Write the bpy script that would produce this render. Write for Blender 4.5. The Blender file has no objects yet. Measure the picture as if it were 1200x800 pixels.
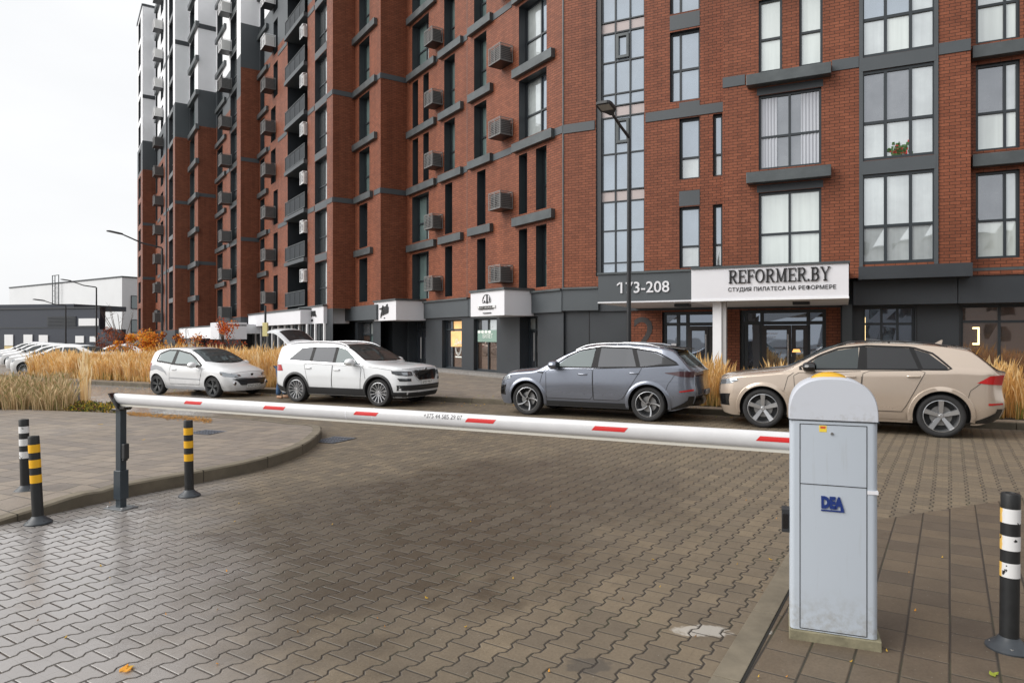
import bpy, bmesh, math, random
from math import sin, cos, pi, radians, sqrt, atan2
from mathutils import Vector, Matrix
random.seed(7)
SC = bpy.context.scene
COL = SC.collection

# ------------------------------------------------------------------ camera
CAMH, FPX, HOR = 1.8, 800.0, 394.0          # eye height, focal length in photo pixels (1200 wide), horizon row
cam = bpy.data.cameras.new('camera'); camo = bpy.data.objects.new('camera', cam); COL.objects.link(camo)
camo.location = (0, 0, CAMH); camo.rotation_euler = (radians(90), 0, 0)
cam.sensor_width = 36; cam.lens = 24; cam.shift_y = -0.005; cam.clip_start = 0.1; cam.clip_end = 2000
SC.camera = camo

# ------------------------------------------------------------------ light
SC.view_settings.view_transform = 'Standard'; SC.view_settings.look = 'None'
SC.view_settings.exposure = 0.45; SC.view_settings.gamma = 1.0
SUN_EL, SUN_DIR = radians(36), Vector((-0.97, -0.24, 0))
W = bpy.data.worlds.new('World'); SC.world = W; W.use_nodes = True
nt = W.node_tree; bg = nt.nodes['Background']; bg.inputs['Strength'].default_value = 0.1
sky = nt.nodes.new('ShaderNodeTexSky'); sky.sky_type = 'NISHITA'; sky.sun_disc = False
sky.sun_elevation = SUN_EL; sky.sun_rotation = atan2(SUN_DIR.x, SUN_DIR.y)
sky.air_density = 1.0; sky.dust_density = 4.0
tc = nt.nodes.new('ShaderNodeTexCoord'); mp = nt.nodes.new('ShaderNodeMapping')
mp.inputs['Scale'].default_value = (1, 1, 3.0)
nz = nt.nodes.new('ShaderNodeTexNoise'); nz.inputs['Scale'].default_value = 1.6; nz.inputs['Detail'].default_value = 5
cr = nt.nodes.new('ShaderNodeValToRGB')
cr.color_ramp.elements[0].position = 0.3; cr.color_ramp.elements[0].color = (6.7, 6.8, 6.95, 1)
cr.color_ramp.elements[1].position = 0.7; cr.color_ramp.elements[1].color = (7.7, 7.75, 7.8, 1)
mx = nt.nodes.new('ShaderNodeMixRGB'); mx.inputs[0].default_value = 0.96
nt.links.new(tc.outputs['Generated'], mp.inputs[0]); nt.links.new(mp.outputs[0], nz.inputs['Vector'])
nt.links.new(nz.outputs[0], cr.inputs[0]); nt.links.new(sky.outputs[0], mx.inputs[1]); nt.links.new(cr.outputs[0], mx.inputs[2])
nt.links.new(mx.outputs[0], bg.inputs['Color'])
sl = bpy.data.lights.new('sun', 'SUN'); sl.energy = 2.5; sl.angle = radians(50); sl.color = (1, 0.97, 0.93)
so = bpy.data.objects.new('sun', sl); COL.objects.link(so)
sd = SUN_DIR.normalized() * cos(SUN_EL) + Vector((0, 0, sin(SUN_EL)))
so.rotation_euler = sd.to_track_quat('Z', 'Y').to_euler()

# ------------------------------------------------------------------ materials
MATS = {}
def mat(name, col, rough=0.6, metal=0.0, spec=0.5, coat=0.0, emit=None, estr=0.0, noise=0.0, nscale=8.0, bump=0.0):
    if name in MATS: return MATS[name]
    m = bpy.data.materials.new(name); m.use_nodes = True; MATS[name] = m
    n = m.node_tree; b = n.nodes['Principled BSDF']
    b.inputs['Base Color'].default_value = (*col, 1); b.inputs['Roughness'].default_value = rough
    b.inputs['Metallic'].default_value = metal; b.inputs['Specular IOR Level'].default_value = spec
    b.inputs['Coat Weight'].default_value = coat; b.inputs['Coat Roughness'].default_value = 0.04
    if emit: b.inputs['Emission Color'].default_value = (*emit, 1); b.inputs['Emission Strength'].default_value = estr
    if noise or bump:
        t = n.nodes.new('ShaderNodeTexCoord'); x = n.nodes.new('ShaderNodeTexNoise')
        x.inputs['Scale'].default_value = nscale; x.inputs['Detail'].default_value = 6; x.inputs['Roughness'].default_value = 0.65
        n.links.new(t.outputs['Object'], x.inputs['Vector'])
        if noise:
            r = n.nodes.new('ShaderNodeMixRGB'); r.blend_type = 'MULTIPLY'; r.inputs[0].default_value = 1
            r.inputs[1].default_value = (*col, 1)
            mr = n.nodes.new('ShaderNodeMapRange'); mr.inputs[1].default_value = 0.3; mr.inputs[2].default_value = 0.7
            mr.inputs[3].default_value = 1 - noise; mr.inputs[4].default_value = 1 + noise * 0.5
            n.links.new(x.outputs[0], mr.inputs[0]); n.links.new(mr.outputs[0], r.inputs[2]); n.links.new(r.outputs[0], b.inputs['Base Color'])
            m2 = n.nodes.new('ShaderNodeMapRange'); m2.inputs[3].default_value = max(0, rough - 0.12); m2.inputs[4].default_value = min(1, rough + 0.15)
            n.links.new(x.outputs[0], m2.inputs[0]); n.links.new(m2.outputs[0], b.inputs['Roughness'])
        if bump:
            bp = n.nodes.new('ShaderNodeBump'); bp.inputs['Strength'].default_value = bump; bp.inputs['Distance'].default_value = 0.02
            n.links.new(x.outputs[0], bp.inputs['Height']); n.links.new(bp.outputs[0], b.inputs['Normal'])
    return m

class NG:
    """small helper to write math node chains"""
    def __init__(s, m): s.t = m.node_tree
    def n(s, k, **kw):
        x = s.t.nodes.new(k)
        for a, v in kw.items(): setattr(x, a, v)
        return x
    def put(s, sock, v):
        if hasattr(v, 'is_output'): s.t.links.new(v, sock)
        else: sock.default_value = v
    def m(s, op, a, b=0.0, c=0.0, clamp=False):
        x = s.n('ShaderNodeMath', operation=op, use_clamp=clamp)
        s.put(x.inputs[0], a); s.put(x.inputs[1], b); s.put(x.inputs[2], c)
        return x.outputs[0]
    def rng(s, v, a, b, c, d, smooth=False):
        x = s.n('ShaderNodeMapRange'); x.interpolation_type = 'SMOOTHSTEP' if smooth else 'LINEAR'
        s.put(x.inputs[0], v)
        for i, q in enumerate((a, b, c, d)): s.put(x.inputs[i + 1], q)
        return x.outputs[0]
    def mix(s, f, a, b, bt='MIX'):
        x = s.n('ShaderNodeMixRGB', blend_type=bt); s.put(x.inputs[0], f); s.put(x.inputs[1], a); s.put(x.inputs[2], b)
        return x.outputs[0]
    def noise(s, vec, sc, det=4, rough=0.6):
        x = s.n('ShaderNodeTexNoise'); s.put(x.inputs['Vector'], vec); x.inputs['Scale'].default_value = sc
        x.inputs['Detail'].default_value = det; x.inputs['Roughness'].default_value = rough
        return x.outputs[0]

def brick_mat(name, c1, c2, mortar):
    m = bpy.data.materials.new(name); m.use_nodes = True; g = NG(m); b = m.node_tree.nodes['Principled BSDF']
    uv = g.n('ShaderNodeTexCoord').outputs['UV']
    t = g.n('ShaderNodeTexBrick'); g.put(t.inputs['Vector'], uv)
    t.inputs['Color1'].default_value = (*c1, 1); t.inputs['Color2'].default_value = (*c2, 1); t.inputs['Mortar'].default_value = (*mortar, 1)
    t.inputs['Scale'].default_value = 1; t.inputs['Mortar Size'].default_value = 0.008; t.inputs['Mortar Smooth'].default_value = 0.3
    t.inputs['Brick Width'].default_value = 0.27; t.inputs['Row Height'].default_value = 0.094; t.inputs['Bias'].default_value = -0.1
    nz = g.noise(uv, 0.35, 5); nz2 = g.noise(uv, 22, 3)
    f = g.rng(nz, 0.3, 0.7, 0.84, 1.1); f2 = g.rng(nz2, 0.3, 0.7, 0.88, 1.1)
    c = g.mix(1, t.outputs[0], f, 'MULTIPLY'); c = g.mix(1, c, f2, 'MULTIPLY')
    # rain streaks: stretched noise
    mp = g.n('ShaderNodeMapping'); mp.inputs['Scale'].default_value = (2.5, 0.12, 1); g.put(mp.inputs[0], uv)
    st = g.rng(g.noise(mp.outputs[0], 1.0, 4), 0.35, 0.7, 1.05, 0.82)
    c = g.mix(1, c, st, 'MULTIPLY')
    g.put(b.inputs['Base Color'], c); b.inputs['Roughness'].default_value = 0.5; b.inputs['Specular IOR Level'].default_value = 0.22
    bp = g.n('ShaderNodeBump'); bp.inputs['Strength'].default_value = 0.7; bp.inputs['Distance'].default_value = 0.01
    g.put(bp.inputs['Height'], g.m('SUBTRACT', 1.0, t.outputs['Fac'])); g.put(b.inputs['Normal'], bp.outputs[0])
    return m
BRICK = brick_mat('red_clinker_brick', (.250, .083, .043), (.182, .058, .030), (.055, .026, .018))
GREYM = mat('grey_cladding', (.062, .072, .080), 0.5, noise=0.12, nscale=0.6)
DARKM = mat('anthracite_panel', (.030, .035, .041), 0.45, noise=0.15, nscale=0.7)
BLACKM = mat('black_trim', (.012, .013, .015), 0.4)
WHITER = mat('white_render', (.78, .79, .81), 0.8, noise=0.06, nscale=0.5)
SIGNW = mat('white_sign_board', (.68, .68, .71), 0.45, noise=0.03, nscale=1)
FRAMEM = mat('window_frame_grey', (.022, .029, .035), 0.4)
CAPM = mat('grey_ledge_metal', (.085, .096, .10), 0.35, metal=0.3, noise=0.25, nscale=1.5)

def glass_mat(name, base, refl, rough=0.02, tint=(.93, .97, 1.0), var=0.0):
    m = bpy.data.materials.new(name); m.use_nodes = True; g = NG(m); n = m.node_tree; b = n.nodes['Principled BSDF']
    b.inputs['Base Color'].default_value = (*base, 1); b.inputs['Roughness'].default_value = 0.5
    gl = g.n('ShaderNodeBsdfGlossy'); gl.inputs['Color'].default_value = (*tint, 1); gl.inputs['Roughness'].default_value = rough
    fr = g.n('ShaderNodeFresnel'); fr.inputs['IOR'].default_value = 1.5
    f = g.m('ADD', fr.outputs[0], refl, clamp=True)
    uvn = g.n('ShaderNodeTexCoord').outputs['Object']
    bp = g.n('ShaderNodeBump'); bp.inputs['Strength'].default_value = 0.08; bp.inputs['Distance'].default_value = 0.05
    g.put(bp.inputs['Height'], g.noise(uvn, 0.7, 2)); g.put(gl.inputs['Normal'], bp.outputs[0])
    if var:
        v = g.rng(g.noise(uvn, 0.9, 3), 0.3, 0.7, 1 - var, 1 + var)
        mpc = g.n('ShaderNodeMapping'); mpc.inputs['Scale'].default_value = (7, 7, .25); g.put(mpc.inputs[0], uvn)
        v = g.m('MULTIPLY', v, g.rng(g.noise(mpc.outputs[0], 1.0, 3, .5), .32, .68, .90, 1.06))
        g.put(b.inputs['Base Color'], g.mix(1, (*base, 1), v, 'MULTIPLY'))
    ms = g.n('ShaderNodeMixShader'); g.put(ms.inputs[0], f); n.links.new(b.outputs[0], ms.inputs[1]); n.links.new(gl.outputs[0], ms.inputs[2])
    n.links.new(ms.outputs[0], n.nodes['Material Output'].inputs[0])
    return m
G_PALE = glass_mat('glass_pale_blind', (.40, .44, .44), .32, var=.22)
G_MILK = glass_mat('glass_milky', (.60, .66, .63), .22, var=.05)
G_SKY = glass_mat('glass_reflecting', (.09, .115, .145), .46, tint=(.76, .84, .92), var=.5)
G_DIM = glass_mat('glass_dim_room', (.085, .09, .095), .27, tint=(.76, .80, .86), var=.7)
G_DARK = glass_mat('glass_dark', (.015, .02, .022), .10, tint=(.8, .9, .92))
G_TEAL = glass_mat('glass_greenish', (.10, .15, .145), .10, tint=(.8, .95, .92), var=.3)
G_SHOP = glass_mat('glass_shopfront', (.016, .018, .022), .24, tint=(.75, .85, 1.0))
G_BRONZE = glass_mat('glass_bronze', (.05, .028, .018), .20, tint=(.98, .80, .70), var=.6)

# ------------------------------------------------------------------ mesh helpers
WORLDP = set()      # roots whose parts are modelled in world coordinates
class MB:
    def __init__(s): s.v = []; s.f = []; s.mi = []; s.mats = []; s.uv = []
    def m(s, material):
        if material not in s.mats: s.mats.append(material)
        return s.mats.index(material)
    def quad(s, pts, material, uv=None):
        i = len(s.v); s.v += [tuple(p) for p in pts]; s.f.append(tuple(range(i, i + len(pts)))); s.mi.append(s.m(material))
        s.uv.append(uv or [(0, 0)] * len(pts))
    def box(s, fn, a0, a1, b0, b1, c0, c1, material):
        """fn(a,b,c)->point; six faces"""
        P = lambda a, b, c: tuple(fn(a, b, c))
        k = len(s.v)
        s.v += [P(a0, b0, c0), P(a1, b0, c0), P(a1, b1, c0), P(a0, b1, c0), P(a0, b0, c1), P(a1, b0, c1), P(a1, b1, c1), P(a0, b1, c1)]
        for f in ((0, 3, 2, 1), (4, 5, 6, 7), (0, 1, 5, 4), (1, 2, 6, 5), (2, 3, 7, 6), (3, 0, 4, 7)):
            s.f.append(tuple(k + q for q in f)); s.mi.append(s.m(material)); s.uv.append([(0, 0)] * 4)
    def raw(s, v, f, material):
        k = len(s.v); s.v += [tuple(p) for p in v]; i = s.m(material)
        for q in f: s.f.append(tuple(k + j for j in q)); s.mi.append(i); s.uv.append([(0, 0)] * len(q))
    def tube(s, pts, radii, material, n=10, cap=True):
        pts = [Vector(p) for p in pts]
        if not hasattr(radii, '__len__'): radii = [radii] * len(pts)
        k = len(s.v); up = Vector((0, 0, 1)); mi = s.m(material); prev = None
        for i, p in enumerate(pts):
            d = (pts[min(i + 1, len(pts) - 1)] - pts[max(i - 1, 0)]).normalized()
            if prev is None:
                a = d.cross(up); a = a if a.length > 1e-3 else Vector((1, 0, 0)); a.normalize()
            else: a = (prev - d * prev.dot(d)).normalized()
            prev = a; b = d.cross(a)
            for j in range(n):
                t = 2 * pi * j / n; s.v.append(tuple(p + (a * cos(t) + b * sin(t)) * radii[i]))
        for i in range(len(pts) - 1):
            for j in range(n):
                s.f.append((k + i * n + j, k + i * n + (j + 1) % n, k + (i + 1) * n + (j + 1) % n, k + (i + 1) * n + j)); s.mi.append(mi); s.uv.append([(0, 0)] * 4)
        if cap:
            s.f.append(tuple(k + j for j in reversed(range(n)))); s.mi.append(mi); s.uv.append([(0, 0)] * n)
            e = k + (len(pts) - 1) * n; s.f.append(tuple(e + j for j in range(n))); s.mi.append(mi); s.uv.append([(0, 0)] * n)
    def lathe(s, prof, material, n=24, fn=None, cap=True):
        """prof: (r,z) list; fn maps (x,y,z)"""
        fn = fn or (lambda x, y, z: (x, y, z)); k = len(s.v); mi = s.m(material)
        for r, z in prof:
            for j in range(n):
                t = 2 * pi * j / n; s.v.append(tuple(fn(r * cos(t), r * sin(t), z)))
        for i in range(len(prof) - 1):
            for j in range(n):
                s.f.append((k + i * n + j, k + i * n + (j + 1) % n, k + (i + 1) * n + (j + 1) % n, k + (i + 1) * n + j)); s.mi.append(mi); s.uv.append([(0, 0)] * 4)
        for e, rv in ((0, True), (len(prof) - 1, False)):
            if cap and prof[e][0] > 1e-5:
                ids = [k + e * n + j for j in range(n)]
                s.f.append(tuple(reversed(ids)) if rv else tuple(ids)); s.mi.append(mi); s.uv.append([(0, 0)] * n)
    def grid(s, fn, nu, nv, material, flip=False):
        """fn(u,v) u,v in 0..1"""
        k = len(s.v); mi = s.m(material)
        for i in range(nu + 1):
            for j in range(nv + 1): s.v.append(tuple(fn(i / nu, j / nv)))
        for i in range(nu):
            for j in range(nv):
                a = k + i * (nv + 1) + j; q = (a, a + nv + 1, a + nv + 2, a + 1)
                s.f.append(tuple(reversed(q)) if flip else q); s.mi.append(mi); s.uv.append([(0, 0)] * 4)
    def build(s, name, parent=None, smooth=None, loc=None, bevel=0):
        me = bpy.data.meshes.new(name); me.from_pydata(s.v, [], s.f)
        for m in s.mats: me.materials.append(m)
        me.polygons.foreach_set('material_index', s.mi)
        uvl = me.uv_layers.new(name='UVMap'); flat = []
        for q in s.uv:
            for a, b in q: flat += [a, b]
        uvl.data.foreach_set('uv', flat)
        if smooth is not None:
            me.polygons.foreach_set('use_smooth', [True] * len(me.polygons)); me.update()
            try: me.set_sharp_from_angle(angle=radians(smooth))
            except Exception: pass
        me.update(); me.validate()
        o = bpy.data.objects.new(name, me); COL.objects.link(o)
        if parent:
            o.parent = parent
            if parent.name in WORLDP: o.matrix_parent_inverse = Matrix.Translation(-parent.location)
        if loc: o.location = loc
        if bevel:
            md = o.modifiers.new('bevel', 'BEVEL'); md.width = bevel; md.segments = 2; md.limit_method = 'ANGLE'; md.angle_limit = radians(40)
        return o
def tag(o, label=None, cat=None, group=None, kind=None):
    if label: o['label'] = label
    if cat: o['category'] = cat
    if group: o['group'] = group
    if kind: o['kind'] = kind
    return o
def empty(name, loc=(0, 0, 0), rz=0):
    o = bpy.data.objects.new(name, None); COL.objects.link(o); o.location = loc; o.rotation_euler = (0, 0, rz); o.empty_display_size = 0.3
    return o
def copy_tree(o, parent=None):
    c = o.copy(); COL.objects.link(c); c.parent = parent
    for ch in list(o.children): copy_tree(ch, c)
    return c
idf = lambda x, y, z: (x, y, z)
def text_mesh(txt, size, depth, fn, material, name, parent, spacing=1.0, xscale=1.0, shear=0.0, bold=0.0, align='CENTER', res=3):
    """letters extruded, mapped through fn(x,y,z) (x right, y up, z out)"""
    cu = bpy.data.curves.new('txt', 'FONT'); cu.body = txt; cu.size = size; cu.extrude = depth / 2; cu.align_x = align
    cu.space_character = spacing; cu.shear = shear; cu.offset = bold; cu.resolution_u = res
    to = bpy.data.objects.new('txt', cu); COL.objects.link(to)
    me = bpy.data.meshes.new_from_object(to); bpy.data.objects.remove(to)
    b = MB(); b.raw([fn(v.co.x * xscale, v.co.y, v.co.z + depth / 2) for v in me.vertices], [tuple(p.vertices) for p in me.polygons], material)
    return b.build(name, parent)

# ------------------------------------------------------------------ measured directions
RV = Vector((-0.8998, 0.4363)); NV = Vector((0.4363, 0.8998))        # street direction (leftwards, away) and across it
def at_px(px, py, z=0.0):
    """world point at height z seen at photo pixel"""
    Y = (CAMH - z) * FPX / (py - HOR); return Vector(((px - 600) / FPX * Y, Y, z))
AL = radians(33.5)
MV = Vector((cos(AL), sin(AL))); LV = Vector((-sin(AL), cos(AL)))
class Plane:
    def __init__(s, o, d, out): s.o = Vector(o); s.d = Vector(d); s.out = Vector(out)
    def pt(s, a, z, h=0.0):
        p = s.o + s.d * a + s.out * h; return (p.x, p.y, z)
    def s_of(s, px, h=0.0):
        u = (px - 600) / FPX; o = s.o + s.out * h          # (o+d*a).x = u*(o+d*a).y
        return (u * o.y - o.x) / (s.d.x - u * s.d.y)
    def z_of(s, px, py, h=0.0):
        a = s.s_of(px, h); p = s.o + s.d * a + s.out * h; return CAMH + (HOR - py) * p.y / FPX
def Rp(n): return Plane(NV * n, -RV, -NV)
def Lp(m): return Plane(MV * m, -LV, -MV)
def Tp(edge): return Plane(edge, MV, -LV)      # return faces
def RN(r, n, z=0): p = RV * r + NV * n; return (p.x, p.y, z)

def wall(mb, pl, s0, s1, z0, z1, ops=(), zones=None, depth=.22, reveal=None, uvo=0.0):
    """sheet with real openings and reveals; zones: [(ztop, material)...]"""
    reveal = reveal or DARKM
    zones = zones or [(1e9, BRICK)]
    ss = sorted({s0, s1} | {q for o in ops for q in o[:2] if s0 < q < s1}); zs = sorted({z0, z1} | {q for o in ops for q in o[2:4] if z0 < q < z1} | {q for q, _ in zones if z0 < q < z1})
    for i in range(len(ss) - 1):
        for j in range(len(zs) - 1):
            a, b, c, d = ss[i], ss[i + 1], zs[j], zs[j + 1]; cs, cz = (a + b) / 2, (c + d) / 2
            if any(o[0] < cs < o[1] and o[2] < cz < o[3] for o in ops): continue
            m = next(q for t, q in zones if cz < t)
            mb.quad([pl.pt(a, c), pl.pt(b, c), pl.pt(b, d), pl.pt(a, d)], m, [(a + uvo, c), (b + uvo, c), (b + uvo, d), (a + uvo, d)])
    for a, b, c, d in [o[:4] for o in ops]:
        a, b = max(a, s0), min(b, s1)
        for q in ((a, c, a, d), (b, d, b, c), (b, c, a, c), (a, d, b, d)):
            mb.quad([pl.pt(q[0], q[1]), pl.pt(q[2], q[3]), pl.pt(q[2], q[3], -depth), pl.pt(q[0], q[1], -depth)], reveal)

def window(parent, pl, s0, s1, z0, z1, vs=(), hs=(), glass=None, rec=.2, fw=.07, cells=None, name='window'):
    """frame mesh + pane mesh. vs/hs: mullion fractions; a hs entry may be (h, v0, v1). glass: material or list per cell row-major from bottom"""
    f = MB(); w, h = s1 - s0, z1 - z0; fn = lambda a, b, c: pl.pt(a, b, c)
    d0, d1 = -rec - .04, -rec + .05
    g = .004
    f.box(fn, s0 + g, s1 - g, z0 + g, z0 + fw, d0, d1, FRAMEM); f.box(fn, s0 + g, s1 - g, z1 - fw, z1 - g, d0, d1, FRAMEM)
    f.box(fn, s0 + g, s0 + fw, z0 + fw, z1 - fw, d0, d1, FRAMEM); f.box(fn, s1 - fw, s1 - g, z0 + fw, z1 - fw, d0, d1, FRAMEM)
    xs = [s0 + fw] + [s0 + w * v for v in vs] + [s1 - fw]; ys = [z0 + fw] + [z0 + h * v for v in hs] + [z1 - fw]
    for v in vs: f.box(fn, s0 + w * v - fw / 2, s0 + w * v + fw / 2, z0 + fw, z1 - fw, d0, d1 - .004, FRAMEM)
    for v in hs: f.box(fn, s0 + fw, s1 - fw, z0 + h * v - fw / 2, z0 + h * v + fw / 2, d0, d1 - .008, FRAMEM)
    o = f.build(name, parent)
    p = MB(); k = 0
    for j in range(len(ys) - 1):
        for i in range(len(xs) - 1):
            gm = glass if not isinstance(glass, (list, tuple)) else glass[k % len(glass)]
            k += 1
            t = random.uniform(-.006, .006); t2 = random.uniform(-.006, .006)
            p.quad([pl.pt(xs[i], ys[j], -rec - .01 + t), pl.pt(xs[i + 1], ys[j], -rec - .01 - t), pl.pt(xs[i + 1], ys[j + 1], -rec - .01 + t2), pl.pt(xs[i], ys[j + 1], -rec - .01 - t2)], gm)
    p.build('pane', o)
    return o
def bar(parent, pl, s0, s1, z0, z1, h0, h1, material, name, bevel=0):
    b = MB(); b.box(lambda a, c, d: pl.pt(a, c, d), s0, s1, z0, z1, h0, h1, material); return b.build(name, parent, bevel=bevel)
# ================================================================== GROUND
CD = Vector((.54, .8416)); CE = Vector((.8416, -.54))      # paver rows run along CD
def paver_mat(name, kind, base=(.145, .116, .080), wet=True):
    m = bpy.data.materials.new(name); m.use_nodes = True; g = NG(m); b = m.node_tree.nodes['Principled BSDF']
    geo = g.n('ShaderNodeNewGeometry'); pos = geo.outputs['Position']
    def dot(v):
        x = g.n('ShaderNodeVectorMath', operation='DOT_PRODUCT'); g.put(x.inputs[0], pos); x.inputs[1].default_value = v; return x.outputs['Value']
    if kind == 'wave':
        Wd, L, A = .165, .20, .085
        wob = g.m('MULTIPLY', g.m('SUBTRACT', g.noise(pos, .8, 2), .5), .03)
        q = g.m('DIVIDE', g.m('ADD', dot((CE.x, CE.y, 0)), wob), Wd); bb = g.m('DIVIDE', g.m('ADD', dot((CD.x, CD.y, 0)), wob), L)
        k = g.m('FLOOR', g.m('ADD', q, .5)); par = g.m('FLOORED_MODULO', k, 2.0)
        sg = g.m('SUBTRACT', 1.0, g.m('MULTIPLY', par, 2.0))
        cs = g.m('COSINE', g.m('MULTIPLY', bb, 2 * pi)); tr = g.m('MAXIMUM', g.m('MINIMUM', g.m('MULTIPLY', cs, 2.2), 1.0), -1.0)
        Bd = g.m('ADD', k, g.m('MULTIPLY', g.m('MULTIPLY', sg, tr), A))
        ds = g.m('SUBTRACT', q, Bd); dj = g.m('MULTIPLY', g.m('ABSOLUTE', ds), Wd)
        row = g.m('ADD', k, g.m('SUBTRACT', g.m('GREATER_THAN', ds, 0.0), 1.0))
        rp = g.m('FLOORED_MODULO', row, 2.0)
        bo = g.m('ADD', bb, g.m('MULTIPLY', g.m('SUBTRACT', 1.0, rp), .5)) # even rows end at .5, odd at 0
        fr = g.m('SUBTRACT', bo, g.m('FLOOR', g.m('ADD', bo, .5)))
        de = g.m('MULTIPLY', g.m('ABSOLUTE', fr), L); idx = g.m('FLOOR', bo)
        dist = g.m('MINIMUM', g.m('ADD', dj, 0.0), g.m('ADD', de, .0022)); jw = .0052
    else:
        Wd, L = (.225, .30) if kind == 'rect' else (.30, .40)
        e, d = ((CE.x, CE.y, 0), (CD.x, CD.y, 0)) if kind == 'rect' else ((-NV.x, -NV.y, 0), (RV.x, RV.y, 0))
        q = g.m('DIVIDE', dot(e), Wd); row = g.m('FLOOR', q); ff = g.m('SUBTRACT', q, row)
        wn = g.n('ShaderNodeTexWhiteNoise', noise_dimensions='1D'); g.put(wn.inputs['W'], row)
        bo = g.m('ADD', g.m('DIVIDE', dot(d), L), g.m('MULTIPLY', wn.outputs[0], 1.0)); idx = g.m('FLOOR', bo); f2 = g.m('SUBTRACT', bo, idx)
        dj = g.m('MULTIPLY', g.m('MINIMUM', ff, g.m('SUBTRACT', 1.0, ff)), Wd); de = g.m('MULTIPLY', g.m('MINIMUM', f2, g.m('SUBTRACT', 1.0, f2)), L)
        if kind == 'rect': de = g.m('ADD', de, .0012)
        dist = g.m('MINIMUM', dj, de); jw = .0045
    cx = g.n('ShaderNodeCombineXYZ'); g.put(cx.inputs[0], row); g.put(cx.inputs[1], idx)
    wn = g.n('ShaderNodeTexWhiteNoise', noise_dimensions='2D'); g.put(wn.inputs['Vector'], cx.outputs[0])
    big = g.noise(pos, .45, 5, .55); fine = g.noise(pos, 60, 4, .7); mid = g.noise(pos, 4, 4)
    joint = g.rng(dist, jw * .55, jw * 1.5, 0.0, 1.0, True)
    col = g.mix(g.rng(wn.outputs[0], 0, 1, 0, 1), (base[0] * .80, base[1] * .80, base[2] * .83, 1), (base[0] * 1.16, base[1] * 1.13, base[2] * 1.08, 1))
    col = g.mix(1, col, g.rng(mid, .3, .7, .86, 1.1), 'MULTIPLY'); col = g.mix(1, col, g.rng(fine, .3, .7, .8, 1.16), 'MULTIPLY')
    sp = g.n('ShaderNodeTexVoronoi'); sp.inputs['Scale'].default_value = 28; g.put(sp.inputs['Vector'], pos)
    speck = g.m('MULTIPLY', g.rng(sp.outputs['Distance'], .05, .10, 1, 0), g.m('GREATER_THAN', g.noise(pos, 31, 1), .56))
    col = g.mix(g.m('MULTIPLY', speck, .6), col, (.5, .48, .44, 1))
    if wet:
        # damp streaks: a diagonal band over the drive and a wide wet area on the left, its sky sheen painted pale
        px, py = dot((1, 0, 0)), dot((0, 1, 0))
        lw = g.m('ADD', g.m('MULTIPLY', px, -.8), g.m('MULTIPLY', py, -.35))
        wet_sheen = g.rng(g.m('ADD', lw, g.m('MULTIPLY', g.m('SUBTRACT', g.noise(pos, .7, 4), .5), 1.6)), -.6, .9, 0, 1, True)      # left foreground
        ex = g.m('DIVIDE', g.m('ADD', g.m('SUBTRACT', px, g.m('MULTIPLY', g.m('SUBTRACT', py, 6.8), .45)), .8), 2.9); ey = g.m('DIVIDE', g.m('SUBTRACT', py, 6.9), 4.2)
        rr = g.m('SQRT', g.m('ADD', g.m('MULTIPLY', ex, ex), g.m('MULTIPLY', ey, ey)))
        rr = g.m('ADD', rr, g.m('MULTIPLY', g.m('SUBTRACT', g.noise(pos, .9, 5, .6), .5), 1.1)); rr = g.m('ADD', rr, g.m('MULTIPLY', g.m('SUBTRACT', g.noise(pos, 3.2, 3), .5), .5))
        band = g.rng(rr, .45, 1.05, 1, 0, True)
        patch = g.m('MULTIPLY', band, g.rng(wn.outputs[0], 0, 1, .45, 1.2), clamp=True)
        wetf = g.m('MAXIMUM', patch, g.m('MULTIPLY', wet_sheen, .9))
        lightn = g.rng(g.m('ADD', px, g.m('MULTIPLY', g.noise(pos, .9, 3), .9)), -.6, 1.9, 0, .28, True)
        col = g.mix(g.m('MULTIPLY', patch, .78), col, (.040, .031, .021, 1))
        col = g.mix(g.m('MULTIPLY', wet_sheen, .75), col, (.33, .315, .31, 1))  # pale tint puts the sky's sheen on the wet blocks into the colour
        col = g.mix(g.m('MULTIPLY', lightn, .6), col, (.21, .165, .112, 1))
        rgh = g.m('SUBTRACT', g.rng(wetf, 0, 1, .72, .42), g.m('MULTIPLY', wet_sheen, .30))
        rgh = g.m('ADD', rgh, g.rng(fine, .3, .7, -.06, .06)); g.put(b.inputs['Roughness'], rgh)
        # pale cement spill and tyre scuffs beside the kerb strip
        def spot(x, y, rx, ry):
            a = g.m('DIVIDE', g.m('SUBTRACT', px, x), rx); c = g.m('DIVIDE', g.m('SUBTRACT', py, y), ry)
            r = g.m('ADD', g.m('MULTIPLY', a, a), g.m('MULTIPLY', c, c)); r = g.m('ADD', r, g.m('MULTIPLY', g.m('SUBTRACT', g.noise(pos, 14, 4), .5), 2.2))
            return g.rng(r, .6, 1.0, 1, 0)
        s1 = spot(1.16, 4.18, .20, .085); col = g.mix(g.m('MULTIPLY', s1, .42), col, (.62, .6, .56, 1))
        s2 = spot(.42, 3.74, .14, .10); col = g.mix(g.m('MULTIPLY', s2, .55), col, (.05, .045, .04, 1))
    else:
        col = g.mix(g.rng(big, .4, .7, 0, .3), col, (base[0] * .6, base[1] * .6, base[2] * .62, 1))
        g.put(b.inputs['Roughness'], g.rng(big, .3, .7, .5, .75))
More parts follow.
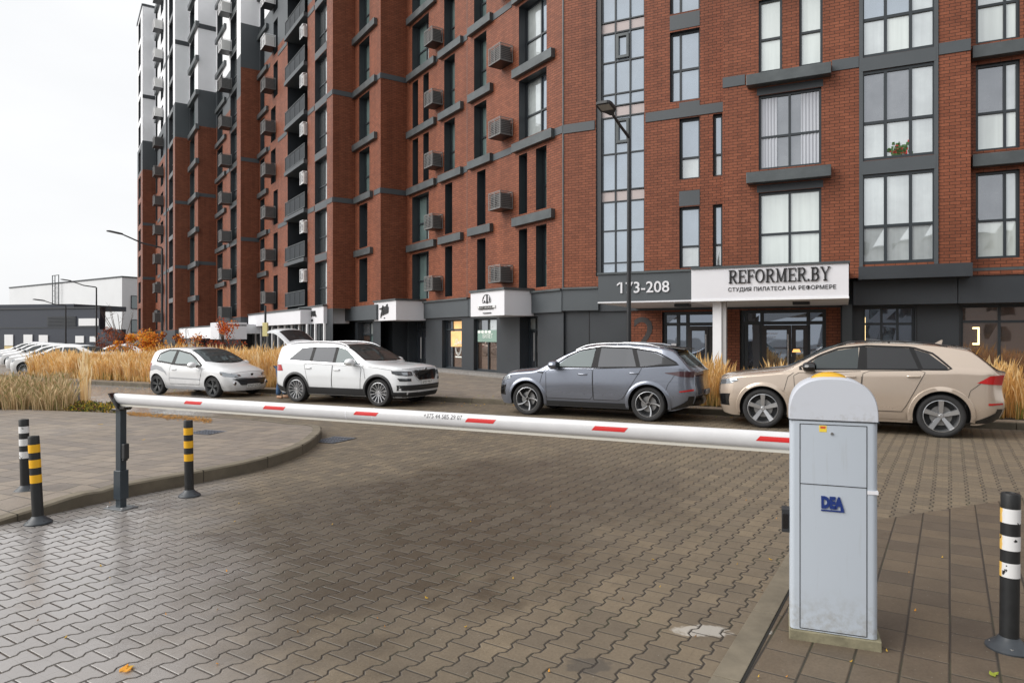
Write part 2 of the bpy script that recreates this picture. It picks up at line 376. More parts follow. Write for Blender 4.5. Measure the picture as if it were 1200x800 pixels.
        if kind == 'rect':
            px, py = dot((1, 0, 0)), dot((0, 1, 0))
            a = g.m('DIVIDE', g.m('SUBTRACT', px, 1.46), .13); c = g.m('DIVIDE', g.m('SUBTRACT', py, 4.16), .07)
            r = g.m('ADD', g.m('ADD', g.m('MULTIPLY', a, a), g.m('MULTIPLY', c, c)), g.m('MULTIPLY', g.m('SUBTRACT', g.noise(pos, 14, 4), .5), 2.0))
            col = g.mix(g.m('MULTIPLY', g.rng(r, .6, 1, 1, 0), .75), col, (.62, .6, .56, 1))
    moss = g.mix(g.rng(g.noise(pos, 1.3, 3), .5, .7, 0, .7), (.035, .028, .022, 1), (.055, .06, .025, 1))
    col = g.mix(joint, moss, col); g.put(b.inputs['Base Color'], col)
    hgt = g.m('ADD', g.m('MULTIPLY', g.rng(dist, 0, jw * 2.6, 0, 1, True), 1.0), g.m('MULTIPLY', fine, .12))
    hgt = g.m('ADD', hgt, g.m('MULTIPLY', wn.outputs[0], .25))
    if kind == 'wave':      # every block sits a little tilted
        w2 = g.n('ShaderNodeTexWhiteNoise', noise_dimensions='3D'); c3 = g.n('ShaderNodeCombineXYZ'); g.put(c3.inputs[0], row); g.put(c3.inputs[1], idx); c3.inputs[2].default_value = 3.3; g.put(w2.inputs['Vector'], c3.outputs[0])
        hgt = g.m('ADD', hgt, g.m('MULTIPLY', g.m('MULTIPLY', g.m('SUBTRACT', w2.outputs[0], .5), fr), 1.6)); hgt = g.m('ADD', hgt, g.m('MULTIPLY', g.m('MULTIPLY', g.m('SUBTRACT', wn.outputs[0], .5), ds), 1.2))
    bp = g.n('ShaderNodeBump'); bp.inputs['Strength'].default_value = 1.0; bp.inputs['Distance'].default_value = .008
    g.put(bp.inputs['Height'], hgt); g.put(b.inputs['Normal'], bp.outputs[0])
    b.inputs['Specular IOR Level'].default_value = .5
    return m
PAVE_WAVE = paver_mat('interlocking_pavers', 'wave')
PAVE_RECT = paver_mat('rectangular_pavers', 'rect', (.115, .089, .062), wet=False)
PAVE_SLAB = paver_mat('slab_pavers', 'slab', (.225, .190, .155), wet=False)
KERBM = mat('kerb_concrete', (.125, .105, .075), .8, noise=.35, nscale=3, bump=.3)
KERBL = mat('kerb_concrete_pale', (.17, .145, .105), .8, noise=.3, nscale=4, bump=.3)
ASPH = mat('wet_asphalt', (.075, .07, .064), .4, noise=.3, nscale=.6, bump=.1)
SOIL = mat('bed_soil', (.05, .038, .025), .95, noise=.4, nscale=5, bump=.6)
TURF = mat('rough_turf', (.075, .085, .03), .95, noise=.5, nscale=3, bump=.6)

def sheet(name, pts, z, material, kind='structure'):
    area = sum(pts[i][0] * pts[(i + 1) % len(pts)][1] - pts[(i + 1) % len(pts)][0] * pts[i][1] for i in range(len(pts)))
    if area < 0: pts = list(reversed(pts))
    b = MB(); b.quad([(p[0], p[1], z) for p in pts], material); o = b.build(name); tag(o, kind=kind); return o
def poly_solid(name, pts, z0, z1, mtop, mside):
    area = sum(pts[i][0] * pts[(i + 1) % len(pts)][1] - pts[(i + 1) % len(pts)][0] * pts[i][1] for i in range(len(pts)))
    if area < 0: pts = list(reversed(pts))
    b = MB(); n = len(pts)
    b.quad([(p[0], p[1], z1) for p in pts], mtop)
    for i in range(n):
        p, q = pts[i], pts[(i + 1) % n]; b.quad([(p[0], p[1], z0), (q[0], q[1], z0), (q[0], q[1], z1), (p[0], p[1], z1)], mside)
    o = b.build(name); tag(o, kind='structure'); return o
sheet('ground', [(-500, -300), (500, -300), (500, 700), (-500, 700)], -.02, ASPH)
def rn2(r, n): p = RV * r + NV * n; return (p.x, p.y)
# drive and street paved with interlocking blocks
sheet('road', [rn2(-40, -30), rn2(-40, 16.1), rn2(34, 16.1), rn2(34, -30)], 0.0, PAVE_WAVE)
# paved walk on the right of the concrete strip
k0, k1 = Vector((1.19, 3.55)), Vector((2.62, 5.93))
kd = (k1 - k0).normalized(); ks = k0 - kd * 9
jn = Vector((3.66, 6.73)); jr = Vector((5.24, 7.42)); jd = (jr - jn).normalized()
sheet('pavement', [tuple(ks), tuple(k0 + kd * 3.35), tuple(jn - jd * .9), tuple(jn + jd * 22), tuple(ks + Vector((22, 0)))], .004, PAVE_RECT)
# flush concrete strip
b = MB(); nrm = Vector((-kd.y, kd.x)) * .145
L_ = 12.6; seg = 1.0; i = 0
while i * seg < L_:
    a = ks + kd * (i * seg); c = ks + kd * (i * seg + seg - .008)
    ax = lambda u, v, w, a=a: (a.x + kd.x * u + nrm.x * v, a.y + kd.y * u + nrm.y * v, w)
    b.box(ax, 0, seg - .008, 0.02, 1, -.05, .008, KERBL); i += 1
tag(b.build('kerb_strip', bevel=.004), kind='structure')
b = MB(); a = ks; ax = lambda u, v, w, a=a: (a.x + kd.x * u + nrm.x * v, a.y + kd.y * u + nrm.y * v, w)
b.box(ax, 0, L_, -.10, .0, -.03, .0055, mat('joint_dirt', (.012, .011, .009), .95)); tag(b.build('kerb_joint'), kind='structure')

# raised pavement island on the left with a kerb that curves round
edge = [at_px(*p)[:2] for p in ((0, 615), (53, 604), (127, 587), (213, 570), (253, 562), (300, 552), (335, 541), (358, 531), (371, 521), (378, 513), (374, 506), (362, 500.5), (335, 496), (300, 492), (230, 488), (180, 485.5), (130, 483.5))]
edge = [Vector(e) for e in edge]
front = [Vector((-9, -4)), Vector((-7.2, 2.0)), Vector((-5.9, 4.5))]
def chaik(p, n=2):
    for _ in range(n):
        q = [p[0]]
        for i in range(len(p) - 1): q += [p[i] * .75 + p[i + 1] * .25, p[i] * .25 + p[i + 1] * .75]
        p = q + [p[-1]]
    return p
kl = chaik(front + edge)
inner = []
for i, p in enumerate(kl):
    t = (kl[min(i + 1, len(kl) - 1)] - kl[max(i - 1, 0)]).normalized(); inner.append(p + Vector((-t.y, t.x)) * .15)
def ktop(p):   # dropped kerb where vehicles pass and along the back
    z = .15
    d = (p - Vector((-4.45, 7.2))).length
    if p.x < -4.45 or p.y < 7.4: z = .02 + .13 * max(0, 1 - d / 1.1)
    if p.y > 12.6: z = max(.03, .15 - (p.y - 12.6) * .09)
    return z
b = MB(); acc = 0
for i in range(len(kl) - 1):
    p, q, pi_, qi = kl[i], kl[i + 1], inner[i], inner[i + 1]; zp, zq = ktop(p), ktop(q)
    m = KERBL
    t = .018; ip, iq = p + (pi_ - p) * .12, q + (qi - q) * .12
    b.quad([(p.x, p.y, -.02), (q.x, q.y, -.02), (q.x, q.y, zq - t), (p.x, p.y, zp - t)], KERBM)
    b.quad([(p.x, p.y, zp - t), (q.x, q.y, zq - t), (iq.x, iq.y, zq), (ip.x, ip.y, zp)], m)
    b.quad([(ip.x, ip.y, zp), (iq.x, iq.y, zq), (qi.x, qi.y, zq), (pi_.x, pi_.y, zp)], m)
    acc += (q - p).length
    if acc > .95:      # joint between kerb stones
        acc = 0; tt = (q - p).normalized(); o_ = Vector((tt.y, -tt.x)) * .002
        b.box(lambda u, v, w: (q.x + tt.x * u + (qi.x - q.x) * v + o_.x, q.y + tt.y * u + (qi.y - q.y) * v + o_.y, w), -.005, .005, -.006, 1, -.02, zq + .0015, mat('kerb_gap', (.05, .042, .03), .9))
tag(b.build('kerb', smooth=50), kind='structure')
b = MB()
ds_ = (0, .25, .6, 1.1, 1.8, 3.2, 7, 14, 24)
b.mats = []; mi_ = b.m(PAVE_SLAB)
for p, k in zip(inner, kl):
    zr = max(ktop(k) - .006, .012)
    for d in ds_:
        t = min(1, d / 1.8); t = t * t * (3 - 2 * t); b.v.append((p.x - d, p.y, zr + (.085 - zr) * t))
nd = len(ds_)
for i in range(len(kl) - 1):
    for j in range(nd - 1): a_ = i * nd + j; b.f.append((a_, a_ + nd, a_ + nd + 1, a_ + 1)); b.mi.append(mi_); b.uv.append([(0, 0)] * 4)
o = b.build('pavement_island', smooth=60); tag(o, kind='structure')

# street side: kerb and far pavement in front of the building
b = MB()
for i in range(72):
    r0 = -36 + i * 1.0
    b.box(lambda u, v, w: RN(r0 + u, 16.08 + v, w), 0, .992, 0, .15, -.02, .13, KERBM)
tag(b.build('kerb_street', bevel=.012), kind='structure')
poly_solid('sidewalk', [rn2(-45, 16.23), rn2(-45, 60), rn2(90, 60), rn2(90, 16.23)], -.01, .11, PAVE_SLAB, KERBM)
# planted strips (soil)
def bed(name, r0, r1, n0, n1): sheet(name, [rn2(r0, n0), rn2(r1, n0), rn2(r1, n1), rn2(r0, n1)], .125, SOIL)
bed('bed_soil_street', 15.0, 32, 17.0, 20.0); bed('bed_soil_entrance', -8, 3.3, 16.9, 19.6)
# ================================================================== APARTMENT BUILDING
B1 = empty('apartment_building', (4, 30, 0)); B2 = empty('apartment_tower', (-30, 62, 0))
for o_, l_, c_ in ((B1, 'red brick apartment block with shops and a canopy marked 173-208, behind the parked cars', 'building'), (B2, 'far end of the brick block, stepped towers with white rendered upper storeys', 'building')): tag(o_, l_, c_)
WORLDP |= {B1.name, B2.name}
HT = 31.5
# planes of the long facade from measured edges
ic = [477, 416, 304, 253, 222, 182]; ed = [446, 390, 282, 232, 205, 167]
C0 = None
R1 = Rp(24.0); R2 = Rp(23.0); R3 = Rp(23.5); RG = Rp(24.1)
c0 = R1.s_of(660); cw = Vector(R1.pt(c0, 0)[:2]); m0 = cw.dot(MV)
LPS = [Lp(m0)]; RET = []
for c, e in zip(ic, ed):
    P0 = LPS[-1]; p = Vector(P0.pt(P0.s_of(c), 0)[:2]); u = (e - 600) / FPX
    t = (p.x - u * p.y) / (MV.x - u * MV.y); q = p - MV * t
    RET.append((Tp(q), t)); LPS.append(Lp(q.dot(MV)))
LEV = [3.62 + 3.07 * k for k in range(10)]
Z_SPLIT = [(22.5, BRICK), (25.9, GREYM), (1e9, WHITER)]
Z_SPLIT2 = [(20.3, BRICK), (23.5, GREYM), (1e9, WHITER)]
def ledge(parent, pl, px0, px1, ztop, h=.36, out=.2, pad=0.0):
    a, c = pl.s_of(px0, out), pl.s_of(px1, out)
    return bar(parent, pl, min(a, c) - pad, max(a, c) + pad, ztop - h, ztop, -.05, out, CAPM, 'ledge', bevel=.012)

# ---- air conditioner cages
GRILL = mat('ac_cage_grey', (.21, .205, .20), .5, noise=.15, nscale=4); ACW = mat('ac_unit_white', (.62, .62, .6), .5)
def aircon(parent, pl, sc, zc, w=.85, h=.66, d=.62, pale=False):
    b = MB(); fn = lambda a, z, o: pl.pt(sc + a, zc + z, o); M = WHITER if pale else GRILL; BK = mat('ac_shadow_tray', (.03, .03, .03), .7)
    t = .025; o0, o1 = .03, d
    for a in (-w / 2, w / 2 - t):
        for o in (o0, o1 - t): b.box(fn, a, a + t, -h / 2, h / 2, o, o + t, M)
    for z in (-h / 2, h / 2 - t):
        for o in (o0, o1 - t): b.box(fn, -w / 2 + t, w / 2 - t, z, z + t, o, o + t, M)
        for a in (-w / 2, w / 2 - t): b.box(fn, a, a + t, z, z + t, o0 + t, o1 - t, M)
    n = 9
    for i in range(n):        # front louvres and side louvres, two fields each
        z = -h / 2 + t + (h - 2 * t) * (i + .5) / n
        b.box(fn, -w / 2 + t, -.015, z - .010, z + .006, o1 - t + .004, o1 - .004, M); b.box(fn, .015, w / 2 - t, z - .010, z + .006, o1 - t + .004, o1 - .004, M)
        for a in (-w / 2 + .004, w / 2 - t + .004): b.box(fn, a, a + t - .008, z - .008, z + .004, o0 + t, o1 - t, M)
    b.box(fn, -.015, .015, -h / 2 + t, h / 2 - t, o1 - t, o1 - .002, M)
    b.box(fn, -w / 2, w / 2, -h / 2 - .012, -h / 2, o0, o1, BLACKM)
    o = b.build('air_conditioner', parent)
    c = MB(); c.box(fn, -w / 2 + .05, w / 2 - .05, -h / 2 + .03, h / 2 - .08, .10, d - .08, ACW if pale else mat('ac_unit_grey', (.08, .08, .08), .5)); 
    c.lathe([(.0, .0), (.22, 0), (.23, .012), (.2, .02), (.0, .02)], BLACKM, 18, lambda x, y, z: fn(-.12 + x, y - .02, d - .079 + z))
    c.build('condenser', o)

# ------------------------------------------------ right wing, entrance part (R1)
w = MB(); ops = []
def op(pl, x0, x1, zt0, zt1, h=0):
    a, c = pl.s_of(x0), pl.s_of(x1); return (a, c, zt0, zt1)
wins = []
stair = op(R1, 698.5, 755, 4.0, 30.5); ops.append(stair)
for k in range(4):
    zb = 4.17 + 3.09 * k
    if k < 2: a = op(R1, 796, 820, zb, zb + 2.12); c = op(R1, 835.5, 846.5, zb, zb + 2.12); ops += [a, c]; wins += [(a, 'n'), (c, 'n')]
    else: a = op(R1, 785, 820, zb - .35, zb + 2.1); ops.append(a); wins.append((a, 'w'))
s_end = R1.s_of(847.5) + .3
wall(w, R1, c0, s_end, 3.4, HT, ops, uvo=.1)
w.build('wall', B1)
for a, k in wins:
    if k == 'n': window(B1, R1, *a, hs=(.36,), glass=[G_PALE, G_SKY])
    else: window(B1, R1, *a, vs=(.33,), hs=(.46,), glass=[G_SKY, G_SKY, G_SKY, G_SKY])
for k in range(4):
    a = wins[0][0] if k < 2 else wins[4][0]; zb = 4.17 + 3.09 * k
    if k < 3: bar(B1, R1, a[0], a[1], zb + 2.16, zb + 2.68 + (.0 if k != 1 else 0), -.15, .012, GREYM, 'spandrel')
for z in (9.62, 15.9): bar(B1, R1, c0 + .02, stair[0] - .05, z - .2, z + .13, -.03, .03, GREYM, 'band'); bar(B1, R1, stair[1] + .05, s_end, z - .2, z + .13, -.03, .03, GREYM, 'band')
# stair glazing: one tall window per storey
sv0, sv1 = stair[0] + .18, stair[1]
pink = mat('pink_spandrel_glass', (.46, .40, .39), .2)
for k in range(4):
    z0 = 4.0 + 3.09 * k - (0 if k else 0); z1 = min(z0 + 2.75, 30)
    f = window(B1, R1, sv0, sv1, z0 + .02, z1, vs=(.32, .66), hs=(.0 if False else .17, .60) if k % 2 == 0 else (.50,), glass=[G_SKY] * 9, rec=.16, fw=.05)
    q = bar(B1, R1, sv0, sv1, z1, z0 + 3.09, -.19, -.15, pink, 'spandrel')
    for v in (.32, .66): bar(B1, R1, sv0 + (sv1 - sv0) * v - .025, sv0 + (sv1 - sv0) * v + .025, z1, z0 + 3.09, -.149, -.11, FRAMEM, 'mullion')
    wv = MB(); a0 = sv0 + (sv1 - sv0) * .345; a1 = sv0 + (sv1 - sv0) * .635; zz0, zz1 = (z0 + 1.75, z1 - .12)
    fn = lambda a, z, h: R1.pt(a, z, h)
    if k >= 1:
        for (a, c, d, e) in ((a0, a1, zz0, zz0 + .09), (a0, a1, zz1 - .09, zz1), (a0, a0 + .09, zz0 + .09, zz1 - .09), (a1 - .09, a1, zz0 + .09, zz1 - .09)): wv.box(fn, a, c, d, e, -.15, -.07, CAPM)
        wv.build('casement', f)
bar(B1, R1, stair[0] + .002, sv0, 4.0, 30, -.21, -.05, DARKM, 'jamb')
bar(B1, R1, sv0, sv1, 16.4, 30, -.22, -.2, G_SKY, 'upper_glazing')
# ------------------------------------------------ right wing, bay part (R2) and recessed part (R3)
w = MB(); sA = R2.s_of(847); sB = R2.s_of(1137.5)
o1, o2 = R2.s_of(889), R2.s_of(962.5); b0, b1 = R2.s_of(1009), R2.s_of(1097)
ops = []; W2 = []
for k in range(2): W2.append(((o1, o2, 4.0 + 3.09 * k, 6.36 + 3.09 * k), 'four'))
n1 = R2.s_of(889), R2.s_of(916.5), R2.s_of(936.5), R2.s_of(964)
for k in (2, 3):
    W2.append(((n1[0], n1[1], 4.0 + 3.09 * k, 6.3 + 3.09 * k), 'slim')); W2.append(((n1[2], n1[3], 4.0 + 3.09 * k, 6.3 + 3.09 * k), 'slim'))
for k in range(4): W2.append(((b0, b1, 3.95 + 3.09 * k, 6.62 + 3.09 * k), 'bay'))
ops = [q[0] for q in W2]
wall(w, R2, sA, sB, 3.55, HT, ops, uvo=.5, depth=.16)
side = Plane(Vector(R2.pt(sB, 0)[:2]), NV, -RV); wall(w, side, 0, .6, 3.55, HT, uvo=.2)
side2 = Plane(Vector(R2.pt(sA, 0)[:2]) + NV * 1.0, -NV, RV); wall(w, side2, 0, 1.0, 3.55, HT, uvo=.2)
w.build('wall', B1)
for a, k in W2:
    if k == 'four':
        lowk = a[2] < 5
        window(B1, R2, *a, vs=(.5,), hs=(.44,), glass=[G_MILK, G_MILK, G_MILK, G_MILK] if lowk else [G_DIM, G_DIM, G_DIM, G_DIM], rec=.14)
    elif k == 'slim': window(B1, R2, *a, hs=(.46,), glass=[G_MILK, G_MILK], rec=.14)
    else:
        kk = int((a[2] - 3.9) / 3.09)
        window(B1, R2, *a, vs=(.335, .67), hs=(.42,), glass={0: [G_PALE] * 6, 1: [G_PALE, G_PALE, G_PALE, G_DIM, G_DIM, G_PALE]}.get(kk, [G_PALE, G_MILK, G_PALE, G_SKY, G_SKY, G_PALE]), rec=.06, fw=.085)
        bar(B1, R2, a[0] + .01, a[1] - .01, a[3] + .004, a[3] + .40, -.02, .05, GREYM, 'spandrel')
for a_ in (b0, b1): bar(B1, R2, a_ - .05, a_ + .05, 3.87, 16.2, -.02, .045, GREYM, 'pilaster')
for k in range(3): ledge(B1, R2, 874.5, 974, 6.97 + 3.09 * k - (0 if k else 0), h=.34, out=.35)
for k in (0, 1): bar(B1, R2, o1 - .05, o2 + .05, 6.37 + 3.09 * k, 6.60 + 3.09 * k, -.1, .01, DARKM, 'blind_box')
for z in (10.2,):
    for x0, x1 in ((R2.s_of(847), R2.s_of(873)), (R2.s_of(975), b0 - .06), (b1 + .06, sB)): bar(B1, R2, x0, x1, z - .33, z, -.03, .03, GREYM, 'band')
bar(B1, R2, R2.s_of(1006), sB + .04, 3.50, 3.88, -.9, .06, DARKM, 'bay_floor')
# curtains behind the first-storey window, seen through it
cm = mat('white_curtain', (.42, .44, .48), .9)
for (f0, f1) in ((.03, .30), (.68, .97)):
    c_ = MB(); z0, z1 = 7.16, 9.36
    c_.grid(lambda u, v: R2.pt(o1 + (o2 - o1) * (f0 + (f1 - f0) * u), z0 + (z1 - z0) * v, -.118 + .010 * sin(u * 34 + v * .6)), 40, 3, cm); c_.build('curtain', B1, smooth=60)
# flowers on the sill inside the bay (red geraniums)
fl = MB(); rnd = random.Random(3); gs = mat('geranium_leaf', (.05, .12, .03), .7); rs = mat('geranium_red', (.5, .03, .03), .6); tcm = mat('terracotta', (.35, .1, .05), .8)
cx = b0 + (b1 - b0) * .52
for i in range(110):
    x, z = rnd.gauss(cx, .13), 7.15 + abs(rnd.gauss(0, .15)); r = rnd.uniform(.015, .04)
    mm = rs if rnd.random() < .22 else gs; fl.box(lambda a, c, d: R2.pt(x + a, min(z + c, 7.75), -.042 + d), -r, r, -r, r, 0, .015, mm)
fl.build('potted_flowers', B1)

w = MB(); s3 = R3.s_of(1137); e3 = s3 + 14
cols = []; 
x0_, x1_ = R3.s_of(1143.5), R3.s_of(1195)
for j in range(4):
    off = j * 3.6
    for k in range(4): cols.append((x0_ + off, x1_ + off, 4.02 + 3.09 * k, 6.5 + 3.09 * k))
wall(w, R3, s3 - .3, e3, 3.55, HT, cols, uvo=.7, depth=.16); w.build('wall', B1)
for i, a in enumerate(cols):
    window(B1, R3, *a, vs=(.68,), hs=(.44,), glass=[G_MILK, G_MILK, G_DIM if i % 4 < 2 else G_PALE, G_PALE], rec=.14)
for k in range(3):
    for j in range(4): bar(B1, R3, x0_ - .12 + j * 3.6, x1_ + .5 + j * 3.6, 6.62 + 3.09 * k, 6.97 + 3.09 * k, -.05, .3, CAPM, 'ledge', bevel=.012)
# ------------------------------------------------ ground floor of the right wing
gA, gB = RG.s_of(661), e3
w = MB(); gops = [op(RG, 776, 846, .12, 2.66), op(RG, 867, 968, .12, 2.68), op(RG, 1011, 1072, .3, 2.72), op(RG, 1126, 1200, .3, 2.72)]
gops[-1] = (gops[-1][0], e3 - .3, .3, 2.72)
xs = [RG.s_of(q) for q in (738, 776, 846, 985)]
def gseg(a, c, m):
    wall(w, RG, a, c, 0, 3.6, [o for o in gops if o[1] > a and o[0] < c], zones=[(1e9, m)], depth=.25, uvo=.3)
seps = [gA, xs[0], xs[3], e3]
gseg(gA, xs[0], DARKM); gseg(xs[0], xs[3], BRICK); gseg(xs[3], e3, DARKM)
w.build('wall', B1)
bar(B1, RG, gA, RG.s_of(985), 2.72, 3.58, .0, .1, DARKM, 'fascia'); 
F4 = Rp(23.55)
for x0, x1 in ((1000, 1122), (1123, 1420)): bar(B1, F4, F4.s_of(x0), F4.s_of(x1), 2.76, 3.5 if x0 < 1100 else 3.68, -.6, .0, DARKM, 'fascia')
bar(B1, F4, F4.s_of(1137), F4.s_of(1420), 3.68, 3.76, -.6, .05, CAPM, 'coping')
bar(B1, R1, c0, R1.s_of(702), 2.76, 3.55, -.05, .1, GREYM, 'fascia'); bar(B1, R1, c0, R1.s_of(702), 3.55, 3.62, -.05, .16, CAPM, 'coping')
# panel joints
for x in (690, 1073.5, 1124): bar(B1, RG, RG.s_of(x), RG.s_of(x) + .03, .1, 2.74, .0, .012, BLACKM, 'panel_joint')
PIER = RG.s_of(987); bar(B1, RG, PIER, PIER + .28, .1, 2.8, -.1, .35, GREYM, 'pier')
# shopfront windows on the right with lamps inside
window(B1, RG, *gops[2], vs=(.37, .68), hs=(.78,), glass=[G_SHOP], rec=.2)
w_ = window(B1, RG, *gops[3], vs=(.07, .27, .47, .67, .87), hs=(.8,), glass=[G_BRONZE], rec=.2)
LED = mat('warm_led', (1, .8, .45), .5, emit=(1, .72, .32), estr=2.5)
gx = RG.s_of(1008.5); bar(B1, RG, RG.s_of(1011.8) , RG.s_of(1011.8) + .06, 1.45, 2.4, -.185, -.17, LED, 'led_tube')
lb = MB(); fn = lambda a, z, h: RG.pt(a, z, h); s5 = RG.s_of(1141)
for q in ((0, .17, 2.02, 2.07), (.13, .17, 1.6, 2.02), (0, .17, 1.55, 1.60)): lb.box(fn, s5 + q[0], s5 + q[1], q[2], q[3], -.185, -.17, LED)
lb.build('led_bracket', B1)
# entrance doors
DOORF = mat('door_frame_brown', (.035, .032, .033), .4)
STEEL = mat('brushed_steel', (.55, .55, .55), .3, metal=.9)
def entrance(opn, fr, nm='door'):
    s0, s1, z0, z1 = opn; W_ = s1 - s0
    window(B1, RG, s0, s1, z0, z1, vs=fr, hs=(.83,), glass=[G_SHOP], rec=.2, fw=.11, name='door_screen')
    a, c = s0 + W_ * fr[-2] if len(fr) > 2 else s0 + W_ * fr[0], s0 + W_ * fr[-1]
    mid = a + (c - a) * .64
    for (u, v) in ((a + .02, mid - .01), (mid + .01, c - .02)):
        d = MB(); fn = lambda x, z, h: RG.pt(x, z, h); zt = z0 + (z1 - z0) * .80
        for q in ((u, u + .13, z0, zt), (v - .13, v, z0, zt), (u + .13, v - .13, z0, z0 + .35), (u + .13, v - .13, zt - .16, zt)): d.box(fn, *q, -.17, -.10, DOORF)
        d.quad([fn(u + .13, z0 + .35, -.13), fn(v - .13, z0 + .35, -.13), fn(v - .13, zt - .16, -.13), fn(u + .13, zt - .16, -.13)], G_SHOP)
        do = d.build(nm, B1)
        hx = mid - .09 if v < mid else mid + .09
        if v < mid:
            h = MB(); h.tube([RG.pt(hx, z0 + .6, -.04), RG.pt(hx, z0 + 1.75, -.04)], .022, STEEL, 8)
            for z in (z0 + .75, z0 + 1.6): h.tube([RG.pt(hx, z, -.04), RG.pt(hx, z, -.11)], .012, STEEL, 6)
            h.build('handle', do)
entrance(gops[0], (.26, .42, .98)); entrance(gops[1], (.07, .26, .80))
lp = MB(); lx = RG.s_of(933); lp.lathe([(.0, 0), (.13, 0), (.09, .10), (0, .10)], mat('table_lamp_lit', (1, .7, .3), .5, emit=(1, .45, .12), estr=1.0), 14, lambda x, y, z: RG.pt(lx + x, 1.28 + z, -.093 + y * .08)); lp.build('lamp_shade', B1)
# notices on glass
text_mesh('РЕФОРМЕР', .085, .004, lambda x, y, z: RG.pt(RG.s_of(902) + x, 1.86 + y, -.125 + z), SIGNW, 'door_lettering', B1)
text_mesh('СТУДИЯ', .06, .004, lambda x, y, z: RG.pt(RG.s_of(904) + x, 1.76 + y, -.125 + z), SIGNW, 'door_lettering', B1)
nb = bar(B1, RG, RG.s_of(787), RG.s_of(787) + .17, 1.28, 1.55, .01, .03, SIGNW, 'notice'); bar(B1, RG, RG.s_of(787) + .04, RG.s_of(787) + .13, 1.38, 1.47, .03, .036, BLACKM, 'notice_symbol')
text_mesh('2', 1.75, .03, lambda x, y, z: RG.pt(RG.s_of(755) + x, 1.28 + y, -.02 + z), mat('number_brown', (.035, .03, .03), .6), 'house_number', B1, bold=.01)
# ------------------------------------------------ entrance canopy
CP = Rp(19.8); cs0, cs1, cs2 = CP.s_of(701), CP.s_of(810.5), CP.s_of(994.5)
bar(B1, CP, cs0, cs1, 2.84, 3.66, -4.2, 0, GREYM, 'canopy'); bar(B1, CP, cs0 - .03, cs1, 3.66, 3.72, -4.15, .04, CAPM, 'coping')
bar(B1, CP, cs1 + .003, cs2, 2.84, 3.70, -4.2, .06, SIGNW, 'canopy'); bar(B1, CP, cs1 + .003, cs2 + .03, 3.70, 3.76, -4.15, .10, CAPM, 'coping')
bar(B1, CP, cs0 - .01, cs1, 2.80, 2.84, -4.2, .02, SIGNW, 'soffit'); bar(B1, CP, cs1 + .001, cs2 + .01, 2.785, 2.84, -4.2, .08, WHITER, 'soffit')
cc = CP.s_of(838.5); bar(B1, CP, cc - .12, cc + .12, .1, 2.79, -.55, -.25, WHITER, 'column'); 
cc2 = CP.s_of(845); bar(B1, CP, cc + .121, cc + .24, .1, 2.79, -.50, -.30, mat('column_grey', (.45, .45, .45), .6), 'column')
for x in (789, 936): bar(B1, CP, CP.s_of(x) - .22, CP.s_of(x) + .22, 2.70, 2.79, -1.5, -1.1, BLACKM, 'ceiling_lamp')
text_mesh('173-208', .46, .03, lambda x, y, z: CP.pt(CP.s_of(754) + x, 3.09 + y, .003 + z), SIGNW, 'house_numbers', B1, bold=.004, xscale=1.02)
_f = MB(); _x = CP.s_of(754) - .70; _f.raw([CP.pt(_x + a, 3.09 + z, h) for h in (.003, .033) for a, z in ((.0, .335), (.0, .28), (-.10, .215), (-.10, .265))], [(0, 1, 2, 3), (7, 6, 5, 4), (0, 4, 5, 1), (2, 6, 7, 3), (3, 7, 4, 0), (1, 5, 6, 2)], SIGNW); _f.build('numeral_flag', B1)
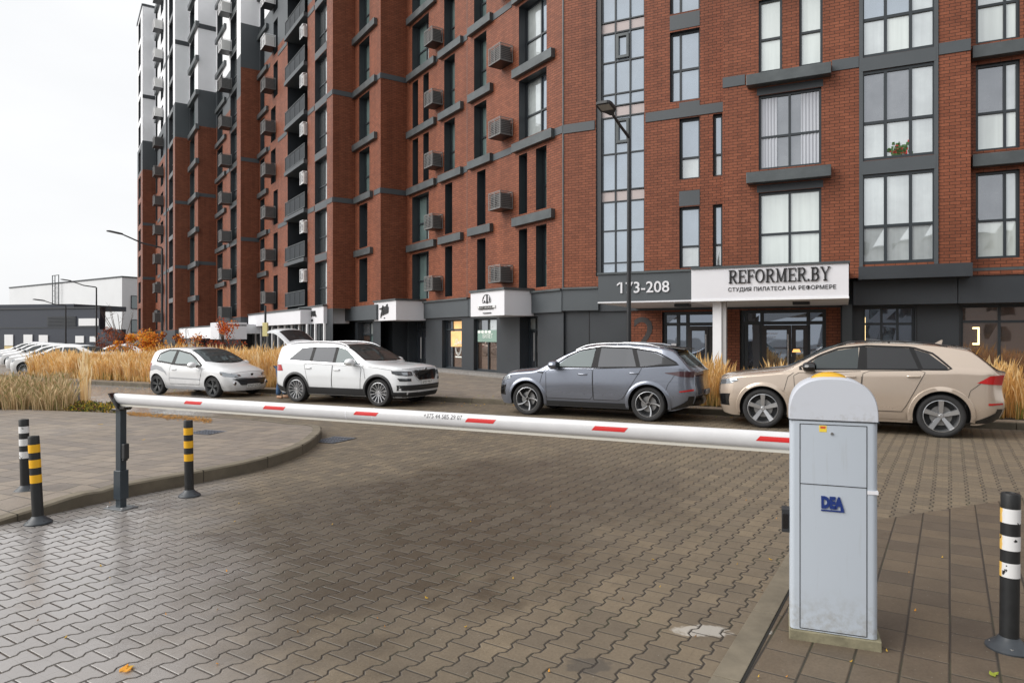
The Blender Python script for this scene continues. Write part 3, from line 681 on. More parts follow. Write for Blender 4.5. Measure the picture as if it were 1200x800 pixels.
# serif letters of the studio sign
def serif_sign(txt, x0, z0, H, pl, out, material, parent, name):
    b = MB(); th, tn, sf = H * .17, H * .06, H * .09; x = x0
    def bx(a, c, d, e): b.box(lambda u, v, w: pl.pt(x + u, z0 + v, w), a, c, d, e, out, out + .04, material)
    def ser(cx, hw, top=False): bx(cx - hw, cx + hw, *( (H - tn, H) if top else (0, tn)))
    def seg(p, q, wd):
        dx, dy = q[0] - p[0], q[1] - p[1]; L = sqrt(dx * dx + dy * dy); nx, ny = -dy / L * wd / 2, dx / L * wd / 2
        c = [(p[0] + nx, p[1] + ny), (p[0] - nx, p[1] - ny), (q[0] - nx, q[1] - ny), (q[0] + nx, q[1] + ny)]
        v = [pl.pt(x + a, z0 + d, out) for a, d in c] + [pl.pt(x + a, z0 + d, out + .04) for a, d in c]
        b.raw(v, [(3, 2, 1, 0), (4, 5, 6, 7), (0, 1, 5, 4), (1, 2, 6, 5), (2, 3, 7, 6), (3, 0, 4, 7)], material)
    def arc(cx, cy, rx, ry, t0, t1, w0, w1, n=12):
        for i in range(n):
            a, c = t0 + (t1 - t0) * i / n, t0 + (t1 - t0) * (i + 1) / n; wm = w0 + (w1 - w0) * abs(cos((a + c) / 2))
            seg((cx + rx * cos(a), cy + ry * sin(a)), (cx + rx * cos(c), cy + ry * sin(c)), wm)
    for ch in txt:
        if ch in 'REFB':
            wd = {'R': .80, 'E': .72, 'F': .68, 'B': .74}[ch] * H; sx = .17 * H
            bx(sx - th / 2, sx + th / 2, 0, H); ser(sx, .16 * H); ser(sx, .16 * H, True)
            if ch in 'EF':
                bx(sx + .16 * H, wd, H - tn, H); bx(wd - tn, wd, H - .28 * H, H - tn); bx(sx + th / 2, wd * .78, H * .48, H * .48 + tn); bx(wd * .74, wd * .78, H * .38, H * .64)
                if ch == 'E': bx(sx + .16 * H, wd, 0, tn); bx(wd - tn, wd, tn, .28 * H)
            else:
                tp = .28 * H if ch == 'B' else .27 * H
                cy = H - .26 * H; bx(sx + .16 * H, wd * .5, H - tn, H); bx(sx + th / 2, wd * .5, H * .48, H * .48 + tn); arc(wd * .5, cy, wd * .33, .235 * H, -pi / 2, pi / 2, tn, th)
                if ch == 'B': bx(sx + .16 * H, wd * .52, 0, tn); arc(wd * .52, .27 * H, wd * .38, .24 * H, -pi / 2, pi / 2, tn, th)
                else: seg((wd * .5, H * .5), (wd * .86, 0.03 * H), th * .9); ser(wd * .9, .12 * H)
            x += wd + .12 * H
        elif ch == 'O': arc(.42 * H, H / 2, .36 * H, .47 * H, 0, 2 * pi, tn, th, 24); x += .84 * H + .12 * H
        elif ch == 'M':
            wd = 1.0 * H; bx(.13 * H, .13 * H + tn, 0, H); bx(wd - .22 * H, wd - .22 * H + th, 0, H); seg((.16 * H, H * .97), (.49 * H, .04 * H), th * .85); seg((.49 * H, .04 * H), (wd - .2 * H, H * .97), tn * 1.1)
            ser(.14 * H, .12 * H); ser(wd - .13 * H, .16 * H); ser(.10 * H, .10 * H, True); ser(wd - .10 * H, .14 * H, True); x += wd + .12 * H
        elif ch == 'Y':
            wd = .82 * H; seg((.1 * H, H * .98), (wd / 2, H * .45), th * .9); seg((wd - .1 * H, H * .98), (wd / 2, H * .45), tn * 1.1); bx(wd / 2 - th / 2, wd / 2 + th / 2, 0, H * .47)
            ser(wd / 2, .17 * H); ser(.1 * H, .14 * H, True); ser(wd - .1 * H, .12 * H, True); x += wd + .1 * H
        elif ch == '.': bx(0, .15 * H, 0, .15 * H); x += .28 * H
    return b.build(name, parent), x - x0
INK = mat('black_letters', (.012, .012, .013), .4)
sg = empty('shop_sign', CP.pt(CP.s_of(914), 2.84, .06)); tag(sg, 'black lettering REFORMER.BY with a smaller Cyrillic line on the white canopy', 'sign')
SGL = Vector(sg.location)
sa, sb = CP.s_of(854, .06), CP.s_of(974, .06); Hl = .36
o, wid = serif_sign('REFORMER.BY', 0, 0, Hl, CP, .062, INK, None, 'lettering')
bpy.data.objects.remove(o)
Hs = Hl * 1.0; kx = (sb - sa) / wid
class Sq:      # plane with letters squeezed to the measured width
    def pt(s, a, z, h=0): return (Vector(CP.pt(sa + a * kx, z, h)) - SGL)
o, _ = serif_sign('REFORMER.BY', 0, 3.27, Hs, Sq(), .063, INK, sg, 'main_lettering')
t2 = text_mesh('СТУДИЯ ПИЛАТЕСА НА РЕФОРМЕРЕ', .150, .012, lambda x, y, z: Vector(CP.pt(CP.s_of(914.5, .06) + x, 3.045 + y, .063 + z)) - SGL, INK, 'small_lettering', sg)

# ------------------------------------------------ long wing planes A, B, C
def LZ(k): return 3.62 + 3.07 * k
PA, PB, PC, PD, PE, PF, PG = LPS
def colwin(parent, pl, x0, x1, zs, glass, vs=(), hs=(.42,), rec=.25):
    a, c = pl.s_of(x0), pl.s_of(x1); out = []
    for z0, z1 in zs: out.append(((a, c, z0, z1), vs, hs, glass, rec, parent, pl))
    return out
def make(wl):
    for (a, vs, hs, gl, rec, parent, pl) in wl: window(parent, pl, *a, vs=vs, hs=hs, glass=gl, rec=rec)
# plane A
wl = []
z_ = lambda k, lo=.12, hi=.5: (LZ(k) + lo, LZ(k + 1) - hi)
DEEP = .42
wl += colwin(B1, PA, 608, 617.8, [z_(0), z_(1)], [G_TEAL], rec=DEEP); wl += colwin(B1, PA, 628, 640.5, [z_(0), z_(1)], [G_TEAL], rec=DEEP)
wl += colwin(B1, PA, 608, 640.5, [z_(k) for k in (2, 3, 4)], [G_PALE, G_SKY, G_PALE, G_SKY], vs=(.55,), hs=(.42,), rec=DEEP)
wl += colwin(B1, PA, 555.5, 570, [z_(k) for k in (2, 3, 4)], [G_TEAL], rec=DEEP); wl += colwin(B1, PA, 559, 569, [z_(0), z_(1)], [G_DARK], rec=DEEP)
wl += colwin(B1, PA, 520.5, 533, [z_(k) for k in (2, 3, 4, 5)], [G_TEAL], rec=DEEP); wl += colwin(B1, PA, 521.5, 530, [z_(0), z_(1)], [G_DARK], rec=DEEP)
wl += colwin(B1, PA, 483, 502.5, [z_(0), z_(1), z_(4), z_(5)], [G_TEAL, G_PALE, G_TEAL, G_DIM], vs=(.5,), rec=DEEP)
for xx in ((483.5, 490), (496, 502.5)): wl += colwin(B1, PA, *xx, [z_(2), z_(3)], [G_DARK], rec=DEEP)
sI = PA.s_of(ic[0]); sO = PA.s_of(660)
w = MB(); wall(w, PA, sI, sO, 3.4, HT, [q[0] for q in wl], depth=DEEP); 
AOPS = []
def gop(pl, x0, x1, z0=.25, z1=2.6): return (pl.s_of(x0), pl.s_of(x1), z0, z1)
ga = [gop(PA, 609, 630, .15), gop(PA, 555, 582), gop(PA, 518, 541), gop(PA, 479, 499, .15)]
wall(w, PA, sI, sO + .02, 0, 3.4, ga, zones=[(1e9, DARKM)], depth=.55)
w.build('wall', B1); make(wl)
for k in range(6):
    ledge(B1, PA, 599, 645.5, LZ(k + 1), pad=0) if k < 4 else None
    ledge(B1, PA, 547, 573.5, LZ(k + 1) + .05); ledge(B1, PA, 512.5, 539, LZ(k + 1)); ledge(B1, PA, 475.5, 507.5, LZ(k + 1))
for z in (LZ(2), LZ(4)):
    xs_ = [sI + .02, PA.s_of(475)]; segs = [(507, 513), (538, 548), (573, 600), (645, 659.6)]
    for x0, x1 in segs: bar(B1, PA, PA.s_of(x0), PA.s_of(x1), z - .3, z - .02, -.03, .03, GREYM, 'band')
bar(B1, PA, PA.s_of(547.2), PA.s_of(547.2) + .03, 3.6, HT, -.01, .006, CAPM, 'joint_strip'); 
bar(B1, PA, sO - .03, sO + .03, 3.6, HT, -.02, .02, CAPM, 'corner_strip')
for k in range(5):
    aircon(B1, PA, PA.s_of(579, .66), 4.42 + 3.06 * k, w=.92, h=.72, d=.66)
    aircon(B1, PA, PA.s_of(501.5, .62), 4.42 + 3.06 * k, w=.88, h=.72, d=.62)
# ---- return faces with grey bands
def ret_wall(w, i, zlow, zones, parent, bands=(), uvo=0.0):
    T, t = RET[i]; wall(w, T, -.0, t, zlow, HT, zones=zones, uvo=uvo)
    for z in bands: bar(parent, T, .0, t - .02, z - .3, z - .02, -.03, .03, GREYM, 'band')
w = MB(); ret_wall(w, 0, 3.4, Z_SPLIT, B1, (LZ(2), LZ(4)), .3)
# plane B
wl = []; s0, s1 = PB.s_of(ic[1]), PB.s_of(ed[0])
wl += colwin(B1, PB, 420.8, 433, [z_(2), z_(3), z_(4), z_(5)], [G_TEAL], rec=DEEP); wl += colwin(B1, PB, 421, 430.5, [z_(0), z_(1)], [G_DARK], rec=DEEP)
wall(w, PB, s0, s1, 3.4, HT, [q[0] for q in wl], depth=DEEP, zones=Z_SPLIT, uvo=.4); wall(w, PB, s0, s1, 0, 3.4, [gop(PB, 403 + 16, 437)], zones=[(1e9, DARKM)], depth=.4)
for k in range(6): ledge(B1, PB, 411.5 if k > 1 else 414, 438 if k > 1 else 433, LZ(k + 1))
for z in (LZ(2), LZ(4)): bar(B1, PB, PB.s_of(438.5), s1, z - .3, z - .02, -.03, .03, GREYM, 'band')
# return 2 and plane C
ret_wall(w, 1, 3.4, Z_SPLIT, B1, (LZ(2), LZ(4)), .6)
wlC = []; s0, s1 = PC.s_of(ic[2]), PC.s_of(ed[1]); lg = (PC.s_of(337), PC.s_of(360.5), 3.45, 28.5)
KC = 8
wlC += colwin(B1, PC, 369, 383, [(LZ(k) + .05, LZ(k + 1) - .42) for k in range(KC)], [G_DARK, G_PALE, G_DARK, G_PALE], vs=(.45,), hs=(.40,), rec=.3)
for k in range(KC):
    a = (320.5, 325.5) if k not in (3, 4) else (317.5, 323); wlC += colwin(B1, PC, *a, [z_(k)], [G_DARK], hs=(), rec=.3)
    wlC += colwin(B1, PC, 305, 310, [z_(k)], [G_DARK], hs=(.4,), rec=.3)
wall(w, PC, s0, s1, 3.4, HT, [q[0] for q in wlC] + [lg], depth=.3, zones=Z_SPLIT, uvo=.1)
wall(w, PC, s0, s1, 0, 3.4, zones=[(1e9, DARKM)])
w.build('wall', B1); make(wl); make(wlC)
for k in range(KC - 1): bar(B1, PC, PC.s_of(369), PC.s_of(383), LZ(k + 1) - .40, LZ(k + 1) + .03, -.25, .01, GREYM, 'spandrel')
for z in (LZ(2), LZ(4), LZ(6)):
    for x0, x1 in ((311, 316.5), (326, 336.5), (361, 368.5), (383.5, 389.8)): bar(B1, PC, PC.s_of(x0), PC.s_of(x1), z - .3, z - .02, -.03, .03, GREYM, 'band')
for k in range(KC): ledge(B1, PC, 300.5, 311.5, LZ(k + 1)); aircon(B1, PC, PC.s_of(311, .6), 4.6 + 3.07 * k, w=1.15, h=.85, d=.8, pale=LZ(k) > 22)
# loggias: recess, slabs and railings
g_ = MB(); a, c = lg[:2]; fn = lambda x, z, h: PC.pt(x, z, h)
g_.quad([fn(a, 3.45, -1.5), fn(c, 3.45, -1.5), fn(c, 28.5, -1.5), fn(a, 28.5, -1.5)], BLACKM)
g_.quad([fn(a, 3.45, -.3), fn(a, 3.45, -1.5), fn(a, 28.5, -1.5), fn(a, 28.5, -.3)], DARKM); g_.quad([fn(c, 3.45, -1.5), fn(c, 3.45, -.3), fn(c, 28.5, -.3), fn(c, 28.5, -1.5)], DARKM)
g_.build('loggia', B1)
RAILG = mat('smoked_railing_panel', (.02, .025, .03), .5, spec=.2)
for k in range(8):
    z = LZ(k) - .05
    if k: bar(B1, PC, a + .01, c - .01, z - .12, z + .12, -1.5, .25, GREYM, 'loggia_slab')
    r = MB()
    for q in (z + 1.12, z + .2): r.box(fn, a + .03, c - .03, q, q + .04, .15, .19, CAPM)
    n = 4
    for i in range(n + 1):
        x = a + .03 + (c - a - .1) * i / n; r.box(fn, x, x + .035, z + .2, z + 1.12, .152, .188, CAPM)
    r.quad([fn(a + .05, z + .2, .165), fn(c - .05, z + .2, .165), fn(c - .05, z + 1.1, .165), fn(a + .05, z + 1.1, .165)], RAILG)
    r.build('railing', B1)
    if k < 8: aircon(B1, PC, c - .35, z + 2.05, w=.7, h=.8, d=.3, pale=True)
# back and roof so the block is solid
def backing(parent, pts, z1, name='rear_wall'):
    b = MB(); n = len(pts); b.quad([(*p, z1) for p in pts], GREYM)
    for i in range(n): p, q = pts[i], pts[(i + 1) % n]; b.quad([(*p, 0), (*q, 0), (*q, z1), (*p, z1)], DARKM)
    b.build(name, parent)
def P2(pl, a, h): return tuple(pl.pt(a, 0, h)[:2])
def back_box(parent, pl, a, c, off, deep, z1): backing(parent, [P2(pl, a, -off), P2(pl, c, -off), P2(pl, c, -deep), P2(pl, a, -deep)], z1)
back_box(B1, PC, PC.s_of(ic[2]) - .2, PC.s_of(ed[1]) - .12, 1.75, 15, HT - .05); back_box(B1, PB, PB.s_of(ic[1]) - .2, PB.s_of(ed[0]) - .12, .75, 15, HT - .06)
back_box(B1, PA, PA.s_of(ic[0]) - .2, PA.s_of(652), .85, 15, HT - .07); back_box(B1, RG, RG.s_of(668), e3 - .1, .65, 13, HT - .08)
b = MB(); sp = Plane(Vector(R3.pt(e3, 0)[:2]), NV, -RV); wall(b, sp, 0, 13, 0, HT, zones=[(1e9, BRICK)]); b.build('end_wall', B1)

# ------------------------------------------------ far towers D..G
ZL = lambda k: 2.4 + 3.0 * k
zt = lambda k, lo=.12, hi=.5: (ZL(k) + lo, ZL(k + 1) - hi)
w = MB()
HT2 = {3: 40, 4: 42, 5: 42, 6: 38.4}
def ret2(i, zlow, zs, HH):
    T, t = RET[i]; wall(w, T, 0, t, zlow, HH, zones=zs, uvo=i * .37); wall(w, T, 0, t, 0, zlow, zones=[(1e9, DARKM)])
# tower D
DZ = lambda k: 3.3 + 3.07 * k
ret2(2, 3.3, Z_SPLIT, HT2[3])
for z in (DZ(2), DZ(4)): bar(B2, RET[2][0], 0, RET[2][1], z - .3, z, -.03, .03, GREYM, 'band')
wl = []; s0, s1 = PD.s_of(ic[3]), PD.s_of(ed[2])
wl += colwin(B2, PD, 270, 277.5, [(DZ(k) + .05, DZ(k + 1) - .4) for k in range(9)], [G_DARK, G_PALE, G_DARK, G_PALE], vs=(.5,), hs=(.4,), rec=.3)
wl += colwin(B2, PD, 254.5, 261, [(DZ(k) + .1, DZ(k + 1) - .5) for k in range(9)], [G_DARK], hs=(), rec=.3)
wall(w, PD, s0, s1, 3.3, HT2[3], [q[0] for q in wl], depth=.3, zones=Z_SPLIT2); wall(w, PD, s0, s1, 0, 3.3, zones=[(1e9, DARKM)])
for k in range(9):
    bar(B2, PD, PD.s_of(270), PD.s_of(277.5), DZ(k + 1) - .38, DZ(k + 1) + .03, -.28, .01, CAPM, 'spandrel'); ledge(B2, PD, 251.5, 262.5, DZ(k + 1))
    aircon(B2, PD, PD.s_of(261, .6), DZ(k) + 1.25 - .8, w=1.1, h=.9, d=.85, pale=DZ(k) > 22)
for z in (DZ(2), DZ(4), DZ(6)): bar(B2, PD, PD.s_of(263), PD.s_of(269.5), z - .3, z, -.03, .03, GREYM, 'band')
# tower E
ret2(3, 2.4, Z_SPLIT2, HT2[4])
for z in (ZL(2), ZL(4)): bar(B2, RET[3][0], 0, RET[3][1], z - .3, z, -.03, .03, GREYM, 'band')
bar(B2, RET[3][0], 0, RET[3][1], 28.9, 29.3, -.03, .05, DARKM, 'band'); 
s0, s1 = PE.s_of(ic[4]), PE.s_of(ed[3])
q = colwin(B2, PE, 222.6, 228, [zt(k) for k in range(12)], [G_TEAL], hs=(), rec=.3); wl += q
wall(w, PE, s0, s1, 2.4, HT2[4], [x[0] for x in q], depth=.3, zones=Z_SPLIT2); wall(w, PE, s0, s1, 0, 2.4, zones=[(1e9, DARKM)])
for k in range(12): ledge(B2, PE, 219.8, 229, ZL(k + 1), h=.45, out=.25)
# tower F
ret2(4, 2.4, Z_SPLIT2, HT2[5])
for z in (ZL(2), ZL(4)): bar(B2, RET[4][0], 0, RET[4][1], z - .3, z, -.03, .03, GREYM, 'band')
bar(B2, RET[4][0], 0, RET[4][1], 28.9, 29.3, -.03, .05, DARKM, 'band')
s0, s1 = PF.s_of(ic[5]), PF.s_of(ed[4])
q = colwin(B2, PF, 198, 202.8, [(ZL(k) + .05, ZL(k + 1) - .4) for k in range(12)], [G_DARK], hs=(.4,), rec=.3)
q += colwin(B2, PF, 188.3, 191.3, [zt(k, .12, .6) for k in range(12)], [G_DARK], hs=(), rec=.3)
q += colwin(B2, PF, 182.4, 184.6, [zt(k, .12, .6) for k in range(12)], [G_DARK], hs=(), rec=.3); wl += q
wall(w, PF, s0, s1, 2.4, HT2[5], [x[0] for x in q], depth=.3, zones=Z_SPLIT2); wall(w, PF, s0, s1, 0, 2.4, zones=[(1e9, DARKM)])
for z in (ZL(2), ZL(4), ZL(9)): bar(B2, PF, PF.s_of(185), PF.s_of(188), z - .3, z, -.03, .04, GREYM, 'band'); bar(B2, PF, PF.s_of(192), PF.s_of(197.5), z - .3, z, -.03, .04, GREYM, 'band')
bar(B2, PF, PF.s_of(195.3), PF.s_of(196.2), 2.4, HT2[5], -.02, .12, DARKM, 'downpipe')
for k in range(12): bar(B2, PF, PF.s_of(198), PF.s_of(202.8), ZL(k + 1) - .38, ZL(k + 1) + .03, -.28, .02, CAPM, 'spandrel')
for k in range(12): aircon(B2, PF, PF.s_of(183.4, .6), 4.35 + 3.0 * k - .6, w=1.3, h=.95, d=.9, pale=ZL(k) > 22); ledge(B2, PF, 180.6, 184, ZL(k + 1) - .8, h=.5, out=.3) if k < 12 else None
# tower G
ret2(5, 2.4, Z_SPLIT2, HT2[6])
for z in (ZL(2), ZL(4)): bar(B2, RET[5][0], 0, RET[5][1], z - .3, z, -.03, .03, GREYM, 'band')
bar(B2, RET[5][0], 0, RET[5][1], 28.2, 28.6, -.03, .05, DARKM, 'band')
s0, s1 = PG.s_of(161), PG.s_of(ed[5])
q = colwin(B2, PG, 162.2, 165, [(ZL(k) + .2, ZL(k + 1) - .4) for k in range(12)], [G_DARK], hs=(), rec=.3); wl += q
wall(w, PG, s0, s1, 2.4, HT2[6], [x[0] for x in q], depth=.3, zones=Z_SPLIT2); wall(w, PG, s0, s1, 0, 2.4, zones=[(1e9, DARKM)])
bar(B2, PG, s0 - .1, s1, HT2[6], HT2[6] + .25, -1, .08, DARKM, 'coping'); bar(B2, RET[5][0], .08, RET[5][1], HT2[6] + .004, HT2[6] + .24, -1, .08, DARKM, 'coping')
endp = Plane(Vector(PG.pt(s0, 0)[:2]) + MV * 14, -MV, LV); wall(w, endp, 0, 14, 0, HT2[6], zones=Z_SPLIT2)
w.build('wall', B2); make(wl)
for pl_, x_l, x_r, h_ in ((PD, ic[3], ed[2], HT2[3]), (PE, ic[4], ed[3], HT2[4]), (PF, ic[5], ed[4], HT2[5]), (PG, 161, ed[5], HT2[6])): back_box(B2, pl_, pl_.s_of(x_l) - (.2 if x_l != 161 else -.1), pl_.s_of(x_r) - .12, .5, 14, h_ - .05)

# ------------------------------------------------ long wing shop fronts
bar(B1, PA, sI - .2, PA.s_of(551), 2.72, 3.52, -.05, .12, GREYM, 'fascia'); bar(B1, PA, PA.s_of(600), sO + .05, 2.72, 3.52, -.05, .12, GREYM, 'fascia')
bar(B1, PA, sI - .2, PA.s_of(551), 3.52, 3.6, -.05, .20, CAPM, 'coping'); bar(B1, PA, PA.s_of(615), sO + .05, 3.52, 3.6, -.05, .20, CAPM, 'coping')
bar(B1, PA, PA.s_of(547.5), PA.s_of(626), 2.72, 3.52, -.05, .1, GREYM, 'fascia')
def signbox(pl, x_wall, x_edge, x_left, z0, z1, nm):
    """white corner box: front parallel to the facade, side facing the viewer"""
    a = pl.s_of(x_wall); p = Vector(pl.pt(a, 0)[:2]); u = (x_edge - 600) / FPX; t = (p.x - u * p.y) / (MV.x - u * MV.y)
    fp = Lp((p - MV * t).dot(MV)); s1 = fp.s_of(x_edge); s0 = fp.s_of(x_left)
    bar(B1, fp, s0, s1, z0, z1, -t - .02, 0, SIGNW, 'canopy_box', bevel=.01); bar(B1, fp, s0 - .05, s1 + .06, z1, z1 + .09, -t, .06, CAPM, 'coping')
    return fp, s0, s1
f3, a3, b3 = signbox(PA, 625.5, 591, 551.5, 2.62, 3.62, 's')
f2, a2, b2 = signbox(PA, 499, 464, 438.5, 2.62, 3.62, 's')
f1, a1, b1_ = signbox(PB, 409, 379, 350.5, 2.55, 3.55, 's')
bar(B1, PB, PB.s_of(416) - 1.6, PB.s_of(446), 2.7, 3.5, -.05, .25, GREYM, 'fascia')
# sign 3: rounded emblem with a word strip
def sign(pl, s, z, label):
    o = empty('shop_sign', pl.pt(s, z, .01)); tag(o, label, 'sign', 'lettered signs on the white canopy boxes'); return o, Vector(o.location)
so3, L3 = sign(f3, (a3 + b3) / 2, 2.7, 'black round emblem over a word strip on the white box nearest the canopy')
b = MB(); fn = lambda x, z, h: Vector(f3.pt((a3 + b3) / 2 + x * 1.45, 3.19 + z * 1.25, h)) - L3; wz = (b3 - a3)
for i in range(14):
    t0, t1 = pi * i / 14, pi * (i + 1) / 14
    for rr in (.23,): b.raw([fn(rr * cos(q) * k - .08 * 0, .02 + rr * sin(q) * k * 1.05, h) for q in (t0, t1) for k in (.93, 1.0) for h in (.005, .03)], [(0, 1, 3, 2), (4, 6, 7, 5), (0, 4, 5, 1), (2, 3, 7, 6), (1, 5, 7, 3), (0, 2, 6, 4)], mat('sign_grey', (.35, .35, .36), .5))
for q in ((.0, .05, -.05, .24), (-.13, -.09, -.0, .05), (.14, .18, .02, .16), (-.18, -.15, .12, .15)): b.box(fn, *q, .005, .03, INK)
b.build('emblem', so3)
b = MB(); b.box(fn, -.48, .48, -.20, -.12, .005, .05, mat('sign_grey_light', (.6, .6, .6), .5)); b.box(fn, -.42, .36, -.235, -.21, .005, .04, INK); b.box(fn, -.18, .24, -.37, -.345, .005, .04, INK); b.box(fn, -.22, .22, -.02, .0, .005, .03, INK); b.build('word_strip', so3)
text_mesh('КОНДИТЕРСКАЯ', .085, .01, lambda x, y, z: fn(x, y - .19, .052 + z), INK, 'lettering', so3)
so2, L2 = sign(f2, (a2 + b2) / 2, 2.7, 'black slanted script sign with a star-like stroke on the white box, middle of the three')
fn2 = lambda x, z, h: Vector(f2.pt((a2 + b2) / 2 + x, 3.1 + z, h)) - L2
text_mesh('Stella', .62, .03, lambda x, y, z: fn2(x, -.14 + y + x * .16, .01 + z), INK, 'script_lettering', so2, shear=.4, bold=.022, xscale=.86, spacing=.88)
b = MB(); b.tube([fn2(-.66, .14, .025), fn2(-.2, .2, .025), fn2(.2, .24, .025)], .025, INK, 6); b.tube([fn2(-.48, -.32, .025), fn2(-.3, .05, .025), fn2(-.18, .32, .025)], .03, INK, 6); b.build('script_stroke', so2)
text_mesh('BAR', .10, .01, lambda x, y, z: fn2(x, -.38 + y, .01 + z), INK, 'small_lettering', so2)
so1, L1 = sign(f1, (a1 + b1_) / 2, 2.6, 'dark heavy block lettering over a short line on the white box behind the white SUV')
fn1 = lambda x, z, h: Vector(f1.pt((a1 + b1_) / 2 + x, 3.0 + z, h)) - L1
text_mesh('ЭТАЖЕРКА,', .40, .03, lambda x, y, z: fn1(x, .02 + y, .01 + z), INK, 'main_lettering', so1, bold=.02, xscale=.98)
text_mesh('магазин', .23, .02, lambda x, y, z: fn1(x, -.30 + y, .01 + z), INK, 'small_lettering', so1, bold=.01, xscale=1.1)

# shop glazing with lit rooms behind
WARM = mat('warm_lit_interior', (.5, .3, .12), .8, emit=(1, .58, .25), estr=.55, noise=.5, nscale=2.5)
POSTER = mat('green_poster', (.22, .33, .28), .7, noise=.1, nscale=2); POSTW = mat('poster_white', (.75, .78, .74), .7)
def shopwin(pl, o, vs, hs, gl, rec=.5):
    return window(B1, pl, *o, vs=vs, hs=hs, glass=gl, rec=rec, name='shop_window')
shopwin(PA, ga[0], (.4,), (.78,), [G_SHOP, G_BRONZE, G_PALE, G_PALE]); shopwin(PA, ga[1], (.5,), (.76,), [G_BRONZE, G_BRONZE, G_DIM, G_PALE], rec=.22)
shopwin(PA, ga[2], (.35,), (.80,), [G_SHOP, G_BRONZE, G_SHOP, WARM], rec=.26); shopwin(PA, ga[3], (.3,), (.82,), [G_SHOP])
q = ga[1]; fnA = lambda x, z, h: PA.pt(x, z, h)
b = MB(); b.box(fnA, q[0] + .12, q[1] - .12, 1.55, 2.08, -.165, -.15, POSTER); o = b.build('poster', B1)
text_mesh('БИЛЕТ', .26, .006, lambda x, y, z: PA.pt((q[0] + q[1]) / 2 + x, 1.72 + y, -.148 + z), POSTW, 'poster_lettering', B1)
b = MB()
for i in range(4): b.lathe([(0, 0), (.13, 0), (.13, .004), (0, .004)], POSTW, 16, lambda x, y, z, i=i: PA.pt(q[0] + .25 + i * .3 + x, 2.0 + y * .5, -.149 + z))
b.build('poster_scallops', B1)
q2 = ga[2]; b = MB(); cx_ = q2[0] + (q2[1] - q2[0]) * .66
for r_ in (.30, .24):
    for i in range(18):
        t0, t1 = pi + pi * i / 18 - .5 * 0, pi + pi * (i + 1) / 18
        b.raw([PA.pt(cx_ + r_ * k * cos(t), 1.25 + r_ * k * 1.2 * sin(t), h) for t in (t0, t1) for k in (.93, 1) for h in (-.20, -.19)], [(0, 1, 3, 2), (4, 6, 7, 5), (0, 4, 5, 1), (2, 3, 7, 6), (1, 5, 7, 3), (0, 2, 6, 4)], POSTW)
b.box(fnA, cx_ - .3, cx_ + .32, .78, .84, -.20, -.19, POSTW); b.build('window_decal', B1)
text_mesh('Дым', .34, .006, lambda x, y, z: PA.pt(cx_ + x, 1.42 + y, -.198 + z), POSTW, 'decal_lettering', B1, shear=.3)
b = MB(); b.box(fnA, q2[0] + .55, q2[1] - .1, 1.3, 2.05, -.215, -.207, WARM); b.build('lit_picture', B1)
q0 = ga[0]; b = MB(); b.box(fnA, q0[0] + .62, q0[1] - .12, 1.15, 1.85, -.445, -.43, INK); b.build('opening_board', B1)
for i, tx in enumerate(('ОТКРЫТО', '10:00-21:00', 'СБ-ВС')): text_mesh(tx, .085, .004, lambda x, y, z, i=i: PA.pt((q0[0] + .62 + q0[1] - .12) / 2 + x, 1.68 - i * .2 + y, -.428 + z), POSTW, 'board_lettering', B1)
h = MB(); hx = q0[0] + .5; h.tube([PA.pt(hx, .8, -.38), PA.pt(hx, 1.95, -.38)], .022, STEEL, 8); h.build('handle', B1)
h = MB(); hx = ga[3][0] + .75; h.tube([PA.pt(hx, .6, -.38), PA.pt(hx, 1.75, -.38)], .03, STEEL, 8); h.build('handle', B1)
bar(B1, PA, PA.s_of(478), PA.s_of(640), 0, .22, .0, .9, mat('step_granite', (.22, .21, .2), .6, noise=.3, nscale=9), 'shop_step', bevel=.01)
shopwin(PB, gop(PB, 419, 437), (.5,), (.7,), [G_BRONZE, G_TEAL, G_DIM, G_PALE], rec=.35)
# striped screens and the low white fascias further left
q = MB(); f5 = Lp(PC.o.dot(MV) - .9); fw5 = lambda x, z, h: f5.pt(x, z, h)
xa, xb = f5.s_of(291), f5.s_of(352)
bar(B1, f5, xa, xb, 2.55, 3.4, -1.0, 0, SIGNW, 'canopy_box'); bar(B1, f5, xa - .05, xb, 3.4, 3.5, -1.0, .06, CAPM, 'coping')
n = 22
for i in range(n):
    x = xa + (f5.s_of(378) - xa) * i / n; q.box(fw5, x, x + .13, .1, 2.54, -.4, -.3, WHITER if i % 2 else GREYM)
q.build('slat_screen', B1)
f6 = Lp(PE.o.dot(MV) - .9); xa, xb = f6.s_of(194), f6.s_of(262)
bar(B2, f6, xa, xb - 3.2, 1.65, 2.5, -1.5, .0, WHITER, 'canopy_box'); bar(B2, f6, xb - 3.1, xb, 1.6, 2.75, -1.5, .3, SIGNW, 'canopy_box')
for x_ in range(14): bar(B2, f6, xa + .3 + x_ * 1.15, xa + .42 + x_ * 1.15, .1, 1.64, -.5, -.38, WHITER, 'post')
0; bar(B2, f6, xa, xb, 2.5, 2.6, -1.5, .03, CAPM, 'coping')
f7 = Lp(PC.o.dot(MV) - 1.6); bar(B2, f7, f7.s_of(262), f7.s_of(288), 2.0, 2.7, -1.5, 0, WHITER, 'canopy_box')

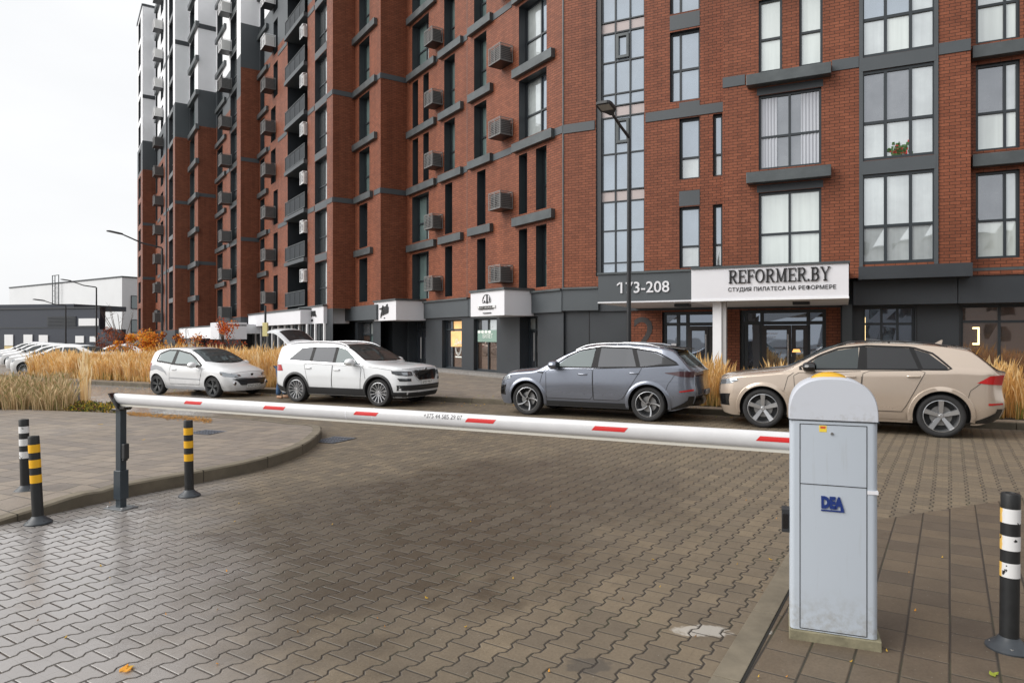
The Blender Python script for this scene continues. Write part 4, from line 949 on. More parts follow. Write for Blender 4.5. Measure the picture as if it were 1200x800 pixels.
# ================================================================== BUILDINGS FURTHER OFF
def boxb(parent, name, c, ax, w, d, z0, z1, m, bevel=0):
    """box: corner c (2d), ax unit vector along w, depth to the left of ax"""
    ay = Vector((-ax.y, ax.x)); b = MB(); b.box(lambda u, v, z: (c.x + ax.x * u + ay.x * v, c.y + ax.y * u + ay.y * v, z), 0, w, 0, d, z0, z1, m); return b.build(name, parent)
WPAN = mat('white_sandwich_panel', (.66, .67, .68), .6, noise=.05, nscale=.3)
NAVY = mat('navy_cladding', (.020, .027, .043), .5, noise=.1, nscale=.4)
wb = empty('white_warehouse', (-72, 110, 0)); WORLDP.add(wb.name); tag(wb, 'large white windowless hall with a roof ladder behind the navy building, left of the towers', 'building')
def vp(px, Y): return Vector(((px - 600) / FPX * Y, Y))
pa, pb = vp(11, 118), vp(143, 96); axw = (pb - pa).normalized(); Lw = (pb - pa).length
zt_ = 10.1
boxb(wb, 'wall', pa, axw, Lw, 40, 0, zt_, WPAN); boxb(wb, 'roof_edge', pa + Vector((axw.y, -axw.x)) * .1, axw, Lw + .1, 40, zt_, zt_ + .18, DARKM)
sidep = Plane(pb, Vector((-axw.y, axw.x)), axw)
for z in (2.9, 6.3): window(wb, sidep, 1.2, 9.5, z - .6, z + 1.3, vs=(.33, .66), glass=[G_DARK], rec=-.06, fw=.1)
plw = Plane(pa, axw, Vector((axw.y, -axw.x))); lad = MB(); sL = plw.s_of(67.5); fl_ = lambda a, z, h: plw.pt(a, z, h)
for a in (0, .9, 2.2): lad.box(fl_, sL + a - 1, sL + a - .9, 5.5, zt_ + 1.3, .3, .4, CAPM)
for i in range(8): lad.box(fl_, sL - 1, sL - .1, 5.7 + i * .8, 5.75 + i * .8, .3, .4, CAPM)
lad.box(fl_, sL - 1, sL + 1.3, zt_ + 1.2, zt_ + 1.3, .3, .4, CAPM); lad.build('roof_ladder', wb)
nb_ = empty('navy_building', (-50, 80, 0)); WORLDP.add(nb_.name); tag(nb_, 'low dark navy commercial building with white doors beyond the car park', 'building')
qa, qb = vp(-90, 82), vp(117, 74); axn = (qb - qa).normalized(); Ln = (qb - qa).length
boxb(nb_, 'wall', qa, axn, Ln, .7, 0, 4.85, NAVY); boxb(nb_, 'roof_edge', qa + Vector((axn.y, -axn.x)) * .12, axn, Ln + .1, .8, 4.85, 5.0, DARKM)
qc, qd = vp(-60, 79), vp(73, 76); boxb(nb_, 'upper_block', qc + Vector((0, 2)), (qd - qc).normalized(), (qd - qc).length, 8, 4.9, 5.5, NAVY)
qe, qf = vp(117, 74), vp(142, 73); boxb(nb_, 'low_wing', qe, (qf - qe).normalized(), (qf - qe).length, .6, 0, 2.55, NAVY)
pln = Plane(qa, axn, Vector((axn.y, -axn.x)))
bar(nb_, pln, 0, Ln, 2.72, 2.82, -.02, .06, DARKM, 'band')
PW = mat('white_door_panel', (.75, .76, .77), .5); YB = mat('pale_yellow_panel', (.62, .5, .26), .6)
for px, w_, z0, z1, m in ((11, .66, .75, 2.0, PW), (33.5, .66, .75, 2.0, PW), (51.5, .66, .85, 1.95, PW), (94, .6, 1.1, 1.85, PW), (110.5, .55, 1.2, 1.8, PW), (104.5, 1.4, 2.95, 3.75, PW), (11, .66, .0, .7, YB), (33.5, .66, .1, .7, YB)):
    s_ = pln.s_of(px); bar(nb_, pln, s_ - w_, s_ + w_, z0, z1, .02, .09, m, 'door_panel')
s_ = pln.s_of(78)
for i in range(7): bar(nb_, pln, s_ - 2.8, s_ + 1.4, 2.95 + i * .16, 3.04 + i * .16, .02, .08, DARKM, 'louvre')
# buildings on the opposite side of the street, seen mirrored in the shop windows
ob = empty('brick_office', (22, -16, 0)); WORLDP.add(ob.name); tag(ob, 'red brick office house mirrored in the bronze shop glass at the right', 'building')
po = Plane(Vector((34, -14)), Vector((-1, .25)).normalized(), Vector((.243, .97)))
w = MB(); oo = [(2 + i * 3, 3.4 + i * 3, 1.2 + j * 3.2, 3.0 + j * 3.2) for i in range(7) for j in range(2)]
wall(w, po, 0, 24, 0, 8, oo, depth=.2); w.build('wall', ob)
for a in oo: window(ob, po, *a, vs=(.5,), glass=[G_PALE], rec=.15)
bar(ob, po, -.3, 24.3, 8, 8.3, -10, .3, DARKM, 'roof')
og = empty('panel_block', (-4, -48, 0)); WORLDP.add(og.name); tag(og, 'pale panel housing block mirrored in the entrance doors', 'building')
pg_ = Plane(Vector((14, -48)), Vector((-1, .12)).normalized(), Vector((.119, .993)))
w = MB(); oo = [(2 + i * 4, 4 + i * 4, 1.2 + j * 3, 2.8 + j * 3) for i in range(9) for j in range(4)]
wall(w, pg_, 0, 38, 0, 14, oo, depth=.2, zones=[(1e9, mat('pale_panel', (.45, .46, .48), .8))]); w.build('wall', og)
for a in oo: window(og, pg_, *a, vs=(.5,), glass=[G_DARK], rec=.15)
bar(og, pg_, -.3, 38.3, 14, 14.3, -10, .3, DARKM, 'roof')
# ================================================================== CARS
def interp(tab, x):
    if x <= tab[0][0]: return tab[0][1]
    for i in range(len(tab) - 1):
        if x <= tab[i + 1][0]:
            a, b = tab[i], tab[i + 1]; t = (x - a[0]) / (b[0] - a[0]); return a[1] + (b[1] - a[1]) * t
    return tab[-1][1]
def smooth_tab(tab, it=2):
    for _ in range(it):
        q = [tab[0]]
        for i in range(len(tab) - 1):
            a, b = tab[i], tab[i + 1]
            q += [(a[0] * .75 + b[0] * .25, a[1] * .75 + b[1] * .25), (a[0] * .25 + b[0] * .75, a[1] * .25 + b[1] * .75)]
        tab = q + [tab[-1]]
    return tab
TYRE = mat('tyre_rubber', (.018, .018, .019), .75, noise=.2, nscale=10)
CARGLASS = glass_mat('car_glass', (.014, .019, .020), .01, tint=(.46, .56, .58))
CARGLASS_D = glass_mat('car_glass_privacy', (.004, .004, .005), .0, tint=(.30, .33, .38))
CLAD = mat('black_plastic', (.022, .023, .025), .55); GLOSSB = mat('gloss_black', (.008, .008, .009), .12, coat=.6)
SEAM = mat('panel_gap', (.006, .006, .006), .8); CHROME = mat('chrome', (.75, .76, .78), .12, metal=1)
PILL = mat('pillar_black', (.009, .009, .010), .55, spec=.25)
REDL = mat('tail_light_red', (.40, .012, .012), .15, coat=.8); HEADL = mat('headlight_lens', (.30, .32, .34), .08, metal=.7, coat=1); HEADD = mat('headlight_dark', (.05, .055, .06), .08, metal=.4, coat=1)
PLATE = mat('number_plate', (.72, .73, .72), .5); SILV = mat('alloy_silver', (.55, .56, .58), .28, metal=.85); DGRIM = mat('wheel_dark_grey', (.075, .078, .08), .4); BRAKE = mat('brake_disc', (.28, .28, .28), .4, metal=.8)
WHITEL = mat('reversing_light', (.6, .6, .62), .2, coat=.6)

class Car:
    def __init__(s, name, L, HW, top, crown, belt, zb, nose, tail, plan, wheels, R, paint, bow=.14, tumble=.42, a=.62, arch=.065, shoulder=.03):
        s.L, s.HW, s.top, s.crown, s.belt, s.zb = L, HW, smooth_tab(top), smooth_tab(crown, 1), belt, zb
        s.nose, s.tail, s.plan, s.wh, s.R, s.paint, s.bow, s.k, s.a, s.arch, s.sh = smooth_tab(nose, 1), smooth_tab(tail, 1), smooth_tab(plan, 2), wheels, R, paint, bow, tumble, a, arch, shoulder
        s.root = empty(name); s.name = name
    def T(s, x): return interp(s.top, x)
    def ze(s, x): return s.T(x) - interp(s.crown, x)
    def P(s, x):
        e = min(x, s.L - x); r = .42; c = 1.0
        if e < r: c = 1 - .17 * (1 - e / r) ** 2.4
        return c * interp(s.plan, x)
    def Wd(s, x, z):
        b = interp(s.belt, x); w = s.HW
        if z < .58: w -= .10 * max(0, (.58 - z) / .36) ** 1.7
        if z > .72: w -= s.sh * min(1, max(0, (z - .72) / max(.05, b - .72))) ** 1.5
        if z > b:
            d = z - b; w -= .012 * min(1, d / .03) + d * s.k + .10 * d * d
        # character crease and hollow of the doors
        mid = max(0, 1 - abs(x - s.L / 2) / (s.L * .30)); w -= .016 * mid * math.exp(-((z - .55) / .12) ** 2)
        return w * s.P(x)
    def zt(s, x, y):
        e = s.ze(x); We = s.Wd(x, e); p = 2.3; q = min(1, abs(y) / We); return e + interp(s.crown, x) * (1 - q ** p) ** (1 / p)
    def warp(s, x, y, z):
        X = x
        if x < s.a: X = x + (1 - x / s.a) ** 2 * (interp(s.nose, z) + s.bow * (abs(y) / s.HW) ** 2.2)
        e = s.L - x
        if e < s.a: X = X - (1 - e / s.a) ** 2 * (interp(s.tail, z) + s.bow * .8 * (abs(y) / s.HW) ** 2.2)
        return Vector((X - s.L / 2, y, z))
    def side(s, x, z, sg, off=.004): return s.warp(x, sg * (s.Wd(x, z) + off), z)
    def rnd(s, y, z, off, rear=False):
        """point on the nose (or tail) surface for lateral y"""
        e0 = 0.0; Y0 = s.Wd(s.L if rear else 0, z)
        if abs(y) <= Y0: x = 0
        else:
            lo, hi = 0, .45
            for _ in range(22):
                m = (lo + hi) / 2
                if s.Wd(s.L - m if rear else m, z) < abs(y): lo = m
                else: hi = m
            x = (lo + hi) / 2
        fr = min(1, max(0, (abs(y) - Y0 * .9) / (s.HW - Y0 * .9 + 1e-6)))
        x2 = s.L - x + off * (1 - fr) if rear else x - off * (1 - fr)
        return s.warp(x2, y + math.copysign(off * fr, y), z)
    def body(s):
        xs = [0, .012, .03, .06, .10, .15, .21, .28, .36, .44, .52]; n = 62
        xs = xs + [.52 + (s.L - 1.04) * i / n for i in range(1, n)] + [s.L - q for q in reversed(xs)]
        m1, m2, m3 = 12, 8, 9
        def section(x):
            zb = interp(s.zb, x); e = s.ze(x); b = min(interp(s.belt, x), e - .03); pts = []
            for i in range(m1): z = zb + (b - zb) * (i / m1) ** .8; pts.append((s.Wd(x, z), z))
            for i in range(m2): z = b + (e - b) * i / m2; pts.append((s.Wd(x, z), z))
            We = s.Wd(x, e); c = interp(s.crown, x); p = 2.3
            for i in range(m3 + 1):
                t = pi / 2 * i / m3; pts.append((max(0, We * cos(t) ** (2 / p)) if i < m3 else 0, e + c * sin(t) ** (2 / p)))
            return pts
        v, f = [], []; secs = [section(x) for x in xs]; M = len(secs[0]); n2 = 2 * M
        for x, sc in zip(xs, secs):
            for y, z in sc: v.append(s.warp(x, y, z))
            for y, z in reversed(sc): v.append(s.warp(x, -y, z))
        # merge centre duplicates later by remove doubles
        for i in range(len(xs) - 1):
            for j in range(n2):
                a, b = i * n2 + j, i * n2 + (j + 1) % n2; f.append((a, b, b + n2, a + n2))
        ny = 10
        for end in (0, len(xs) - 1):
            sc = secs[end]; x = xs[end]; base = len(v)
            for (y, z) in sc:
                for q in range(1, ny): yy = y * (1 - 2 * q / ny); v.append(s.warp(x, yy, z))
            for j in range(M - 1):
                def idx(jj, q):
                    if q == 0: return end * n2 + jj
                    if q == ny: return end * n2 + n2 - 1 - jj
                    return base + jj * (ny - 1) + q - 1
                for q in range(ny):
                    t = (idx(j, q), idx(j, q + 1), idx(j + 1, q + 1), idx(j + 1, q)); f.append(t if end == 0 else tuple(reversed(t)))
        bm = bmesh.new(); vs = [bm.verts.new(q) for q in v]
        for q in f:
            try: bm.faces.new([vs[i] for i in q])
            except ValueError: pass
        bmesh.ops.remove_doubles(bm, verts=bm.verts, dist=.0004); bmesh.ops.dissolve_degenerate(bm, dist=.0003, edges=bm.edges)
        bmesh.ops.recalc_face_normals(bm, faces=bm.faces)
        me = bpy.data.meshes.new('body'); bm.to_mesh(me); bm.free(); me.materials.append(s.paint); me.materials.append(CLAD)
        bo = bpy.data.objects.new('body', me); COL.objects.link(bo)
        # wheel housings
        for xw in s.wh:
            for sg in (1, -1):
                cb = bmesh.new(); N = 44; ra = s.R + s.arch; y_in, y_out = s.HW - .36, s.HW + .25; loops = []
                for yy in (y_in, y_out):
                    lp = []
                    for i in range(N):
                        t = 2 * pi * (i + .37) / N; zz = s.R + ra * sin(t)
                        if sin(t) < 0: zz = s.R + ra * sin(t) * 1.6
                        lp.append(cb.verts.new((xw - s.L / 2 + ra * cos(t), sg * yy, zz)))
                    loops.append(lp)
                for i in range(N): cb.faces.new((loops[0][i], loops[0][(i + 1) % N], loops[1][(i + 1) % N], loops[1][i]))
                cb.faces.new(loops[0]); cb.faces.new(loops[1])
                for q in cb.faces: q.material_index = 1
                bmesh.ops.recalc_face_normals(cb, faces=cb.faces)
                cm_ = bpy.data.meshes.new('cut'); cb.to_mesh(cm_); cb.free(); cm_.materials.append(s.paint); cm_.materials.append(CLAD)
                co = bpy.data.objects.new('cut', cm_); COL.objects.link(co)
                md = bo.modifiers.new('b', 'BOOLEAN'); md.object = co; md.operation = 'DIFFERENCE'; md.solver = 'EXACT'
                dg = bpy.context.evaluated_depsgraph_get(); me2 = bpy.data.meshes.new_from_object(bo.evaluated_get(dg))
                bo.modifiers.clear(); bo.data = me2; bpy.data.objects.remove(co)
        me2.polygons.foreach_set('use_smooth', [True] * len(me2.polygons)); me2.set_sharp_from_angle(angle=radians(38)); me2.update()
        bo.parent = s.root; s.bo = bo; return bo
    # ---- surface patches
    def _samp(s, poly, n):
        L = [0]
        for i in range(len(poly) - 1): L.append(L[-1] + math.dist(poly[i], poly[i + 1]))
        out = []
        for k in range(n + 1):
            t = L[-1] * k / n; i = 0
            while i < len(L) - 2 and L[i + 1] < t: i += 1
            u = (t - L[i]) / max(1e-9, L[i + 1] - L[i]); a, b = poly[i], poly[i + 1]; out.append((a[0] + (b[0] - a[0]) * u, a[1] + (b[1] - a[1]) * u))
        return out
    @staticmethod
    def outw(v, f):
        if not f: return f
        q = f[len(f) // 2]; a, b, c = Vector(v[q[0]]), Vector(v[q[1]]), Vector(v[q[2]]); ctr = (a + b + c) / 3; nn = (b - a).cross(c - a)
        if nn.length < 1e-12: q = f[0]; a, b, c = Vector(v[q[0]]), Vector(v[q[1]]), Vector(v[q[2]]); ctr = (a + b + c) / 3; nn = (b - a).cross(c - a)
        return [tuple(reversed(q)) for q in f] if nn.dot(ctr - Vector((ctr.x * .6, 0, .7))) < 0 else f
    def patch(s, mb, fn, lo, hi, m, n=26, k=8, th=.0):
        A, B = s._samp(lo, n), s._samp(hi, n); v = []; f = []
        for i in range(n + 1):
            for j in range(k + 1):
                t = j / k; v.append(fn(A[i][0] + (B[i][0] - A[i][0]) * t, A[i][1] + (B[i][1] - A[i][1]) * t))
        for i in range(n):
            for j in range(k):
                a = i * (k + 1) + j; f.append((a, a + k + 1, a + k + 2, a + 1))
        mb.raw(v, s.outw(v, f), m)
    def sidep(s, name, lo, hi, m, off=.005, parent=None, sides=(1, -1), mirror_parents=None, n=26, k=8):
        out = []
        for i, sg in enumerate(sides):
            mb = MB(); s.patch(mb, lambda x, z: s.side(x, z, sg, off), lo, hi, m, n, k)
            out.append(mb.build(name, (mirror_parents[i] if mirror_parents else parent) or s.root, smooth=50))
        return out
    def ribbon(s, mb, fn, path, w, m, closed=False):
        P_ = s._samp(path + ([path[0]] if closed else []), max(8, int(len(path) * 6)))
        v, f = [], []
        for i, p in enumerate(P_):
            a, b = P_[max(i - 1, 0)], P_[min(i + 1, len(P_) - 1)]; dx, dy = b[0] - a[0], b[1] - a[1]; L = math.hypot(dx, dy) or 1; nx, ny = -dy / L * w / 2, dx / L * w / 2
            v += [fn(p[0] + nx, p[1] + ny), fn(p[0] - nx, p[1] - ny)]
        for i in range(len(P_) - 1): f.append((2 * i, 2 * i + 1, 2 * i + 3, 2 * i + 2))
        mb.raw(v, s.outw(v, f), m)
    def seam(s, path, w=.009, m=None, off=.0045, name='panel_line', fnr=None):
        mb = MB()
        if fnr: s.ribbon(mb, fnr, path, w, m or SEAM)
        else:
            for sg in (1, -1): s.ribbon(mb, lambda x, z: s.side(x, z, sg, off), path, w, m or SEAM)
        return mb.build(name, s.root, smooth=60)
    def door(s, lo, hi, handle=None, hm=None):
        """lo/hi curves of the lower door skin; returns the two door objects"""
        ds = s.sidep('door', lo, hi, s.paint, off=.0035, n=20, k=12)
        ol = lo + list(reversed(hi))
        for d, sg in zip(ds, (1, -1)):
            g_ = MB(); s.ribbon(g_, lambda x, z: s.side(x, z, sg, .006), ol, .009, SEAM, closed=True); g_.build('door_gap', d, smooth=60)
            if handle:
                hx, hz = handle; h = MB(); p0 = s.side(hx, hz, sg, .0)
                c2 = MB(); c2.lathe([(0, .0), (.001, .0)], SEAM, 4) if 0 else None
                h.grid(lambda u, v: Vector(s.side(hx + .11 * (2 * u - 1), hz + .017 * sin(2 * pi * v), sg, .004 + .030 * max(0, sin(pi * u)) ** .35 + .010 * cos(2 * pi * v))), 14, 10, hm or s.paint)
                h.build('handle', d, smooth=60)
        return ds
    def arches(s, m, w=.055, off=.012, a0=-12, a1=192):
        for xw in s.wh:
            for sg in (1, -1):
                mb = MB(); n = 30; v, f = [], []
                for i in range(n + 1):
                    t = radians(a0 + (a1 - a0) * i / n)
                    for r, o in ((s.R + s.arch - .006, -.012), (s.R + s.arch - .004, off), (s.R + s.arch + w * .8, off), (s.R + s.arch + w, .001)):
                        z = max(s.R + r * sin(t), .17); v.append(s.side(xw + r * cos(t), z, sg, o))
                for i in range(n):
                    for j in range(3): a = i * 4 + j; f.append((a, a + 4, a + 5, a + 1))
                mb.raw(v, f, m); mb.build('wheel_arch_trim', s.root, smooth=50)
    def wheels(s, kind, R=None, inset=.03, wd=.235):
        R = R or s.R
        for xw in s.wh:
            for sg in (1, -1):
                y0 = s.HW * s.P(xw) - inset
                fn = lambda x, y, z: (xw - s.L / 2 + x, sg * (y0 + z), R + y)      # z outward
                w_ = MB(); rr = R * .735
                w_.lathe([(rr * .97, -wd + .02), (R * .93, -wd), (R * .985, -wd + .02), (R, -wd * .7), (R, -wd * .3), (R * .985, -.02), (R * .94, -.0), (R * .85, .006), (rr + .012, -.004), (rr * .99, -.012)], TYRE, 44, fn, cap=False)
                wo = w_.build('wheel', s.root, smooth=40)
                t_ = MB(); RM = SILV if kind != 'dark' else DGRIM
                t_.lathe([(rr * 1.0, -.02), (rr * 1.005, -.004), (rr * .975, -.002), (rr * .955, -.018), (rr * .93, -.12), (rr * .9, -.17)], RM, 40, fn, cap=False)
                t_.lathe([(0, -.165), (rr * .93, -.165)], CLAD, 30, fn, cap=False)
                t_.lathe([(.0, -.10), (rr * .62, -.10), (rr * .62, -.12), (0, -.12)], BRAKE, 30, fn)
                t_.lathe([(0, -.018), (R * .075, -.018), (R * .10, -.03), (R * .13, -.06), (R * .13, -.10)], RM if kind != 'blade' else GLOSSB, 20, fn, cap=False)
                def spoke(t, r0, r1, w0, w1, tw=0, m=RM, d0=-.035, d1=-.008):
                    N = 5; v, f = [], []
                    for i in range(N + 1):
                        u = i / N; r = r0 + (r1 - r0) * u; ang = t + tw * u; w = w0 + (w1 - w0) * u; d = d0 + (d1 - d0) * u + .0
                        cx_, cy_ = r * cos(ang), r * sin(ang); px_, py_ = -sin(ang), cos(ang)
                        v += [fn(cx_ - px_ * w, cy_ - py_ * w, d - .045), fn(cx_ - px_ * w * .8, cy_ - py_ * w * .8, d), fn(cx_ + px_ * w * .8, cy_ + py_ * w * .8, d), fn(cx_ + px_ * w, cy_ + py_ * w, d - .045)]
                    for i in range(N):
                        for j in range(3): a = 4 * i + j; f.append((a, a + 4, a + 5, a + 1))
                    t_.raw(v, f, m)
                if kind == 'five':
                    for i in range(5):
                        t = 2 * pi * i / 5 + pi / 2; spoke(t, R * .08, rr * .97, R * .085, R * .135)
                elif kind == 'blade':
                    for i in range(5):
                        t = 2 * pi * i / 5 + pi / 2; spoke(t, R * .09, rr * .97, R * .045, R * .085, tw=.45 * sg, m=GLOSSB, d0=-.04, d1=-.014); spoke(t + .03, R * .10, rr * .95, R * .022, R * .062, tw=.45 * sg, m=SILV, d0=-.034, d1=-.009)
                elif kind == 'multi':
                    for i in range(14):
                        t = 2 * pi * i / 14 + pi / 2; spoke(t, R * .10, rr * .97, R * .022, R * .034)
                else:
                    for i in range(5):
                        t = 2 * pi * i / 5 + pi / 2
                        for q in (-.17, .17): spoke(t + q, R * .10, rr * .97, R * .05, R * .06, tw=-q * .3)
                for i in range(5):
                    t = 2 * pi * (i + .5) / 5 + pi / 2; t_.lathe([(0, -.025), (.010, -.025), (.012, -.04)], CHROME if kind != 'dark' else CLAD, 6, lambda x, y, z: fn(x + R * .085 * 1.25 * cos(t), y + R * .085 * 1.25 * sin(t), z))
                t_.build('rim', wo, smooth=35)
    def mirrors(s, x, z, m, size=(.12, .13, .085), base=None):
        size = (size[0] * 1.25, size[1] * 1.15, size[2] * 1.2)
        for sg in (1, -1):
            b = MB(); p = s.side(x, z, sg, 0); c = p + Vector((.02, sg * (.06 + size[1]), size[2] * .55))
            b.grid(lambda u, v: c + Vector((size[0] * (abs(cos(pi * v)) ** .6) * (-1 if cos(pi * v) < 0 else 1) * (.55 if cos(pi * v) > 0 else 1.0), sg * size[1] * sin(pi * v) * cos(2 * pi * u), size[2] * sin(pi * v) * sin(2 * pi * u))), 18, 10, m)
            b.tube([p + Vector((.03, -sg * .02, .0)), p + Vector((.03, sg * .08, .03))], [.04, .03], base or CLAD, 8)
            o = b.build('door_mirror', s.root, smooth=60)
            g_ = MB(); gx = c.x + size[0] * .55 + .002; g_.quad([(gx, c.y - size[1] * .7, c.z - size[2] * .6), (gx, c.y + size[1] * .7, c.z - size[2] * .6), (gx, c.y + size[1] * .7, c.z + size[2] * .6), (gx, c.y - size[1] * .7, c.z + size[2] * .6)], CARGLASS); g_.build('mirror_glass', o)
    def screen(s, name, x0, x1, f=.86, f1=None, sag0=.15, sag1=.06, m=None, off=.004, border=True):
        """windscreen / rear glass between stations x0 (lower) and x1 (upper)"""
        f1 = f1 or f; res = None
        for (e, mm, o_) in ((.028, GLOSSB, off), (0, m or CARGLASS, off + .0025)) if border else ((0, m or CARGLASS, off),):
            mb = MB()
            def fn(u, v):
                q = 2 * u - 1; sgn = 1 if x1 > x0 else -1
                a = x0 + sgn * (sag0 * q * q - (e if e else -.012)); b = x1 + sgn * (sag1 * q * q * .6 + (e if e else -.012)); x = a + (b - a) * v
                F = (f + (f1 - f) * v) * (1 + (e * 1.1 if e else -.015)); We = s.Wd(x, s.ze(x)); y = q * We * min(F, .985)
                return s.warp(x, y, s.zt(x, y) + o_)
            mb.grid(fn, 24, 14, mm); mb.f = s.outw(mb.v, mb.f); o = mb.build(name if not e else 'screen_border', s.root if not e else s.root, smooth=60)
            res = o
        return res
    def topline(s, mb, pts, w, m, off=.005):
        """ribbon on the upper surface, pts (x, y)"""
        s.ribbon(mb, lambda x, y: s.warp(x, y, s.zt(x, y) + off), pts, w, m)
    def rails(s, x0, x1, m, h=.05, f=.93, r=.016):
        for sg in (1, -1):
            b = MB(); pts = []
            for i in range(17):
                u = i / 16; x = x0 + (x1 - x0) * u; y = sg * s.Wd(x, s.ze(x)) * f; lift = h * min(1, sin(pi * u) * 3.2); pts.append(s.warp(x, y, s.zt(x, y) + lift))
            b.tube(pts, r, m, 8)
            for u in (.04, .5, .96):
                x = x0 + (x1 - x0) * u; y = sg * s.Wd(x, s.ze(x)) * f; p = s.warp(x, y, s.zt(x, y)); b.tube([p - Vector((0, 0, .02)), p + Vector((0, 0, h * .9 if .1 < u < .9 else h * .4))], .018, m, 6)
            b.build('roof_rail', s.root, smooth=60)
    def frontp(s, name, lo, hi, m, off=.006, rear=False, parent=None, n=24, k=6):
        mb = MB(); s.patch(mb, lambda y, z: s.rnd(y, z, off, rear), lo, hi, m, n, k); return mb.build(name, parent or s.root, smooth=55)
    def place(s, wheel_px_r, n_near, facing_left):
        """wheel_px_r: street coordinate r of the front wheel; n_near: near side line"""
        n = n_near + s.HW; d = -RV if facing_left else RV        # direction of local +x (rearwards)
        f0 = RV * wheel_px_r + NV * n; c = f0 + d * (s.L / 2 - s.wh[0])
        s.root.location = (c.x, c.y, 0.0); s.root.rotation_euler = (0, 0, atan2(d.y, d.x))
def plate(car, txt, z, rear=False, w=.52):
    e = car.L - .0 if rear else 0
    o = car.frontp('number_plate', [(-w / 2, z - .056), (w / 2, z - .056)], [(-w / 2, z + .056), (w / 2, z + .056)], PLATE, off=.022, rear=rear, n=6, k=2)
    sg = -1 if not rear else 1
    text_mesh(txt, .092, .002, lambda x, y, zz: car.rnd(x * (-1 if not rear else 1) * -1 if rear else -x * -1 * -1, z - .033 + y, .0245, rear), INK, 'plate_lettering', o, xscale=1.12)
def paint(name, col, metal=.0, rough=.32, coat=1.0, dirt=.12):
    m = mat(name, col, rough, metal=metal, coat=coat); g = NG(m); b = m.node_tree.nodes['Principled BSDF']
    geo = g.n('ShaderNodeTexCoord').outputs['Object']; sx = g.n('ShaderNodeSeparateXYZ'); g.put(sx.inputs[0], geo)
    d = g.m('MULTIPLY', g.rng(sx.outputs[2], .15, .62, 1, 0, True), g.rng(g.noise(geo, 5, 5), .35, .7, .25, 1)); 
    c = g.mix(g.m('MULTIPLY', d, dirt * 4), (*col, 1), (.11, .10, .088, 1)); g.put(b.inputs['Base Color'], c)
    g.put(b.inputs['Coat Weight'], g.m('SUBTRACT', coat, g.m('MULTIPLY', d, coat * .7))); g.put(b.inputs['Roughness'], g.rng(d, 0, 1, rough, .7))
    return m
# ---------------------------------------------------------------- beige coupe SUV (nearest, facing left)
BEIGE = paint('beige_metallic_paint', (.53, .44, .36), metal=.5, rough=.24, dirt=.08)
q8 = Car('parked_car', 4.99, .98,
    top=[(0, .98), (.06, 1.03), (.5, 1.10), (1.1, 1.17), (1.40, 1.21), (1.62, 1.36), (2.05, 1.58), (2.36, 1.685), (2.75, 1.715), (3.2, 1.715), (3.7, 1.69), (4.1, 1.645), (4.36, 1.60), (4.42, 1.57), (4.66, 1.36), (4.86, 1.20), (4.99, 1.17)],
    crown=[(0, .10), (1.2, .14), (1.5, .10), (2.4, .075), (4.0, .075), (4.3, .09), (4.99, .10)],
    belt=[(0, 1.0), (1.3, 1.08), (2, 1.12), (3.4, 1.16), (4.2, 1.19), (4.99, 1.16)], zb=[(0, .26), (.3, .23), (4.5, .24), (4.8, .34), (4.99, .38)],
    nose=[(.2, .12), (.35, .03), (.55, .0), (.8, .0), (.95, .03), (1.05, .10)], tail=[(.3, .13), (.45, .05), (.6, .0), (.85, .05), (1.0, .04), (1.18, .0)],
    plan=[(0, .95), (.6, .985), (1.5, 1), (3.6, 1), (4.4, .985), (4.99, .95)], wheels=(.94, 3.93), R=.385, paint=BEIGE, bow=.2, tumble=.40)
c = q8; tag(c.root, 'beige metallic coupe SUV with five-spoke silver wheels, parked at the right behind the barrier cabinet', 'car', 'cars parked along the kerb')
c.body()
c.door([(1.55, .44), (2.62, .44)], [(1.48, .70), (1.50, 1.10), (2.68, 1.155)][1:], handle=(2.47, 1.05)); 
c.door([(2.635, .44), (3.33, .44)], [(2.695, 1.155), (3.70, 1.19)], handle=(3.50, 1.08))
c.sidep('door_sill_trim', [(1.50, .30), (3.38, .30)], [(1.50, .42), (3.38, .42)], BEIGE, off=.012)
c.sidep('side_window', [(1.66, 1.18), (2.62, 1.20)], [(1.72, 1.22), (1.93, 1.40), (2.25, 1.53), (2.62, 1.592)], CARGLASS, off=.006)
c.sidep('pillar_trim', [(2.60, 1.19), (2.76, 1.20)], [(2.64, 1.60), (2.76, 1.60)], PILL, off=.009)
c.sidep('side_window', [(2.76, 1.20), (3.60, 1.22)], [(2.76, 1.60), (3.20, 1.595), (3.46, 1.575)], CARGLASS_D, off=.006)
c.sidep('pillar_trim', [(3.58, 1.215), (3.65, 1.22)], [(3.44, 1.59), (3.52, 1.585)], PILL, off=.009)
c.sidep('side_window', [(3.63, 1.22), (4.02, 1.23), (4.03, 1.24)], [(3.50, 1.572), (3.75, 1.49), (4.03, 1.25)], CARGLASS_D, off=.006)
c.seam([(1.60, 1.175), (2.6, 1.19), (4.10, 1.215), (3.82, 1.49), (3.5, 1.60), (2.76, 1.625), (2.3, 1.575), (1.95, 1.435), (1.60, 1.20)], .030, PILL, off=.011, name='window_trim')
c.screen('windscreen', 1.38, 2.34, f=.90, sag0=.26)
c.screen('rear_window', 4.86, 4.44, f=.80, sag0=.06, sag1=.02)
c.arches(BEIGE, w=.075, off=.020); c.wheels('five')
c.mirrors(1.80, 1.165, GLOSSB, (.13, .13, .085))
c.seam([(1.33, .75), (1.40, 1.02), (1.50, 1.10)], .008); c.seam([(4.28, .55), (4.36, .85), (4.52, .98)], .008)
c.frontp('grille', [(-.42, .52), (-.50, .70), (-.46, .92)][::-1][:1] + [(-.36, .50), (.36, .50), (.46, .92)], [(-.46, .925), (.46, .925)], GLOSSB, off=.012)
